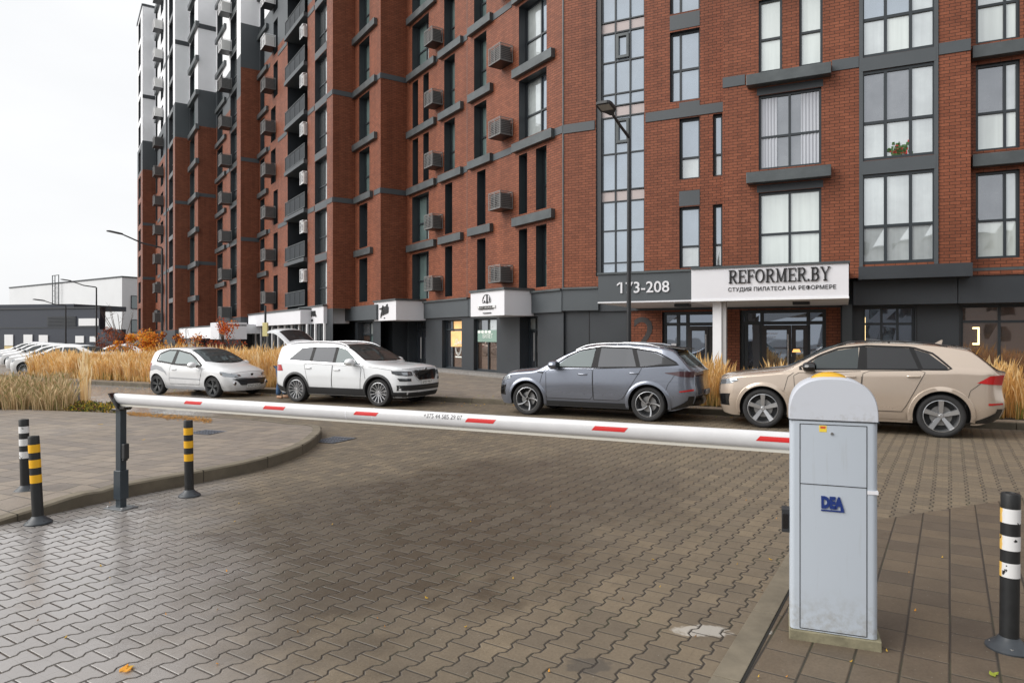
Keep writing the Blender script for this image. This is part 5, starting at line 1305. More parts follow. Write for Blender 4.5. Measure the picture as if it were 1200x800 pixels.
for sg in (1, -1):
    c.frontp('headlight', [(sg * .60, .80), (sg * .93, .86)], [(sg * .60, .90), (sg * .955, .965)], HEADL, off=.008); c.frontp('headlight_inner_panel', [(sg * .50, .80), (sg * .60, .80)], [(sg * .50, .93), (sg * .60, .91)], GLOSSB, off=.008)  # gloss black panel on the inner side of each headlight
    c.frontp('air_intake', [(sg * .56, .42), (sg * .90, .42)], [(sg * .56, .62), (sg * .93, .66)], GLOSSB, off=.006)
    c.sidep('tail_light', [(4.46, .985), (4.72, .965), (4.985, .95)], [(4.47, .99), (4.70, 1.11), (4.985, 1.13)], REDL, off=.009, sides=(sg,)); c.sidep('reflector', [(4.66, .60), (4.96, .615)], [(4.66, .635), (4.96, .645)], REDL, off=.009, sides=(sg,))
c.frontp('light_bar', [(-.85, 1.01), (.85, 1.01)], [(-.85, 1.06), (.85, 1.06)], REDL, off=.008, rear=True)
c.sidep('bumper_trim', [(4.30, .26), (4.80, .30), (4.97, .36)], [(4.31, .27), (4.80, .46), (4.97, .53)], GLOSSB, off=.007)
c.frontp('diffuser', [(-.88, .36), (.88, .36)], [(-.88, .54), (.88, .54)], GLOSSB, off=.008, rear=True)
b = MB(); b.grid(lambda u, v: c.warp(4.22 + .22 * u, (2 * v - 1) * .56, c.zt(4.22, 0) - .0 - .02 * (2 * v - 1) ** 2 * 2 + .012 - .05 * u + .01 * u * u), 6, 14, BEIGE); b.grid(lambda u, v: c.warp(4.22 + .22 * u, (2 * v - 1) * .56, c.zt(4.22, 0) - .03 - .02 * (2 * v - 1) ** 2 * 2 + .012 - .04 * u), 6, 14, GLOSSB, flip=True); b.build('spoiler', c.root, smooth=60)
c.rails(2.2, 4.05, GLOSSB, h=.028, f=.90, r=.014)
b = MB(); xx = 3.98; zz = c.zt(xx, 0); b.raw([c.warp(xx, 0, zz) + Vector(q) for q in ((-.09, .02, -.01), (-.09, -.02, -.01), (.06, -.012, .0), (.06, .012, .0), (.05, .004, .075), (.05, -.004, .075), (.075, 0, .07))], [(0, 1, 5, 4), (0, 4, 3), (1, 2, 5), (3, 4, 6), (2, 6, 5), (2, 3, 6), (4, 5, 6)], BEIGE); b.build('antenna', c.root)
plate(c, '5088 KO-7', .72, rear=True)
c.place((RV.dot(Vector(RN(0, 0)[:2])) if 0 else 1.42), 14.18, True)

# ---------------------------------------------------------------- grey-blue SUV
GREYP = paint('grey_blue_metallic_paint', (.20, .22, .268), metal=.65, rough=.26, dirt=.06)
c = Car('parked_car', 4.77, .95,
    top=[(0, .86), (.05, .93), (.35, 1.02), (.8, 1.07), (1.12, 1.10), (1.4, 1.24), (1.85, 1.48), (2.2, 1.60), (2.6, 1.65), (3.1, 1.655), (3.6, 1.635), (3.95, 1.595), (4.18, 1.55), (4.26, 1.50), (4.48, 1.30), (4.68, 1.13), (4.77, 1.09)],
    crown=[(0, .10), (1.1, .13), (1.4, .10), (2.2, .07), (3.9, .07), (4.2, .09), (4.77, .12)],
    belt=[(0, .98), (1.2, 1.04), (2, 1.08), (3.2, 1.12), (4.0, 1.20), (4.4, 1.18), (4.77, 1.10)], zb=[(0, .24), (4.2, .24), (4.6, .33), (4.77, .37)],
    nose=[(.2, .10), (.35, .02), (.5, .0), (.7, .02), (.85, .07), (.95, .16)], tail=[(.3, .12), (.5, .02), (.65, .0), (.85, .04), (1.0, .03), (1.12, .02)],
    plan=[(0, .94), (.6, .98), (1.5, 1), (3.4, 1), (4.2, .985), (4.77, .94)], wheels=(.88, 3.69), R=.365, paint=GREYP, bow=.22, tumble=.42)
tag(c.root, 'grey-blue metallic SUV with black and silver blade wheels, parked in the middle between the white SUV and the beige one', 'car', 'cars parked along the kerb')
c.root['label'] = 'grey-blue metallic SUV with twisted blade wheels, between the white SUV and the beige car'
c.body()
c.door([(1.38, .42), (2.48, .42)], [(1.36, 1.06), (2.46, 1.09)], handle=(2.24, .97)); c.door([(2.495, .42), (3.12, .42)], [(2.475, 1.09), (3.58, 1.145)], handle=(3.40, 1.02))
c.sidep('door_sill_trim', [(1.32, .25), (3.22, .25)], [(1.32, .36), (3.22, .36)], CLAD, off=.010)
c.sidep('side_window', [(1.58, 1.12), (2.44, 1.125)], [(1.62, 1.15), (1.84, 1.32), (2.12, 1.46), (2.47, 1.53)], CARGLASS, off=.006)
c.sidep('pillar_trim', [(2.43, 1.12), (2.58, 1.13)], [(2.48, 1.54), (2.60, 1.545)], PILL, off=.009)
c.sidep('side_window', [(2.58, 1.13), (3.46, 1.16)], [(2.60, 1.54), (3.05, 1.54), (3.32, 1.52)], CARGLASS_D, off=.006)
c.sidep('pillar_trim', [(3.44, 1.155), (3.53, 1.165)], [(3.30, 1.53), (3.40, 1.525)], PILL, off=.009)
c.sidep('side_window', [(3.50, 1.165), (4.30, 1.225)], [(3.36, 1.52), (3.85, 1.44), (4.29, 1.245)], CARGLASS_D, off=.006)
c.seam([(1.52, 1.115), (2.5, 1.118), (3.5, 1.148), (4.36, 1.215), (3.88, 1.46), (3.32, 1.545), (2.6, 1.565), (2.12, 1.49), (1.84, 1.35), (1.52, 1.13)], .026, PILL, off=.011, name='window_trim')
c.seam([(1.86, 1.37), (2.14, 1.515), (2.6, 1.59), (3.3, 1.572), (3.9, 1.49)], .012, CHROME, off=.008, name='chrome_trim')
c.screen('windscreen', 1.12, 2.16, f=.90, sag0=.30); c.screen('rear_window', 4.64, 4.30, f=.84, sag0=.05, sag1=.02)
c.arches(GREYP, w=.07, off=.016); c.wheels('blade'); c.mirrors(1.62, 1.115, GREYP, (.12, .125, .08))
c.seam([(1.22, .75), (1.28, .98), (1.36, 1.06)], .008); c.seam([(4.02, .5), (4.12, .80), (4.28, 1.02)], .008)
for sg in (1, -1):
    c.frontp('headlight', [(sg * .62, .78), (sg * .90, .80)], [(sg * .60, .83), (sg * .935, .90)], HEADL, off=.008); c.frontp('air_intake', [(sg * .72, .45), (sg * .88, .45)], [(sg * .74, .66), (sg * .90, .68)], GLOSSB, off=.006)
    c.sidep('tail_light', [(4.05, 1.03), (4.40, .965), (4.755, .95)], [(4.06, 1.04), (4.40, 1.075), (4.755, 1.07)], mat('smoked_tail_light', (.055, .022, .026), .1, coat=1), off=.009, sides=(sg,))
    c.sidep('reflector', [(4.38, .64), (4.74, .67)], [(4.38, .665), (4.74, .71)], REDL, off=.009, sides=(sg,)); c.sidep('bumper_trim', [(4.08, .25), (4.5, .32), (4.75, .37)], [(4.10, .27), (4.5, .42), (4.75, .56)], GLOSSB, off=.009, sides=(sg,))
    c.sidep('side_badge', [(1.16, .985), (1.28, .965)], [(1.14, 1.0), (1.30, 1.0)], GLOSSB, off=.008, sides=(sg,))
c.frontp('light_bar', [(-.86, .97), (.86, .97)], [(-.86, 1.06), (.86, 1.06)], mat('smoked_tail_light', (.055, .022, .026), .1), off=.008, rear=True); c.frontp('diffuser', [(-.85, .35), (.85, .35)], [(-.85, .56), (.85, .56)], GLOSSB, off=.008, rear=True)
b = MB(); b.grid(lambda u, v: c.warp(3.98 + .42 * u, (2 * v - 1) * .60, c.zt(3.98, 0) + .012 - .03 * (2 * v - 1) ** 2 - .05 * u), 6, 14, GLOSSB); b.grid(lambda u, v: c.warp(3.98 + .42 * u, (2 * v - 1) * .60, c.zt(3.98, 0) - .03 - .03 * (2 * v - 1) ** 2 - .02 * u), 6, 14, GLOSSB, flip=True)
b.build('spoiler', c.root, smooth=60); c.rails(2.0, 3.9, CHROME, h=.035, f=.92, r=.013)
plate(c, 'E7320 CA', .62, rear=True); c.place(6.52, 14.18, True)

# ---------------------------------------------------------------- white seven-seat SUV with its tailgate up
WHITEP = paint('white_pearl_paint', (.70, .72, .74), metal=.0, rough=.3, dirt=.12)
c = Car('parked_car', 4.60, .93,
    top=[(0, .98), (.05, 1.03), (.5, 1.09), (1.0, 1.12), (1.20, 1.15), (1.45, 1.28), (1.85, 1.50), (2.15, 1.60), (2.6, 1.655), (3.2, 1.66), (3.8, 1.64), (4.2, 1.60), (4.36, 1.57), (4.42, 1.48), (4.50, 1.25), (4.58, 1.10), (4.60, 1.05)],
    crown=[(0, .09), (1.1, .12), (1.4, .10), (2.2, .07), (4.2, .07), (4.60, .09)],
    belt=[(0, .98), (1.3, 1.03), (2, 1.06), (3.4, 1.09), (4.2, 1.13), (4.60, 1.10)], zb=[(0, .24), (4.2, .24), (4.45, .33), (4.60, .36)],
    nose=[(.2, .10), (.35, .02), (.5, .0), (.75, .0), (.9, .03), (1.05, .08)], tail=[(.3, .1), (.5, .0), (.8, .02), (1.0, .02), (1.12, .0)],
    plan=[(0, .955), (.6, .985), (1.5, 1), (3.6, 1), (4.2, .985), (4.60, .95)], wheels=(.90, 3.66), R=.355, paint=WHITEP, bow=.16, tumble=.34)
tag(c.root, 'white pearl seven-seat SUV with its tailgate raised, black arch trims and multi-spoke wheels', 'car', 'cars parked along the kerb')
c.body()
c.door([(1.46, .42), (2.40, .42)], [(1.42, 1.02), (2.36, 1.045)], handle=(2.22, .92), hm=WHITEP); c.door([(2.415, .42), (3.16, .42)], [(2.375, 1.045), (3.36, 1.07)], handle=(3.20, .95))
c.sidep('door_sill_trim', [(1.34, .25), (3.24, .25)], [(1.34, .44), (3.24, .44)], CLAD, off=.012)
c.sidep('side_window', [(1.56, 1.09), (2.30, 1.10)], [(1.60, 1.13), (1.80, 1.31), (2.02, 1.44), (2.30, 1.51)], CARGLASS, off=.006)
c.sidep('side_window', [(2.38, 1.10), (3.10, 1.12)], [(2.38, 1.51), (3.08, 1.51)], CARGLASS_D, off=.006)
c.sidep('side_window', [(3.18, 1.125), (3.92, 1.15), (3.93, 1.16)], [(3.16, 1.505), (3.55, 1.47), (3.92, 1.165)], CARGLASS_D, off=.006)
c.sidep('pillar_trim', [(2.29, 1.095), (2.39, 1.10)], [(2.29, 1.515), (2.39, 1.52)], PILL, off=.009); c.sidep('pillar_trim', [(3.09, 1.12), (3.19, 1.12)], [(3.07, 1.515), (3.17, 1.51)], PILL, off=.009)
c.seam([(1.50, 1.08), (2.5, 1.088), (3.98, 1.142), (3.60, 1.49), (3.1, 1.53), (2.35, 1.53), (2.0, 1.465), (1.5, 1.095)], .020, CHROME, off=.011, name='window_trim')
c.screen('windscreen', 1.18, 2.12, f=.93, sag0=.22)
c.arches(CLAD, w=.06, off=.014); c.wheels('multi'); c.mirrors(1.66, 1.075, WHITEP, (.12, .125, .08))
c.seam([(1.29, .70), (1.34, .95), (1.42, 1.02)], .008)
c.seam([(.45, .93), (1.0, 1.0), (1.4, 1.035)], .007)
for p_ in ([(-.80, .965), (-.40, .985), (0, .99), (.40, .985), (.80, .965)],): c.seam(p_, .008, fnr=lambda y, z: c.rnd(y, z, .004))
c.frontp('grille', [(-.46, .77), (-.40, .69), (.40, .69), (.46, .77)], [(-.55, .90), (-.45, .925), (.45, .925), (.55, .90)], GLOSSB, off=.012)
mb = MB(); c.ribbon(mb, lambda y, z: c.rnd(y, z, .017), [(-.46, .77), (-.40, .685), (.40, .685), (.46, .77), (.56, .91), (.45, .935), (-.45, .935), (-.56, .91)], .022, CHROME, closed=True)
for i in range(17): y = -.46 + i * .0575; c.ribbon(mb, lambda yy, z: c.rnd(yy, z, .016), [(y * .9, .70), (y, .915)], .008, CLAD)
mb.build('grille_frame', c.root, smooth=60)
b = MB(); pc = c.rnd(0, .955, .012); b.lathe([(0, .012), (.035, .012), (.042, .0)], CHROME, 16, lambda x, y, z: pc + Vector((-z, x, y))); b.lathe([(0, .016), (.022, .016)], GLOSSB, 12, lambda x, y, z: pc + Vector((-z, x, y))); b.build('bonnet_badge', c.root)
for sg in (1, -1):
    c.frontp('headlight', [(sg * .56, .80), (sg * .75, .79), (sg * .89, .82)], [(sg * .58, .90), (sg * .75, .915), (sg * .915, .925)], HEADD, off=.009)
    c.frontp('headlight_lens', [(sg * .62, .825), (sg * .80, .825)], [(sg * .62, .875), (sg * .82, .885)], HEADL, off=.013)
    c.frontp('fog_light', [(sg * .62, .655), (sg * .86, .66)], [(sg * .62, .725), (sg * .885, .735)], HEADD, off=.009)
    c.sidep('tail_light', [(4.12, .86), (4.585, .84)], [(4.20, 1.02), (4.585, 1.02)], REDL, off=.009, sides=(sg,)); c.sidep('bumper_trim', [(4.02, .26), (4.56, .34)], [(4.05, .40), (4.58, .52)], CLAD, off=.01, sides=(sg,))
    c.sidep('bumper_trim', [(.02, .26), (.5, .26)], [(.02, .38), (.5, .38)], CLAD, off=.006, sides=(sg,))
c.frontp('air_intake', [(-.87, .42), (.87, .42)], [(-.89, .56), (.89, .56)], CLAD, off=.009); c.frontp('bumper_trim', [(-.905, .25), (.905, .25)], [(-.912, .37), (.912, .37)], CLAD, off=.007)
c.frontp('air_intake_slat', [(-.80, .49), (.80, .49)], [(-.80, .505), (.80, .505)], GLOSSB, off=.013)
c.rails(2.0, 4.15, mat('rail_silver', (.6, .6, .62), .3, metal=.6), h=.04, f=.92, r=.015); plate(c, '5757 MI-7', .62)
cut = MB(); cut.box(idf, 3.70 - c.L / 2, 4.9 - c.L / 2, -.56, .56, .74, 1.50, CLAD); co = cut.build('cut'); co.data.materials.clear(); co.data.materials.append(c.paint); co.data.materials.append(CLAD)
for q in co.data.polygons: q.material_index = 1
md = c.bo.modifiers.new('b', 'BOOLEAN'); md.object = co; md.operation = 'DIFFERENCE'; md.solver = 'EXACT'
dg = bpy.context.evaluated_depsgraph_get(); me2 = bpy.data.meshes.new_from_object(c.bo.evaluated_get(dg)); c.bo.modifiers.clear(); c.bo.data = me2; bpy.data.objects.remove(co)
tg = MB(); h0 = Vector((4.16 - c.L / 2, 0, 1.62))        # raised tailgate
def tgp(u, v, o=0):
    y = (2 * v - 1) * (.60 + .02 * u); a = radians(33); ln = 1.05 * u; bend = .16 * max(0, u - .52) ** 1.5 * 3
    return h0 + Vector((cos(a) * ln - bend * .3, y, sin(a) * ln + .05 * sin(pi * u) - bend + o - .05 * (2 * v - 1) ** 4 - .05 * (2 * v - 1) ** 2))
tg.grid(lambda u, v: tgp(u, v), 16, 18, WHITEP); tg.grid(lambda u, v: tgp(u, v, -.045), 16, 18, CLAD, flip=True)
for v_ in (0, 1):
    for i in range(16): tg.quad([tgp(i / 16, v_), tgp((i + 1) / 16, v_), tgp((i + 1) / 16, v_, -.045), tgp(i / 16, v_, -.045)], WHITEP)
for i in range(18): tg.quad([tgp(1, i / 18), tgp(1, (i + 1) / 18), tgp(1, (i + 1) / 18, -.045), tgp(1, i / 18, -.045)], WHITEP)
to = tg.build('tailgate', c.root, smooth=50); g_ = MB(); g_.grid(lambda u, v: tgp(.12 + .44 * u, .09 + .82 * v, .006), 8, 14, CARGLASS_D); g_.grid(lambda u, v: tgp(.12 + .44 * u, .09 + .82 * v, -.05), 8, 14, CARGLASS_D, flip=True); g_.build('tailgate_window', to, smooth=60)
for sg in (1, -1):
    st = MB(); st.tube([h0 + Vector((.12, sg * .58, -.25)), Vector(tgp(.5, .5 + sg * .47)) - Vector((0, 0, .05))], .012, CLAD, 6); st.build('gas_strut', c.root)
c.place(10.72, 14.2, False); SKODA = c

# ---------------------------------------------------------------- small white three-door hatchback
WHITE2 = paint('white_paint', (.74, .75, .76), rough=.3, dirt=.14)
GREYPL = mat('grey_primer', (.36, .37, .39), .5)
def hatch(label, px=None, plate_txt=None, full=True):
    c = Car('parked_car', 3.90, .845,
        top=[(0, .70), (.05, .76), (.35, .84), (.7, .93), (.95, 1.0), (1.15, 1.10), (1.5, 1.28), (1.85, 1.41), (2.2, 1.465), (2.7, 1.47), (3.2, 1.44), (3.5, 1.39), (3.56, 1.33), (3.70, 1.12), (3.83, .95), (3.90, .90)],
        crown=[(0, .12), (.9, .15), (1.3, .11), (2.0, .075), (3.4, .07), (3.90, .12)],
        belt=[(0, .80), (.8, .86), (1.6, .91), (2.6, .97), (3.3, 1.04), (3.90, .95)], zb=[(0, .20), (3.5, .2), (3.75, .27), (3.90, .30)],
        nose=[(.2, .05), (.3, .0), (.45, .0), (.6, .05), (.72, .13), (.85, .22)], tail=[(.25, .1), (.4, .0), (.6, .0), (.8, .04), (.95, .04)],
        plan=[(0, .92), (.5, .97), (1.2, 1), (2.8, 1), (3.4, .98), (3.90, .92)], wheels=(.82, 3.24), R=.305, paint=WHITE2, bow=.26, tumble=.36, arch=.05)
    tag(c.root, label, 'car'); c.body()
    c.door([(1.36, .36), (2.66, .36)], [(1.22, .70), (1.20, .86), (2.60, .945)][1:], handle=(2.42, .80))
    c.sidep('side_window', [(1.36, .93), (2.44, .98)], [(1.42, .97), (1.66, 1.14), (1.90, 1.25), (2.42, 1.345)], CARGLASS, off=.006)
    c.sidep('side_window', [(2.56, .99), (3.18, 1.06), (3.20, 1.08)], [(2.52, 1.35), (2.86, 1.35), (3.15, 1.25)], CARGLASS, off=.006)
    c.seam([(1.28, .915), (2.5, .965), (3.26, 1.04), (3.20, 1.27), (2.86, 1.375), (2.45, 1.375), (1.88, 1.275), (1.64, 1.16), (1.28, .93)], .050, PILL, off=.0075, name='window_trim')
    c.sidep('pillar_trim', [(2.43, .975), (2.57, .985)], [(2.41, 1.36), (2.53, 1.36)], PILL, off=.009)
    c.sidep('side_moulding', [(1.32, .505), (2.62, .53)], [(1.32, .53), (2.62, .555)], GREYPL, off=.012); c.sidep('door_sill_trim', [(1.2, .205), (2.86, .205)], [(1.2, .28), (2.86, .28)], GREYPL, off=.008)
    c.sidep('rear_quarter_patch', [(2.74, .60), (2.86, .70), (3.24, .79), (3.55, .74)], [(2.80, .72), (3.0, .86), (3.3, .92), (3.62, .86)], GREYPL, off=.006)
    c.screen('windscreen', .93, 1.88, f=.93, sag0=.30); c.screen('rear_window', 3.80, 3.58, f=.80, sag0=.02, sag1=.01)
    c.wheels('dark', inset=.02, wd=.2); c.arches(WHITE2, w=.03, off=.010); c.mirrors(1.44, .90, WHITE2, (.11, .11, .075))
    c.frontp('grille', [(-.52, .50), (-.44, .36), (.44, .36), (.52, .50)], [(-.66, .545), (-.4, .555), (.4, .555), (.66, .545)], CLAD, off=.009)
    mb = MB()
    for z in (.44, .49): c.ribbon(mb, lambda y, zz: c.rnd(y, zz, .014), [(-.48, z), (.48, z)], .012, GLOSSB)
    c.ribbon(mb, lambda y, zz: c.rnd(y, zz, .014), [(-.62, .565), (-.3, .575), (.3, .575), (.62, .565)], .014, CHROME); mb.build('grille_slats', c.root, smooth=60)
    for sg in (1, -1):
        c.frontp('headlight', [(sg * .38, .625), (sg * .60, .59), (sg * .80, .63)], [(sg * .40, .675), (sg * .66, .715), (sg * .838, .775)], HEADL, off=.010)
        pf = c.rnd(sg * .60, .42, .012); b = MB(); b.lathe([(0, .02), (.045, .02), (.055, .012), (.06, 0)], CHROME, 18, lambda x, y, z: pf + Vector((-z, x, y))); b.lathe([(0, .024), (.03, .024)], HEADD, 14, lambda x, y, z: pf + Vector((-z, x, y))); b.build('fog_light', c.root, smooth=40)
        c.sidep('tail_light', [(3.62, .72), (3.88, .74)], [(3.52, .98), (3.84, .95)], REDL, off=.009, sides=(sg,))
    c.seam([(-.62, .71), (-.3, .745), (0, .755), (.3, .745), (.62, .71)], .007, fnr=lambda y, z: c.rnd(y, z, .004))
    b = MB(); pc = c.rnd(0, .66, .014)       # small dark badge on the bonnet edge
    b.raw([pc + Vector((-.006, y, z)) for y, z in ((-.055, .03), (-.02, .045), (.0, .03), (.03, .045), (.055, .035), (.045, -.005), (.02, -.045), (-.02, -.04), (-.045, 0))], [tuple(range(9))], GLOSSB); b.build('bonnet_badge', c.root)
    if plate_txt: plate(c, plate_txt, .335, w=.50)
    wp = MB(); wp.tube([c.warp(1.02, -.1, c.zt(1.02, .1) + .02), c.warp(1.12, -.62, c.zt(1.12, .62) + .02)], .009, CLAD, 6); wp.tube([c.warp(1.02, .45, c.zt(1.02, .45) + .02), c.warp(1.08, -.05, c.zt(1.08, .05) + .02)], .009, CLAD, 6); wp.build('wipers', c.root)
    return c
pg = hatch('small white three-door hatchback with grey wheels, leftmost car at the street kerb', plate_txt='0747 CT-5'); pg.root['group'] = 'cars parked along the kerb'; pg.place(16.72, 14.2, False)
# ================================================================== BARRIER
CABM = mat('cabinet_grey_paint', (.42, .465, .52), .45, noise=.06, nscale=2.5)
CABW = mat('cabinet_cap_paint', (.50, .525, .575), .5)
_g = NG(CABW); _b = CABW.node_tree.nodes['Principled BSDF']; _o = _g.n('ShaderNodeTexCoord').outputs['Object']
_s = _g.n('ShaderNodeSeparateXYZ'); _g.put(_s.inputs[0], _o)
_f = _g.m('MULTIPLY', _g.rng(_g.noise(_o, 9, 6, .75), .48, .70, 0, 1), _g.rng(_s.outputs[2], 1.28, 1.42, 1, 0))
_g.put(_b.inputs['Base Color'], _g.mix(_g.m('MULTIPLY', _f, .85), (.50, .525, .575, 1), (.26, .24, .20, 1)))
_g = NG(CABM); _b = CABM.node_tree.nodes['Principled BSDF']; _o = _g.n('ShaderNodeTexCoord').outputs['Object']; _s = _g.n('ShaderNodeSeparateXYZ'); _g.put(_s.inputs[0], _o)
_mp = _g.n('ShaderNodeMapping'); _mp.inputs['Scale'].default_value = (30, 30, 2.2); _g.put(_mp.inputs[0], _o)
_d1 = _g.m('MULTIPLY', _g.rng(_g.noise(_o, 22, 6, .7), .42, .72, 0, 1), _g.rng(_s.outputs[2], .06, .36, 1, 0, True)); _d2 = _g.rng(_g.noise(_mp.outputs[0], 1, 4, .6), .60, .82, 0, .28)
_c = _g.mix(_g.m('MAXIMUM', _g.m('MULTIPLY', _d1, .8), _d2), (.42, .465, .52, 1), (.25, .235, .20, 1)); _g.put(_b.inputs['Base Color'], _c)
A0 = Vector((1.656, 4.07)); E1 = Vector((.930, -.3676)); E2 = Vector((.3676, .930))
bg_ = empty('barrier_gate', (A0.x + .2, A0.y, 0)); tag(bg_, 'light grey barrier cabinet with a long white arm lowered across the drive', 'barrier'); BL = Vector(bg_.location)
WORLDP.add(bg_.name)
def cab(u, v, z): return (A0.x + E1.x * u + E2.x * v, A0.y + E1.y * u + E2.y * v, z)
CW, CDp = .466, .34
def rrect(w, d, r, n=5):
    o = []
    for cx, cy, t0 in ((w - r, r, -pi / 2), (w - r, d - r, 0), (r, d - r, pi / 2), (r, r, pi)):
        for i in range(n + 1): t = t0 + pi / 2 * i / n; o.append((cx + r * cos(t), cy + r * sin(t)))
    return o
ol = rrect(CW, CDp, .030, 7); b = MB(); n = len(ol)
v = [cab(x, y, .065) for x, y in ol] + [cab(x, y, 1.315) for x, y in ol]
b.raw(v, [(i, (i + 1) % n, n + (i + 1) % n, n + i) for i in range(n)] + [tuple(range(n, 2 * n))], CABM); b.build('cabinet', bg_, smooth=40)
b = MB(); b.box(cab, -.004, CW + .02, -.012, CDp + .02, -.02, .062, mat('plinth_concrete', (.22, .20, .13), .9, noise=.4, nscale=9, bump=.4)); b.build('plinth', bg_, bevel=.006)
# rounded cap
b = MB(); oh = .006; prof = []
NN = 28
for i in range(NN + 1):
    t = pi * i / NN; x = CW / 2 + (CW / 2 + oh) * math.copysign(abs(cos(t)) ** .78, cos(t)) * -1; z = 1.31 + .245 * sin(t) ** .72; prof.append((x, z))
def capf(i, v):
    x, z = prof[i]; y = -oh + (CDp + 2 * oh) * v; return (x, y, z)
for k, (vv, sc) in enumerate(((0, .975), (.05, 1.0), (.95, 1.0), (1, .97))):
    for i in range(NN + 1):
        x, y, z = capf(i, vv); x = CW / 2 + (x - CW / 2) * sc; z = 1.31 + (z - 1.31) * sc; b.v.append(cab(x, y, z))
m_ = b.m(CABW)
for k in range(3):
    for i in range(NN): a = k * (NN + 1) + i; b.f.append((a, a + NN + 1, a + NN + 2, a + 1)[::-1]); b.mi.append(m_); b.uv.append([(0, 0)] * 4)
for k in (0, 3): b.f.append(tuple(range(k * (NN + 1), (k + 1) * (NN + 1)))); b.mi.append(m_); b.uv.append([(0, 0)] * (NN + 1))
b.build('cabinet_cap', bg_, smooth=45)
bar_seam = MB()
def strip(mb, u0, u1, z0, z1, h=.0015, m=SEAM): mb.box(cab, u0, u1, -h, .001, z0, z1, m)
b = MB(); strip(b, .054, .058, .075, 1.285); strip(b, .408, .412, .075, 1.285); strip(b, .058, .408, 1.281, 1.285); strip(b, .058, .408, .928, .932, .002); strip(b, .058, .408, .073, .077); b.build('door_gap', bg_)
b = MB(); strip(b, -.008, CW + .008, 1.303, 1.312, .004, DARKM); b.build('cap_gap', bg_)
b = MB(); b.lathe([(0, .006), (.008, .006), (.0095, 0)], STEEL, 16, lambda x, y, z: cab(.228 + x, -z, 1.232 + y)); b.lathe([(0, .007), (.003, .007)], INK, 8, lambda x, y, z: cab(.228 + x, -z, 1.232 + y)); b.build('lock', bg_)
b = MB(); strip(b, .160, .200, 1.240, 1.278, .0012, mat('sticker_yellow', (.75, .55, .05), .5)); b.build('sticker', bg_)
b = MB(); strip(b, .166, .194, 1.260, 1.273, .0018, mat('sticker_red', (.55, .08, .04), .5)); b.build('sticker_text', bg_)
LOGO = mat('logo_navy', (.01, .03, .16), .4)
lg_ = text_mesh('DEA', .088, .006, lambda x, y, z: cab(.228 + x, -.001 - z, .800 + y), LOGO, 'logo', bg_, bold=.006, xscale=.68, shear=-.02)
b = MB(); strip(b, .170, .286, .779, .787, .006, LOGO); b.raw([cab(.274, -.0065, .779), cab(.294, -.0065, .779), cab(.268, -.0065, .862)], [(0, 1, 2)], LOGO); b.build('logo_bar', bg_)
b = MB(); b.box(cab, .412, CW + .002, -.0035, .03, .895, .915, SIGNW); b.box(cab, CW, CW + .003, -.003, .12, .895, .913, SIGNW); b.build('tape', bg_)
b = MB(); b.box(cab, CW, CW + .004, .12, .135, .60, .73, CABW); b.build('side_vent', bg_)
b = MB(); b.box(cab, -.045, -.0, .06, .15, .615, .755, CLAD); b.box(cab, -.04, -.005, .055, .06, .64, .73, GLOSSB); b.build('photocell', bg_, bevel=.008)
YEL = mat('amber_dome', (.62, .34, .01), .25, coat=.5)
b = MB(); 
b.grid(lambda u, v: cab(.225 + (.108 * cos(pi * v)), .23 + .075 * sin(pi * v) * cos(2 * pi * u) , 1.525 + .058 * abs(sin(pi * v)) * max(0, sin(2 * pi * u))), 24, 16, YEL); b.box(cab, .085, .365, .15, .31, 1.48, 1.526, YEL); b.build('warning_lamp', bg_, smooth=60)
# arm
AP = Plane(Vector((1.70, 4.29)), Vector((.8957, -.4448)), Vector((-.4448, -.8957))); AZ = 1.145
ARMW = mat('arm_white_paint', (.58, .58, .59), .35, coat=.3, noise=.07, nscale=5)
REDR = mat('red_reflective', (.55, .012, .012), .4); 
def armp(s, t, o=0.0): return AP.pt(s, AZ + (.056 + o) * sin(t), (.034 + o) * cos(t))      # t=0 faces the camera
ARM_L = -6.62
b = MB(); NA = 22
secs = [(ARM_L, .2), (ARM_L + .012, .75), (ARM_L + .04, .97), (ARM_L + .08, 1.0), (.14, 1.0)]
for s_, k_ in secs:
    for j in range(NA): t = 2 * pi * j / NA; b.v.append(AP.pt(s_, AZ + .056 * k_ * sin(t), .034 * k_ * cos(t)))
m_ = b.m(ARMW)
for i in range(len(secs) - 1):
    for j in range(NA): b.f.append((i * NA + j, (i + 1) * NA + j, (i + 1) * NA + (j + 1) % NA, i * NA + (j + 1) % NA)); b.mi.append(m_); b.uv.append([(0, 0)] * 4)
b.f.append(tuple(range(NA))); b.mi.append(m_); b.uv.append([(0, 0)] * NA)
arm = b.build('arm', bg_, smooth=50)
b = MB(); b.box(AP.pt if 0 else (lambda a, z, h: AP.pt(a, z, h)), ARM_L + .1, .14, AZ - .076, AZ - .052, -.006, .006, mat('rubber_edge', (.6, .58, .52), .6)); b.build('rubber_edge', arm)
for s_ in (AP.s_of(407), AP.s_of(438)):
    b = MB()
    for j in range(16):
        t0, t1 = 2 * pi * j / 16, 2 * pi * (j + 1) / 16; b.quad([armp(s_, t0, .001), armp(s_ + .012, t0, .001), armp(s_ + .012, t1, .001), armp(s_, t1, .001)], SIGNW)
    b.build('arm_joint', arm)
for x0, x1 in ((218, 241.5), (310.5, 338.5), (416.5, 447), (547, 584), (695, 737.5), (887, 935)):
    b = MB(); s0_, s1_ = AP.s_of(x0 + 2), AP.s_of(x1 - 2); sk = .022
    def rf(u, v): t = -.10 + .56 * v; return armp(s0_ + (s1_ - s0_) * u + sk * (v - .5) * 2 * .6, t, .0012)
    b.grid(rf, 6, 4, REDR); b.build('reflector', arm, smooth=60)
tx = AP.s_of(521)
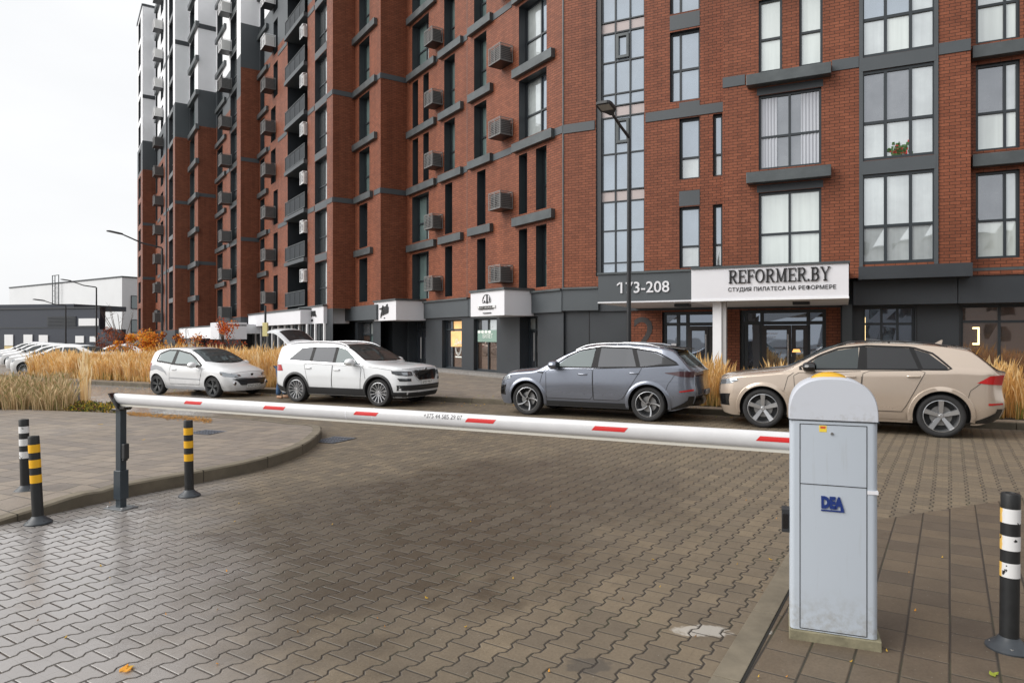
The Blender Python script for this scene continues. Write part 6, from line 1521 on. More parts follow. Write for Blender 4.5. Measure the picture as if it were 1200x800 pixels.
text_mesh('+375 44 585 29 07', .058, .0, lambda x, y, z: armp(tx + x, .22 + (y) / .056 * .95 - .08, .0018), mat('faded_ink', (.10, .10, .11), .6), 'phone_number', arm, xscale=.80)
# support post
sp_ = empty('barrier_rest_post', (-4.10, 7.16, 0)); tag(sp_, 'dark blue-grey steel post with a forked top carrying the end of the white arm', 'post')
PB_ = mat('post_blue_grey', (.022, .034, .045), .4, coat=.3)
rz = atan2(E1.y, E1.x); sp_.rotation_euler = (0, 0, rz)
b = MB(); b.box(idf, -.036, .036, -.036, .036, .012, 1.03, PB_); b.build('column', sp_, bevel=.004)
b = MB(); b.box(idf, -.05, .05, -.05, .05, .10, .40, PB_); b.build('sleeve', sp_, bevel=.004)
b = MB(); b.box(idf, -.13, .13, -.10, .10, .0, .014, mat('galvanised', (.20, .21, .22), .5, metal=.5, noise=.3, nscale=9)); 
for x in (-.1, .1):
    for y in (-.07, .07): b.lathe([(.0, .03), (.012, .03), (.012, .012)], STEEL, 6, lambda X, Y, Z: (x + X, y + Y, Z))
b.build('base_plate', sp_, bevel=.003)
b = MB(); b.box(idf, -.06, .06, -.07, .07, 1.03, 1.045, GLOSSB)
for sx in (-1,):
    b.raw([(-.01, -.05, 1.04), (-.01, .05, 1.04), (-.135, .05, 1.20), (-.135, -.05, 1.20), (.012, -.05, 1.045), (.012, .05, 1.045), (-.115, .05, 1.205), (-.115, -.05, 1.205)], [(0, 1, 2, 3), (4, 7, 6, 5), (0, 3, 7, 4), (1, 5, 6, 2), (3, 2, 6, 7), (0, 4, 5, 1)], GLOSSB)
b.box(idf, .05, .10, -.05, .05, 1.045, 1.065, GLOSSB); b.build('fork', sp_)
b = MB(); b.box(idf, .037, .085, -.03, .03, .52, .68, CLAD); b.box(idf, .037, .07, -.028, .028, .50, .52, CLAD); b.build('photocell', sp_, bevel=.008)
sp_.rotation_euler = (0, 0, rz); 

# ================================================================== BOLLARDS
YELB = mat('bollard_yellow', (.80, .42, .01), .45); BLK = mat('bollard_black', (.014, .015, .016), .5, noise=.3, nscale=12)
WORN = bpy.data.materials.new('worn_white_band'); WORN.use_nodes = True; g = NG(WORN); bb_ = WORN.node_tree.nodes['Principled BSDF']
oc = g.n('ShaderNodeTexCoord').outputs['Object']; f_ = g.rng(g.noise(oc, 17, 5, .6), .60, .615, 0, 1); sp2 = g.n('ShaderNodeSeparateXYZ'); g.put(sp2.inputs[0], oc)
c_ = g.mix(g.rng(g.m('ADD', g.m('SUBTRACT', g.m('MULTIPLY', sp2.outputs[0], -.81), g.m('MULTIPLY', sp2.outputs[1], -.59)), g.m('MULTIPLY', g.noise(oc, 30, 3), .010)), .041, .045, 0, 1), (.70, .70, .70, 1), (.78, .48, .10, 1))
g.put(bb_.inputs['Base Color'], g.mix(f_, c_, (.012, .012, .012, 1))); bb_.inputs['Roughness'].default_value = .5
BASEM = mat('bollard_base', (.035, .042, .05), .45, noise=.3, nscale=14)
def bollard(px, py, label, worn, lean=(0, 0), h=.86, z=0.0, r=.048):
    p = at_px(px, py, z); o = empty('bollard', (p.x, p.y, z)); o.rotation_euler = (lean[1], lean[0], 0); tag(o, label, 'bollard', 'flexible bollards beside the drive')
    b = MB(); R_ = .118
    b.lathe([(R_, 0), (R_, .012), (R_ * .85, .028), (r * 1.35, .055), (r * 1.05, .075)], BASEM, 28)
    b.build('base', o, smooth=45)
    for i in range(4):
        b = MB(); t = pi / 4 + i * pi / 2 + .3; b.lathe([(0, .034), (.011, .034), (.012, .02)], STEEL if worn else BLK, 6, lambda X, Y, Z: (.088 * cos(t) + X, .088 * sin(t) + Y, Z)); b.build('bolt', o)
    b = MB(); b.lathe([(r, .05), (r, h - .10), (r * 1.0, h - .012), (r * .92, h - .002), (r * .6, h), (r * .55, h - .006), (0, h - .006)], BLK, 28); b.build('tube', o, smooth=45)
    for k in range(3):
        f0 = h - h * (.185 + .172 * k) - .004; b = MB(); b.lathe([(r + .0015, f0), (r + .0015, f0 + h * .092)], WORN if worn else YELB, 28, cap=False); q = b.build('reflective_band', o, smooth=45)
    return o
bollard(45, 613, 'bollard with three yellow bands in front of the white-banded one, leaning left', False, lean=(radians(-3.2), 0), h=.845)
bollard(30, 576, 'bollard with peeling white bands standing behind the yellow-banded pair at the left', True, lean=(radians(-1.5), 0), h=.80, z=.09)
bollard(222, 581, 'yellow-banded bollard standing at the foot of the kerb right of the steel rest post', False, lean=(radians(-1.0), 0), h=.855)
bollard(1182.5, 760, 'bollard with peeling white and yellow bands right of the grey barrier cabinet', True, lean=(radians(.6), 0), h=.90)

# ================================================================== DRAINS
def drain(name, cx, cy, w, d, z, ang, label, n=7):
    o = empty(name, (cx, cy, z)); o.rotation_euler = (0, 0, ang); tag(o, label, 'drain'); GR = mat('grate_steel', (.20, .22, .26), .45, metal=.3)
    b = MB(); b.box(idf, -w / 2 - .02, w / 2 + .02, -d / 2 - .02, d / 2 + .02, -.012, .001, mat('drain_pit', (.008, .008, .01), .8)); b.build('pit', o)
    b = MB()
    for (x0, x1, y0, y1) in ((-w / 2, w / 2, -d / 2, -d / 2 + .02), (-w / 2, w / 2, d / 2 - .02, d / 2)): b.box(idf, x0, x1, y0, y1, .004, .008, GR)
    for i in range(n + 1): x = -w / 2 + (w - .02) * i / n; b.box(idf, x, x + .020, -d / 2 + .02, d / 2 - .02, .004, .0075, GR)
    for y in (-d / 6, d / 6): b.box(idf, -w / 2, w / 2, y - .008, y + .008, .004, .007, GR)
    b.build('grate', o)
p1_ = at_px(391, 515.5); drain('drain_grate', p1_.x, p1_.y, .46, .62, .004, -.4, 'steel drain grate on the drive at the nose of the curved kerb')
p2_ = at_px(243, 505.5, .1); drain('drain_grate', p2_.x, p2_.y, .50, .42, .088, -.4, 'bluish drain grate set in the raised pavement behind the yellow-banded bollard')

# ================================================================== STREET LAMPS
LAMPB = mat('lamp_black', (.014, .015, .017), .4)
LENS = mat('lamp_lens', (.35, .34, .31), .25)
def lamp(base, ztop, tip, label, r=.062, headl=.62, headw=.30, droop=0.0):
    o = empty('street_lamp', (base.x, base.y, .1)); WORLDP.add(o.name); tag(o, label, 'street lamp', 'street lamps')
    b = MB(); b.tube([(base.x, base.y, .1), (base.x, base.y, ztop * .55), (base.x, base.y, ztop)], [r, r * .85, r * .68], LAMPB, 16); b.build('pole', o, smooth=50)
    b = MB(); b.tube([(base.x, base.y, .1), (base.x, base.y, .9)], [r * 1.55, r * 1.5], LAMPB, 16); b.build('pole_foot', o, smooth=50)
    tip = Vector(tip); top = Vector((base.x, base.y, ztop)); d = (tip - top)
    b = MB(); m1 = top + d * .5 + Vector((0, 0, droop)); b.tube([top - Vector((0, 0, .05)), top + d * .02 + Vector((0, 0, .03)), m1, tip], [r * .62, r * .62, r * .55, r * .5], LAMPB, 10); b.build('arm', o, smooth=50)
    dh = Vector((d.x, d.y, d.z * .55)).normalized(); sd_ = dh.cross(Vector((0, 0, 1))).normalized(); up = sd_.cross(dh)
    b = MB(); P_ = lambda u, v, w: tuple(tip + dh * u + sd_ * v + up * w)
    outl = [(-.06, .05), (.08, .10), (.22, headw / 2), (headl * .8, headw / 2), (headl * .95, headw * .42), (headl, headw * .28)]
    ring = [(u, v) for u, v in outl] + [(u, -v) for u, v in reversed(outl)]; n = len(ring)
    v = [P_(u, w, -.04) for u, w in ring] + [P_(u, w, .02) for u, w in ring] + [P_(.1 + (u - .1) * .8, w * .7, .07) for u, w in ring]
    b.raw(v, [tuple(reversed(range(n)))] + [(i, (i + 1) % n, n + (i + 1) % n, n + i) for i in range(n)] + [(n + i, n + (i + 1) % n, 2 * n + (i + 1) % n, 2 * n + i) for i in range(n)] + [tuple(range(2 * n, 3 * n))], LAMPB)
    hd = b.build('lamp_head', o)
    b = MB(); b.box(P_, headl * .40, headl * .88, -headw * .36, headw * .36, -.046, -.0405, LENS); b.build('lens', hd)
lb_ = Plane(NV * 17.0, -RV, -NV); sL = lb_.s_of(737); bp = lb_.pt(sL, 0)
lamp(Vector(bp), 6.85, Vector((2.36, 16.2, 7.1)), 'tall black street lamp with a flat head in front of the stair glazing', r=.064, headl=.66, headw=.38)
def farlamp(px, ytop, pxt, yt, Y, label, r=.07):
    b = Vector(((px - 600) / FPX * Y, Y, 0)); zt_ = CAMH + (HOR - ytop) * Y / FPX; t = Vector(((pxt - 600) / FPX * Y, Y - 1.0, CAMH + (HOR - yt) * Y / FPX))
    lamp(b, zt_, t, label, r=r, headl=.9, headw=.34, droop=-.12)
farlamp(190, 291, 153, 277, 46, 'street lamp standing before the brick towers, its arm reaching left into the sky', .09)
farlamp(113, 337, 90, 330, 72, 'grey street lamp in front of the white hall, right of the roof ladder', .10)
farlamp(77, 358, 60, 353, 66, 'low street lamp against the navy building, leftmost of the lamps', .08)
# small marker post
mp_ = lb_.__class__(NV * 23.0, -RV, -NV); q = mp_.pt(mp_.s_of(311), 0); o = empty('marker_post', q); tag(o, 'thin dark post with a pale yellow sleeve behind the grasses', 'post')
b = MB(); b.tube([(0, 0, .1), (0, 0, 3.2)], .05, DARKM, 10); b.build('pole', o); b = MB(); b.box(idf, -.11, .11, -.08, .08, 1.80, 2.42, mat('pale_yellow', (.72, .66, .32), .6)); b.build('sleeve', o, bevel=.01)

# ================================================================== PERSON behind the open tailgate
def skin_mesh(name, joints, edges, m, parent, sub=2):
    me = bpy.data.meshes.new(name); me.from_pydata([j[:3] for j in joints], edges, []); o = bpy.data.objects.new(name, me); COL.objects.link(o)
    md = o.modifiers.new('s', 'SKIN'); sk = me.skin_vertices[0].data if me.skin_vertices else None
    if sk is None:
        bm = bmesh.new(); bm.from_mesh(me); bm.verts.layers.skin.verify(); bm.to_mesh(me); bm.free(); sk = me.skin_vertices[0].data
    for i, j in enumerate(joints): r = j[3]; sk[i].radius = (r, j[4] if len(j) > 4 else r); sk[i].use_root = (i == 0)
    s2 = o.modifiers.new('u', 'SUBSURF'); s2.levels = s2.render_levels = sub
    dg = bpy.context.evaluated_depsgraph_get(); me2 = bpy.data.meshes.new_from_object(o.evaluated_get(dg)); o.modifiers.clear(); o.data = me2
    me2.polygons.foreach_set('use_smooth', [True] * len(me2.polygons)); me2.materials.clear(); me2.materials.append(m); o.parent = parent; return o
JEANS = mat('blue_jeans', (.045, .10, .20), .85, noise=.3, nscale=14); JACK = mat('dark_jacket', (.03, .032, .038), .8); SKIN = mat('skin', (.50, .30, .22), .55); SHOE = mat('tan_shoe', (.42, .24, .14), .6); HAIR = mat('brown_hair', (.06, .035, .02), .7)
ppos = RN(14.72, 14.98); ps = empty('person', (ppos[0], ppos[1], 0)); ps.rotation_euler = (0, 0, atan2(-RV.y, -RV.x)); tag(ps, 'person in blue jeans and tan shoes standing behind the raised tailgate of the white SUV', 'person')
# local +x faces the boot, y to the left
J = [(0, 0, .95, .15, .11), (.10, 0, 1.08, .145, .10), (.27, 0, 1.19, .16, .105), (.40, 0, 1.23, .12, .08), (.48, 0, 1.25, .05), (.54, 0, 1.26, .05), (.61, 0, 1.27, .085), (.69, 0, 1.25, .085), (.75, 0, 1.22, .05),
     (.0, .10, .88, .10), (.03, .12, .50, .065), (.0, .13, .30, .060), (-.02, .13, .10, .042), (.0, -.10, .88, .10), (.03, -.11, .50, .065), (.0, -.12, .30, .060), (-.02, -.12, .10, .042),
     (.38, .19, 1.19, .06), (.50, .23, .98, .045), (.66, .18, .86, .034), (.73, .16, .83, .030), (.38, -.19, 1.19, .06), (.50, -.23, .98, .045), (.66, -.16, .86, .034), (.73, -.14, .83, .030)]
Ed = [(0, 1), (1, 2), (2, 3), (3, 4), (4, 5), (5, 6), (6, 7), (7, 8), (0, 9), (9, 10), (10, 11), (11, 12), (0, 13), (13, 14), (14, 15), (15, 16), (3, 17), (17, 18), (18, 19), (19, 20), (3, 21), (21, 22), (22, 23), (23, 24)]
body = skin_mesh('body', J, Ed, SKIN, ps)
trs = [(0, 0, .97, .165, .125), (.0, .10, .86, .115), (.03, .12, .50, .082), (.0, .13, .30, .078), (-.02, .13, .09, .070), (.0, -.10, .86, .115), (.03, -.11, .50, .082), (.0, -.12, .30, .078), (-.02, -.12, .09, .070)]
skin_mesh('jeans', trs, [(0, 1), (1, 2), (2, 3), (3, 4), (0, 5), (5, 6), (6, 7), (7, 8)], JEANS, ps)
jk = [(-.02, 0, .94, .18, .14), (.10, 0, 1.09, .17, .125), (.27, 0, 1.20, .185, .13), (.40, 0, 1.24, .13, .095), (.46, 0, 1.25, .07), (.38, .20, 1.19, .08), (.50, .24, .98, .062), (.65, .18, .87, .048), (.38, -.20, 1.19, .08), (.50, -.24, .98, .062), (.65, -.16, .87, .048)]
skin_mesh('jacket', jk, [(0, 1), (1, 2), (2, 3), (3, 4), (3, 5), (5, 6), (6, 7), (3, 8), (8, 9), (9, 10)], JACK, ps)
for y in (.13, -.12): skin_mesh('shoe', [(-.07, y, .045, .045, .045), (.04, y, .05, .05, .045), (.15, y + .01 * (1 if y > 0 else -1), .035, .045, .032)], [(0, 1), (1, 2)], SHOE, ps)
b = MB(); b.grid(lambda u, v: (.66 + .108 * cos(pi * v * .62) * .5 - .06 * 0 + .102 * sin(pi * v * .62) * cos(2 * pi * u) * .9, .094 * sin(pi * v * .62) * sin(2 * pi * u), 1.275 + .095 * cos(pi * v * .62)), 20, 10, HAIR); b.build('hair', ps, smooth=60)
for sy, hx, hz in ((1, .73, .83), (-1, .73, .83)):      # fingers resting in the boot
    y0 = .16 * sy if sy > 0 else -.14
    for k, (dy, ln) in enumerate(((-.03, .060), (-.01, .072), (.01, .068), (.03, .052))): skin_mesh('finger', [(hx - .01, y0 + dy, hz, .009), (hx + ln * .55, y0 + dy * 1.1, hz - .012, .0085), (hx + ln, y0 + dy * 1.15, hz - .034, .007)], [(0, 1), (1, 2)], SKIN, ps, sub=1)
    skin_mesh('thumb', [(hx - .03, y0 - .03 * sy, hz, .011), (hx + .01, y0 - .055 * sy, hz - .01, .010), (hx + .035, y0 - .06 * sy, hz - .022, .008)], [(0, 1), (1, 2)], SKIN, ps, sub=1)
# ================================================================== FAR PARKED CARS
def sedan(label):
    c = Car('parked_car', 4.35, .87,
        top=[(0, .72), (.05, .78), (.5, .88), (1.1, .97), (1.3, 1.04), (1.7, 1.25), (2.1, 1.39), (2.6, 1.43), (3.1, 1.40), (3.5, 1.24), (3.8, 1.06), (4.2, 1.02), (4.35, .98)], crown=[(0, .1), (1.1, .13), (2.2, .07), (4.35, .12)],
        belt=[(0, .84), (1.2, .90), (2.4, .95), (3.8, .98), (4.35, .92)], zb=[(0, .2), (4.35, .28)], nose=[(.2, .05), (.45, 0), (.7, .06), (.85, .16)], tail=[(.3, .08), (.6, 0), (1.0, .03)],
        plan=[(0, .93), (.6, .98), (1.5, 1), (3.4, 1), (4.35, .93)], wheels=(.82, 3.42), R=.31, paint=WHITE2, bow=.2, tumble=.38, arch=.05)
    tag(c.root, label, 'car', 'cars in the car park behind the grasses'); c.body()
    c.door([(1.40, .36), (2.40, .36)], [(1.36, .89), (2.38, .94)], handle=(2.2, .84)); c.door([(2.41, .36), (3.05, .36)], [(2.39, .94), (3.30, .97)], handle=(3.15, .87))
    c.sidep('side_window', [(1.55, .95), (2.36, .98)], [(1.62, 1.0), (1.95, 1.22), (2.36, 1.31)], CARGLASS, off=.006); c.sidep('side_window', [(2.42, .98), (3.35, 1.0)], [(2.42, 1.31), (2.9, 1.30), (3.30, 1.08)], CARGLASS, off=.006)
    c.screen('windscreen', 1.24, 2.08, f=.92, sag0=.22); c.screen('rear_window', 3.74, 3.16, f=.9, sag0=.1); c.wheels('multi', inset=.02, wd=.2); c.mirrors(1.58, .93, WHITE2, (.1, .1, .07))
    c.frontp('grille', [(-.4, .45), (.4, .45)], [(-.48, .62), (.48, .62)], GLOSSB, off=.01)
    for sg in (1, -1): c.frontp('headlight', [(sg * .50, .62), (sg * .80, .65)], [(sg * .50, .70), (sg * .84, .76)], HEADL, off=.01); c.sidep('tail_light', [(4.1, .80), (4.33, .80)], [(4.1, .92), (4.33, .93)], REDL, off=.009, sides=(sg,))
    return c
fc = sedan('white saloon with its nose clear of the grasses, nearest in the car park')
labs = [None, 'white saloon right behind the nearest one in the car park row', 'third white saloon of the car park row, half off the left edge', 'white saloon mostly hidden by the tall golden grass, roof showing', 'fourth white saloon of the car park row, only nose and screen showing', 'farthest white saloon of the car park row']
for i, (px, Y, rz) in enumerate(((78, 31.5, .10), (66, 35.0, .12), (52, 39.5, .14), (140, 36.5, .08), (44, 44, .14), (36, 49, .15))):
    r = fc.root if i == 0 else copy_tree(fc.root)
    if i: r['label'] = labs[i]
    r.location = ((px - 600) / FPX * Y, Y, .0); r.rotation_euler = (0, 0, rz)

# ================================================================== GRASSES AND SHRUBS
def blades(name, pts, hgt, cols, seed, lean=.35, plume=.5, wid=.006, label=None, cat='grass', stuff=True):
    rnd = random.Random(seed); b = MB(); ms = [b.m(c) for c in cols]; v, f, mi = b.v, b.f, b.mi
    for (x, y, z0, hs, nb) in pts:
        for _ in range(nb):
            a = rnd.uniform(0, 2 * pi); rr = abs(rnd.gauss(0, .10)); bx, by = x + cos(a) * rr * .6, y + sin(a) * rr * .6
            h = hgt * hs * rnd.uniform(.55, 1.12); ln = lean * h * rnd.uniform(.1, 1.0); dx, dy = cos(a) * ln, sin(a) * ln
            w = wid * rnd.uniform(.7, 1.5); wa = rnd.uniform(0, pi); wx, wy = cos(wa) * w, sin(wa) * w; m = rnd.choice(ms); k = len(v)
            v += [(bx - wx, by - wy, z0), (bx + wx, by + wy, z0), (bx + dx * .25 - wx * .9, by + dy * .25 - wy * .9, z0 + h * .5), (bx + dx * .25 + wx * .9, by + dy * .25 + wy * .9, z0 + h * .5)]
            if rnd.random() < plume:       # seed head
                pw = w * rnd.uniform(2.0, 3.4); px_, py_ = wx / w * pw, wy / w * pw
                v += [(bx + dx * .65 - wx * .7, by + dy * .65 - wy * .7, z0 + h * .80), (bx + dx * .65 + wx * .7, by + dy * .65 + wy * .7, z0 + h * .80), (bx + dx * .85 - px_, by + dy * .85 - py_, z0 + h * .9), (bx + dx * .85 + px_, by + dy * .85 + py_, z0 + h * .9), (bx + dx * 1.1, by + dy * 1.1, z0 + h * 1.03)]
                f += [(k, k + 1, k + 3, k + 2), (k + 2, k + 3, k + 5, k + 4), (k + 4, k + 5, k + 7, k + 6), (k + 6, k + 7, k + 8)]; mi += [m] * 4; b.uv += [[(0, 0)] * 4] * 3 + [[(0, 0)] * 3]
            else:
                v += [(bx + dx * .9, by + dy * .9, z0 + h * .92)]
                f += [(k, k + 1, k + 3, k + 2), (k + 2, k + 3, k + 4)]; mi += [m] * 2; b.uv += [[(0, 0)] * 4, [(0, 0)] * 3]
    o = b.build(name)
    if stuff: tag(o, kind='stuff')
    if label: tag(o, label, cat)
    return o
def gm(n, c):
    if n in MATS: return MATS[n]
    m = mat(n, c, .8); t = m.node_tree; b = t.nodes['Principled BSDF']; tr = t.nodes.new('ShaderNodeBsdfTranslucent'); tr.inputs['Color'].default_value = (*c, 1)
    mx_ = t.nodes.new('ShaderNodeMixShader'); mx_.inputs[0].default_value = .42; t.links.new(b.outputs[0], mx_.inputs[1]); t.links.new(tr.outputs[0], mx_.inputs[2]); t.links.new(mx_.outputs[0], t.nodes['Material Output'].inputs[0]); return m
GOLD = [gm('grass_gold', (.78, .52, .21)), gm('grass_straw', (.86, .65, .34)), gm('grass_tan', (.62, .39, .15)), gm('grass_pale', (.90, .74, .48)), gm('grass_ochre', (.72, .44, .14))]
GREENY = [gm('grass_olive', (.15, .15, .035)), gm('grass_yellowgreen', (.26, .26, .05)), gm('grass_tan', (.52, .31, .10)), gm('grass_gold', (.66, .42, .14))]
BROWN = [gm('sedge_brown', (.40, .27, .14)), gm('sedge_tan', (.52, .38, .22)), gm('sedge_olive', (.24, .22, .08)), gm('sedge_straw', (.64, .50, .30))]
rnd = random.Random(5)
def field(r0, r1, n0, n1, cnt, z=.12, nb=16, hs=(.8, 1.1)):
    out = []
    for _ in range(cnt):
        r, n = rnd.uniform(r0, r1), rnd.uniform(n0, n1); p = RN(r, n); out.append((p[0], p[1], z, rnd.uniform(*hs) * (.82 if r > 23 else 1) * (.9 + .14 * sin(r * 2.3) + .08 * sin(r * 5.1 + n)), nb))
    return out
# the street-side bed: denser in its near rows, which are the ones seen
blades('ornamental_grass', field(15.2, 31, 16.9, 18.2, 900, nb=26, hs=(.84, 1.05)) + field(16.0, 32, 18.2, 19.8, 620, nb=22, hs=(.86, 1.06)), 1.18, GOLD, 11, plume=.7, wid=.0055, label='long mass of tall golden feather grass behind the kerb and the hatchback', cat='grass')
blades('grass_undergrowth', field(15.2, 31, 16.8, 17.4, 320, nb=14, hs=(.5, .9)), .62, GREENY[:1] + GOLD[:3], 12, plume=0, wid=.008, label='low olive and tan grass at the foot of the golden grass bed', cat='grass')
# entrance bed behind the beige car
blades('ornamental_grass', field(-8, -2.2, 16.9, 18.8, 300, nb=18) + field(1.2, 3.3, 16.9, 18.8, 150, nb=18, hs=(.62, .92)) + field(-2.2, 1.4, 16.9, 18.4, 120, nb=14, hs=(.45, .72)), 1.22, GOLD[:3] + GOLD[4:], 13, plume=.7, wid=.0052, lean=.28, label='golden grass clumps in front of the entrance behind the beige car', cat='grass')
blades('grass_undergrowth', field(-8, 3.3, 16.85, 17.5, 260, nb=16, hs=(.6, 1.1)), .55, GREENY, 14, plume=0, wid=.009, label='yellow-green low grass at the kerb behind the beige car', cat='grass')
# bed at the back of the raised pavement, left
pts = []
def inb(px0, px1, py0, py1, cnt, nb, hs):
    for _ in range(cnt):
        p = at_px(rnd.uniform(px0, px1), rnd.uniform(py0, py1), .05); pts.append((p.x, p.y, .05, rnd.uniform(*hs), nb))
inb(-60, 84, 470, 482, 230, 18, (.7, 1.05)); inb(-60, 80, 458, 471, 130, 18, (.8, 1.1))
blades('sedge_bed', pts, .66, BROWN, 15, plume=.35, wid=.006, lean=.5, label='brown and straw coloured sedge at the back of the raised pavement, left edge', cat='grass')
pts = []; inb(96, 103, 472, 477, 6, 15, (.85, 1.1))
blades('feather_grass', pts, 1.32, GOLD[1:4], 16, plume=.8, wid=.006, lean=.16, label='single tall straw-coloured grass clump at the right end of the sedge bed', cat='grass', stuff=True)
bs = [at_px(-70, 483), at_px(108, 481.5), at_px(96, 455), at_px(-70, 455)]; sheet('bed_soil_island', [p[:2] for p in bs], .052, SOIL)
# lawn strip beyond the bed
sheet('lawn', [rn2(28, 14.4), rn2(46, 15.5), rn2(46, 17.5), rn2(30, 16.9)], .135, TURF)

def leafmass(b, c, rad, cnt, ms, size, rnd, hollow=.3):
    for _ in range(cnt):
        while 1:
            d = Vector((rnd.uniform(-1, 1), rnd.uniform(-1, 1), rnd.uniform(-1, 1)))
            if hollow < d.length < 1: break
        p = Vector(c) + Vector((d.x * rad[0], d.y * rad[1], d.z * rad[2])); s = size * rnd.uniform(.6, 1.3)
        u = Vector((rnd.gauss(0, 1), rnd.gauss(0, 1), rnd.gauss(0, 1))).normalized(); w = u.cross(Vector((rnd.gauss(0, 1), rnd.gauss(0, 1), rnd.gauss(0, 1)))).normalized()
        b.quad([p - u * s, p + w * s * .5, p + u * s, p - w * s * .5], rnd.choice(ms))
def branches(b, base, h, n, spread, rnd, r=.03, m=None, depth=2):
    tips = []
    for i in range(n):
        a = rnd.uniform(0, 2 * pi); e = Vector(base) + Vector((cos(a) * spread * rnd.uniform(.4, 1), sin(a) * spread * rnd.uniform(.4, 1), h * rnd.uniform(.7, 1.05)))
        mid = Vector(base) * .5 + e * .5 + Vector((rnd.uniform(-.1, .1), rnd.uniform(-.1, .1), .05)); b.tube([base, mid, e], [r, r * .6, r * .2], m, 5); tips.append(e)
        if depth:
            for _ in range(3):
                t = rnd.uniform(.4, .9); q = mid.lerp(e, t); e2 = q + Vector((rnd.uniform(-.4, .4), rnd.uniform(-.4, .4), rnd.uniform(.15, .5))) * (h * .35); b.tube([q, e2], [r * .35, r * .1], m, 4); tips.append(e2)
    return tips
ORG = [gm('leaf_orange', (.80, .26, .03)), gm('leaf_amber', (.85, .40, .05)), gm('leaf_rust', (.38, .08, .012)), gm('leaf_yellow', (.66, .42, .06))]
RED = [gm('leaf_red', (.40, .05, .02)), gm('leaf_orange', (.80, .26, .03)), gm('leaf_scarlet', (.55, .10, .02))]
DRD = [gm('leaf_maroon', (.10, .03, .022)), gm('leaf_brownred', (.17, .05, .03)), gm('leaf_rust', (.38, .08, .012))]
BARK = mat('bark', (.09, .065, .05), .9, noise=.3, nscale=12)
def shrub(px, n, h, w, ms, cnt, label, name='autumn_shrub', cat='shrub', size=.06, seed=1, trunk=0.0, r=.03, clumps=9):
    rn_ = random.Random(seed); pl = Rp(n); q = Vector(pl.pt(pl.s_of(px), .12)); o = empty(name, q); tag(o, label, cat)
    b = MB(); base = (0, 0, 0)
    if trunk: b.tube([(0, 0, 0), (.03, 0, trunk * .5), (0, .02, trunk)], [r * 1.3, r, r * .9], BARK, 8); base = (0, .02, trunk - .05)
    tips = branches(b, base, h - trunk, 7, w * .5, rn_, r * .7, BARK); b.build('trunk', o, smooth=50)
    if cnt:
        b = MB()
        for i in range(clumps):
            c = rn_.choice(tips) if tips else Vector((0, 0, h)); k = rn_.uniform(.5, 1.1)
            leafmass(b, (c.x * rn_.uniform(.5, 1), c.y * rn_.uniform(.5, 1), trunk + (c.z - trunk) * rn_.uniform(.45, 1.0)), (w * .22 * k, w * .22 * k, h * .16 * k), cnt // clumps, ms, size, rn_, 0)
        b.build('crown', o)
    return o
shrub(148, 22.4, 1.8, 1.7, ORG, 1100, 'orange autumn shrub left of the lamp pole before the towers', seed=3, clumps=12)
shrub(178, 22.6, 2.0, 2.1, ORG, 1800, 'taller blazing orange shrub right behind the lamp pole', seed=4, clumps=16)
shrub(200, 22.8, 1.9, 1.4, ORG[:2] + DRD, 700, 'thin rust and orange shrub at the right end of the orange pair', seed=5)
shrub(262, 23.2, 2.65, 1.6, RED, 420, 'small tree with a sparse red and orange crown above the hatchback', name='maple_tree', cat='tree', seed=6, trunk=1.3, r=.035, clumps=8)
shrub(258, 22.6, 1.75, 2.6, DRD + RED[:1], 1500, 'dark maroon leafy bush under the sparse red tree', seed=7, clumps=14)
shrub(130, 25.5, 2.1, 2.8, DRD, 1500, 'dark red bush at the foot of the white hall', seed=8, clumps=14)
shrub(143, 30, 3.9, 3.2, ORG, 0, 'leafless young tree in front of the corner of the white hall', name='bare_tree', cat='tree', seed=9, trunk=1.0, r=.05)
shrub(222, 24, 2.2, 1.6, ORG[:2], 240, 'young tree with a few orange leaves beside the white shop fascia', name='young_tree', cat='tree', seed=10, trunk=.8, r=.03, clumps=5)
# low mixed cover at the edge of the sedge bed
b = MB(); rn_ = random.Random(21); LC = [gm('cover_green', (.10, .14, .03)), gm('cover_lime', (.28, .30, .04)), gm('leaf_yellow', (.66, .42, .06)), gm('leaf_maroon', (.10, .03, .022)), gm('cover_dark', (.05, .055, .02))]
for _ in range(90):
    p = at_px(rn_.uniform(78, 136), rn_.uniform(476, 482.5), .05)
    if p.x > -9.0 and 0: continue
    leafmass(b, (p.x, p.y, .12), (.18, .16, .10), 34, LC, .028, rn_, 0)
tag(b.build('ground_cover'), 'low mixed green, yellow and maroon ground cover at the pavement edge', 'plants', kind='stuff')
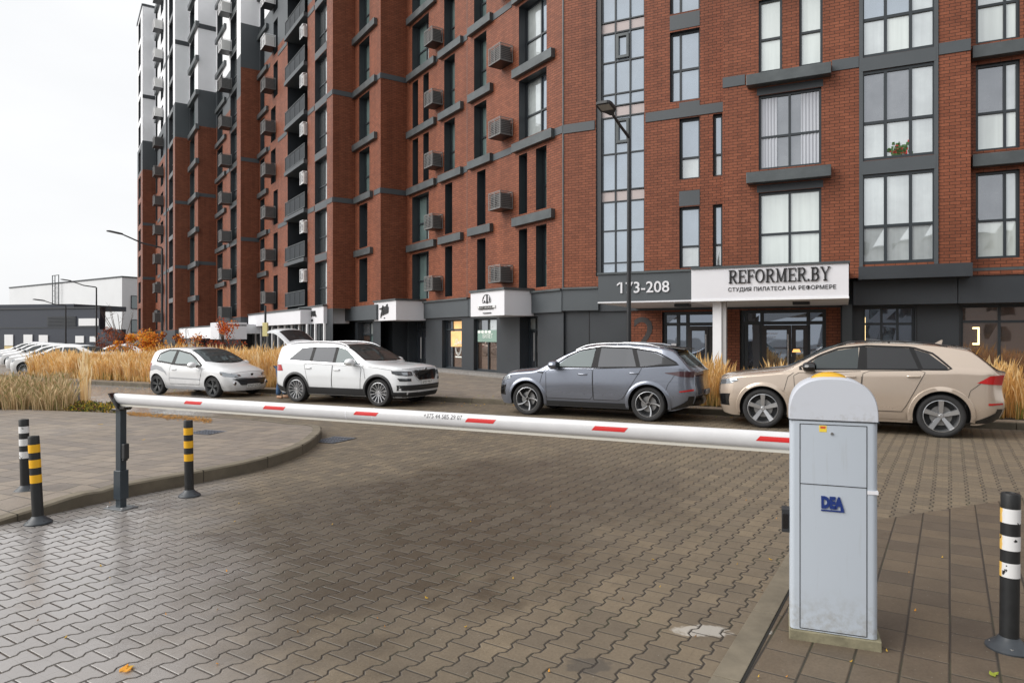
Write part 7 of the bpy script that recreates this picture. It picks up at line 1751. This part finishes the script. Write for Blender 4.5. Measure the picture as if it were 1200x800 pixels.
# fallen leaves
b = MB(); rn_ = random.Random(8); LV_ = [gm('leaf_yellow', (.66, .42, .06)), gm('leaf_amber', (.85, .40, .05)), gm('leaf_dry', (.22, .13, .06)), gm('leaf_lime', (.35, .40, .05))]
def leaf(x, y, z, s, m):
    a = rn_.uniform(0, 2 * pi); u = Vector((cos(a), sin(a), 0)) * s; w = Vector((-sin(a), cos(a), 0)) * s * .6
    pp = [(x, y, z)]; P0 = Vector((x, y, z)); b.quad([P0 - u, P0 - u * .2 + w, P0 + u * .6 + w * .7, P0 + u + Vector((0, 0, .012)), P0 + u * .5 - w * .8, P0 - u * .3 - w], m)
for (px, py, s, m, z) in ((145, 783, .035, 1, .006), (152, 781, .03, 0, .007), (149, 785, .026, 1, .009), (118, 497, .06, 0, .14), (168, 515, .03, 0, .14), (1163, 790, .022, 3, .012), (1166, 789, .02, 3, .012), (1012, 756, .02, 2, .012), (765, 655, .016, 0, .006), (903, 655, .016, 0, .006), (500, 700, .014, 0, .006)):
    p = at_px(px, py, z); leaf(p.x, p.y, z, s, LV_[m])
for _ in range(240):
    p = Vector(RN(rn_.uniform(2, 24), rn_.uniform(15.2, 17.0))); leaf(p.x, p.y, .14 if NV.dot(p.to_2d()) > 16.1 else .006, rn_.uniform(.02, .04), rn_.choice(LV_))
for _ in range(60):
    p = at_px(rn_.uniform(0, 1190), rn_.uniform(520, 800), .006); leaf(p.x, p.y, .012 if p.x < -3 or p.x > 1 else .006, rn_.uniform(.006, .012), rn_.choice(LV_[:3]))
tag(b.build('fallen_leaves'), 'scattered yellow and brown fallen leaves on the paving', 'leaves', kind='stuff')
# strip of orange leaf litter at the back of the island
b = MB(); 
for _ in range(700):
    t = rn_.random(); px = 150 + 98 * t; py = 486.0 + 8.0 * t + rn_.gauss(0, 1.3) - (2.6 * (t - .4)) * 0
    p = at_px(px, py, .06); leaf(p.x, p.y, .092 + rn_.uniform(0, .006), rn_.uniform(.02, .045), rn_.choice([gm('litter_orange', (.45, .22, .05)), gm('litter_tan', (.38, .24, .10)), gm('litter_amber', (.55, .28, .07))]))
tag(b.build('leaf_litter'), 'band of orange leaf litter along the rear edge of the raised pavement', 'leaves', kind='stuff')
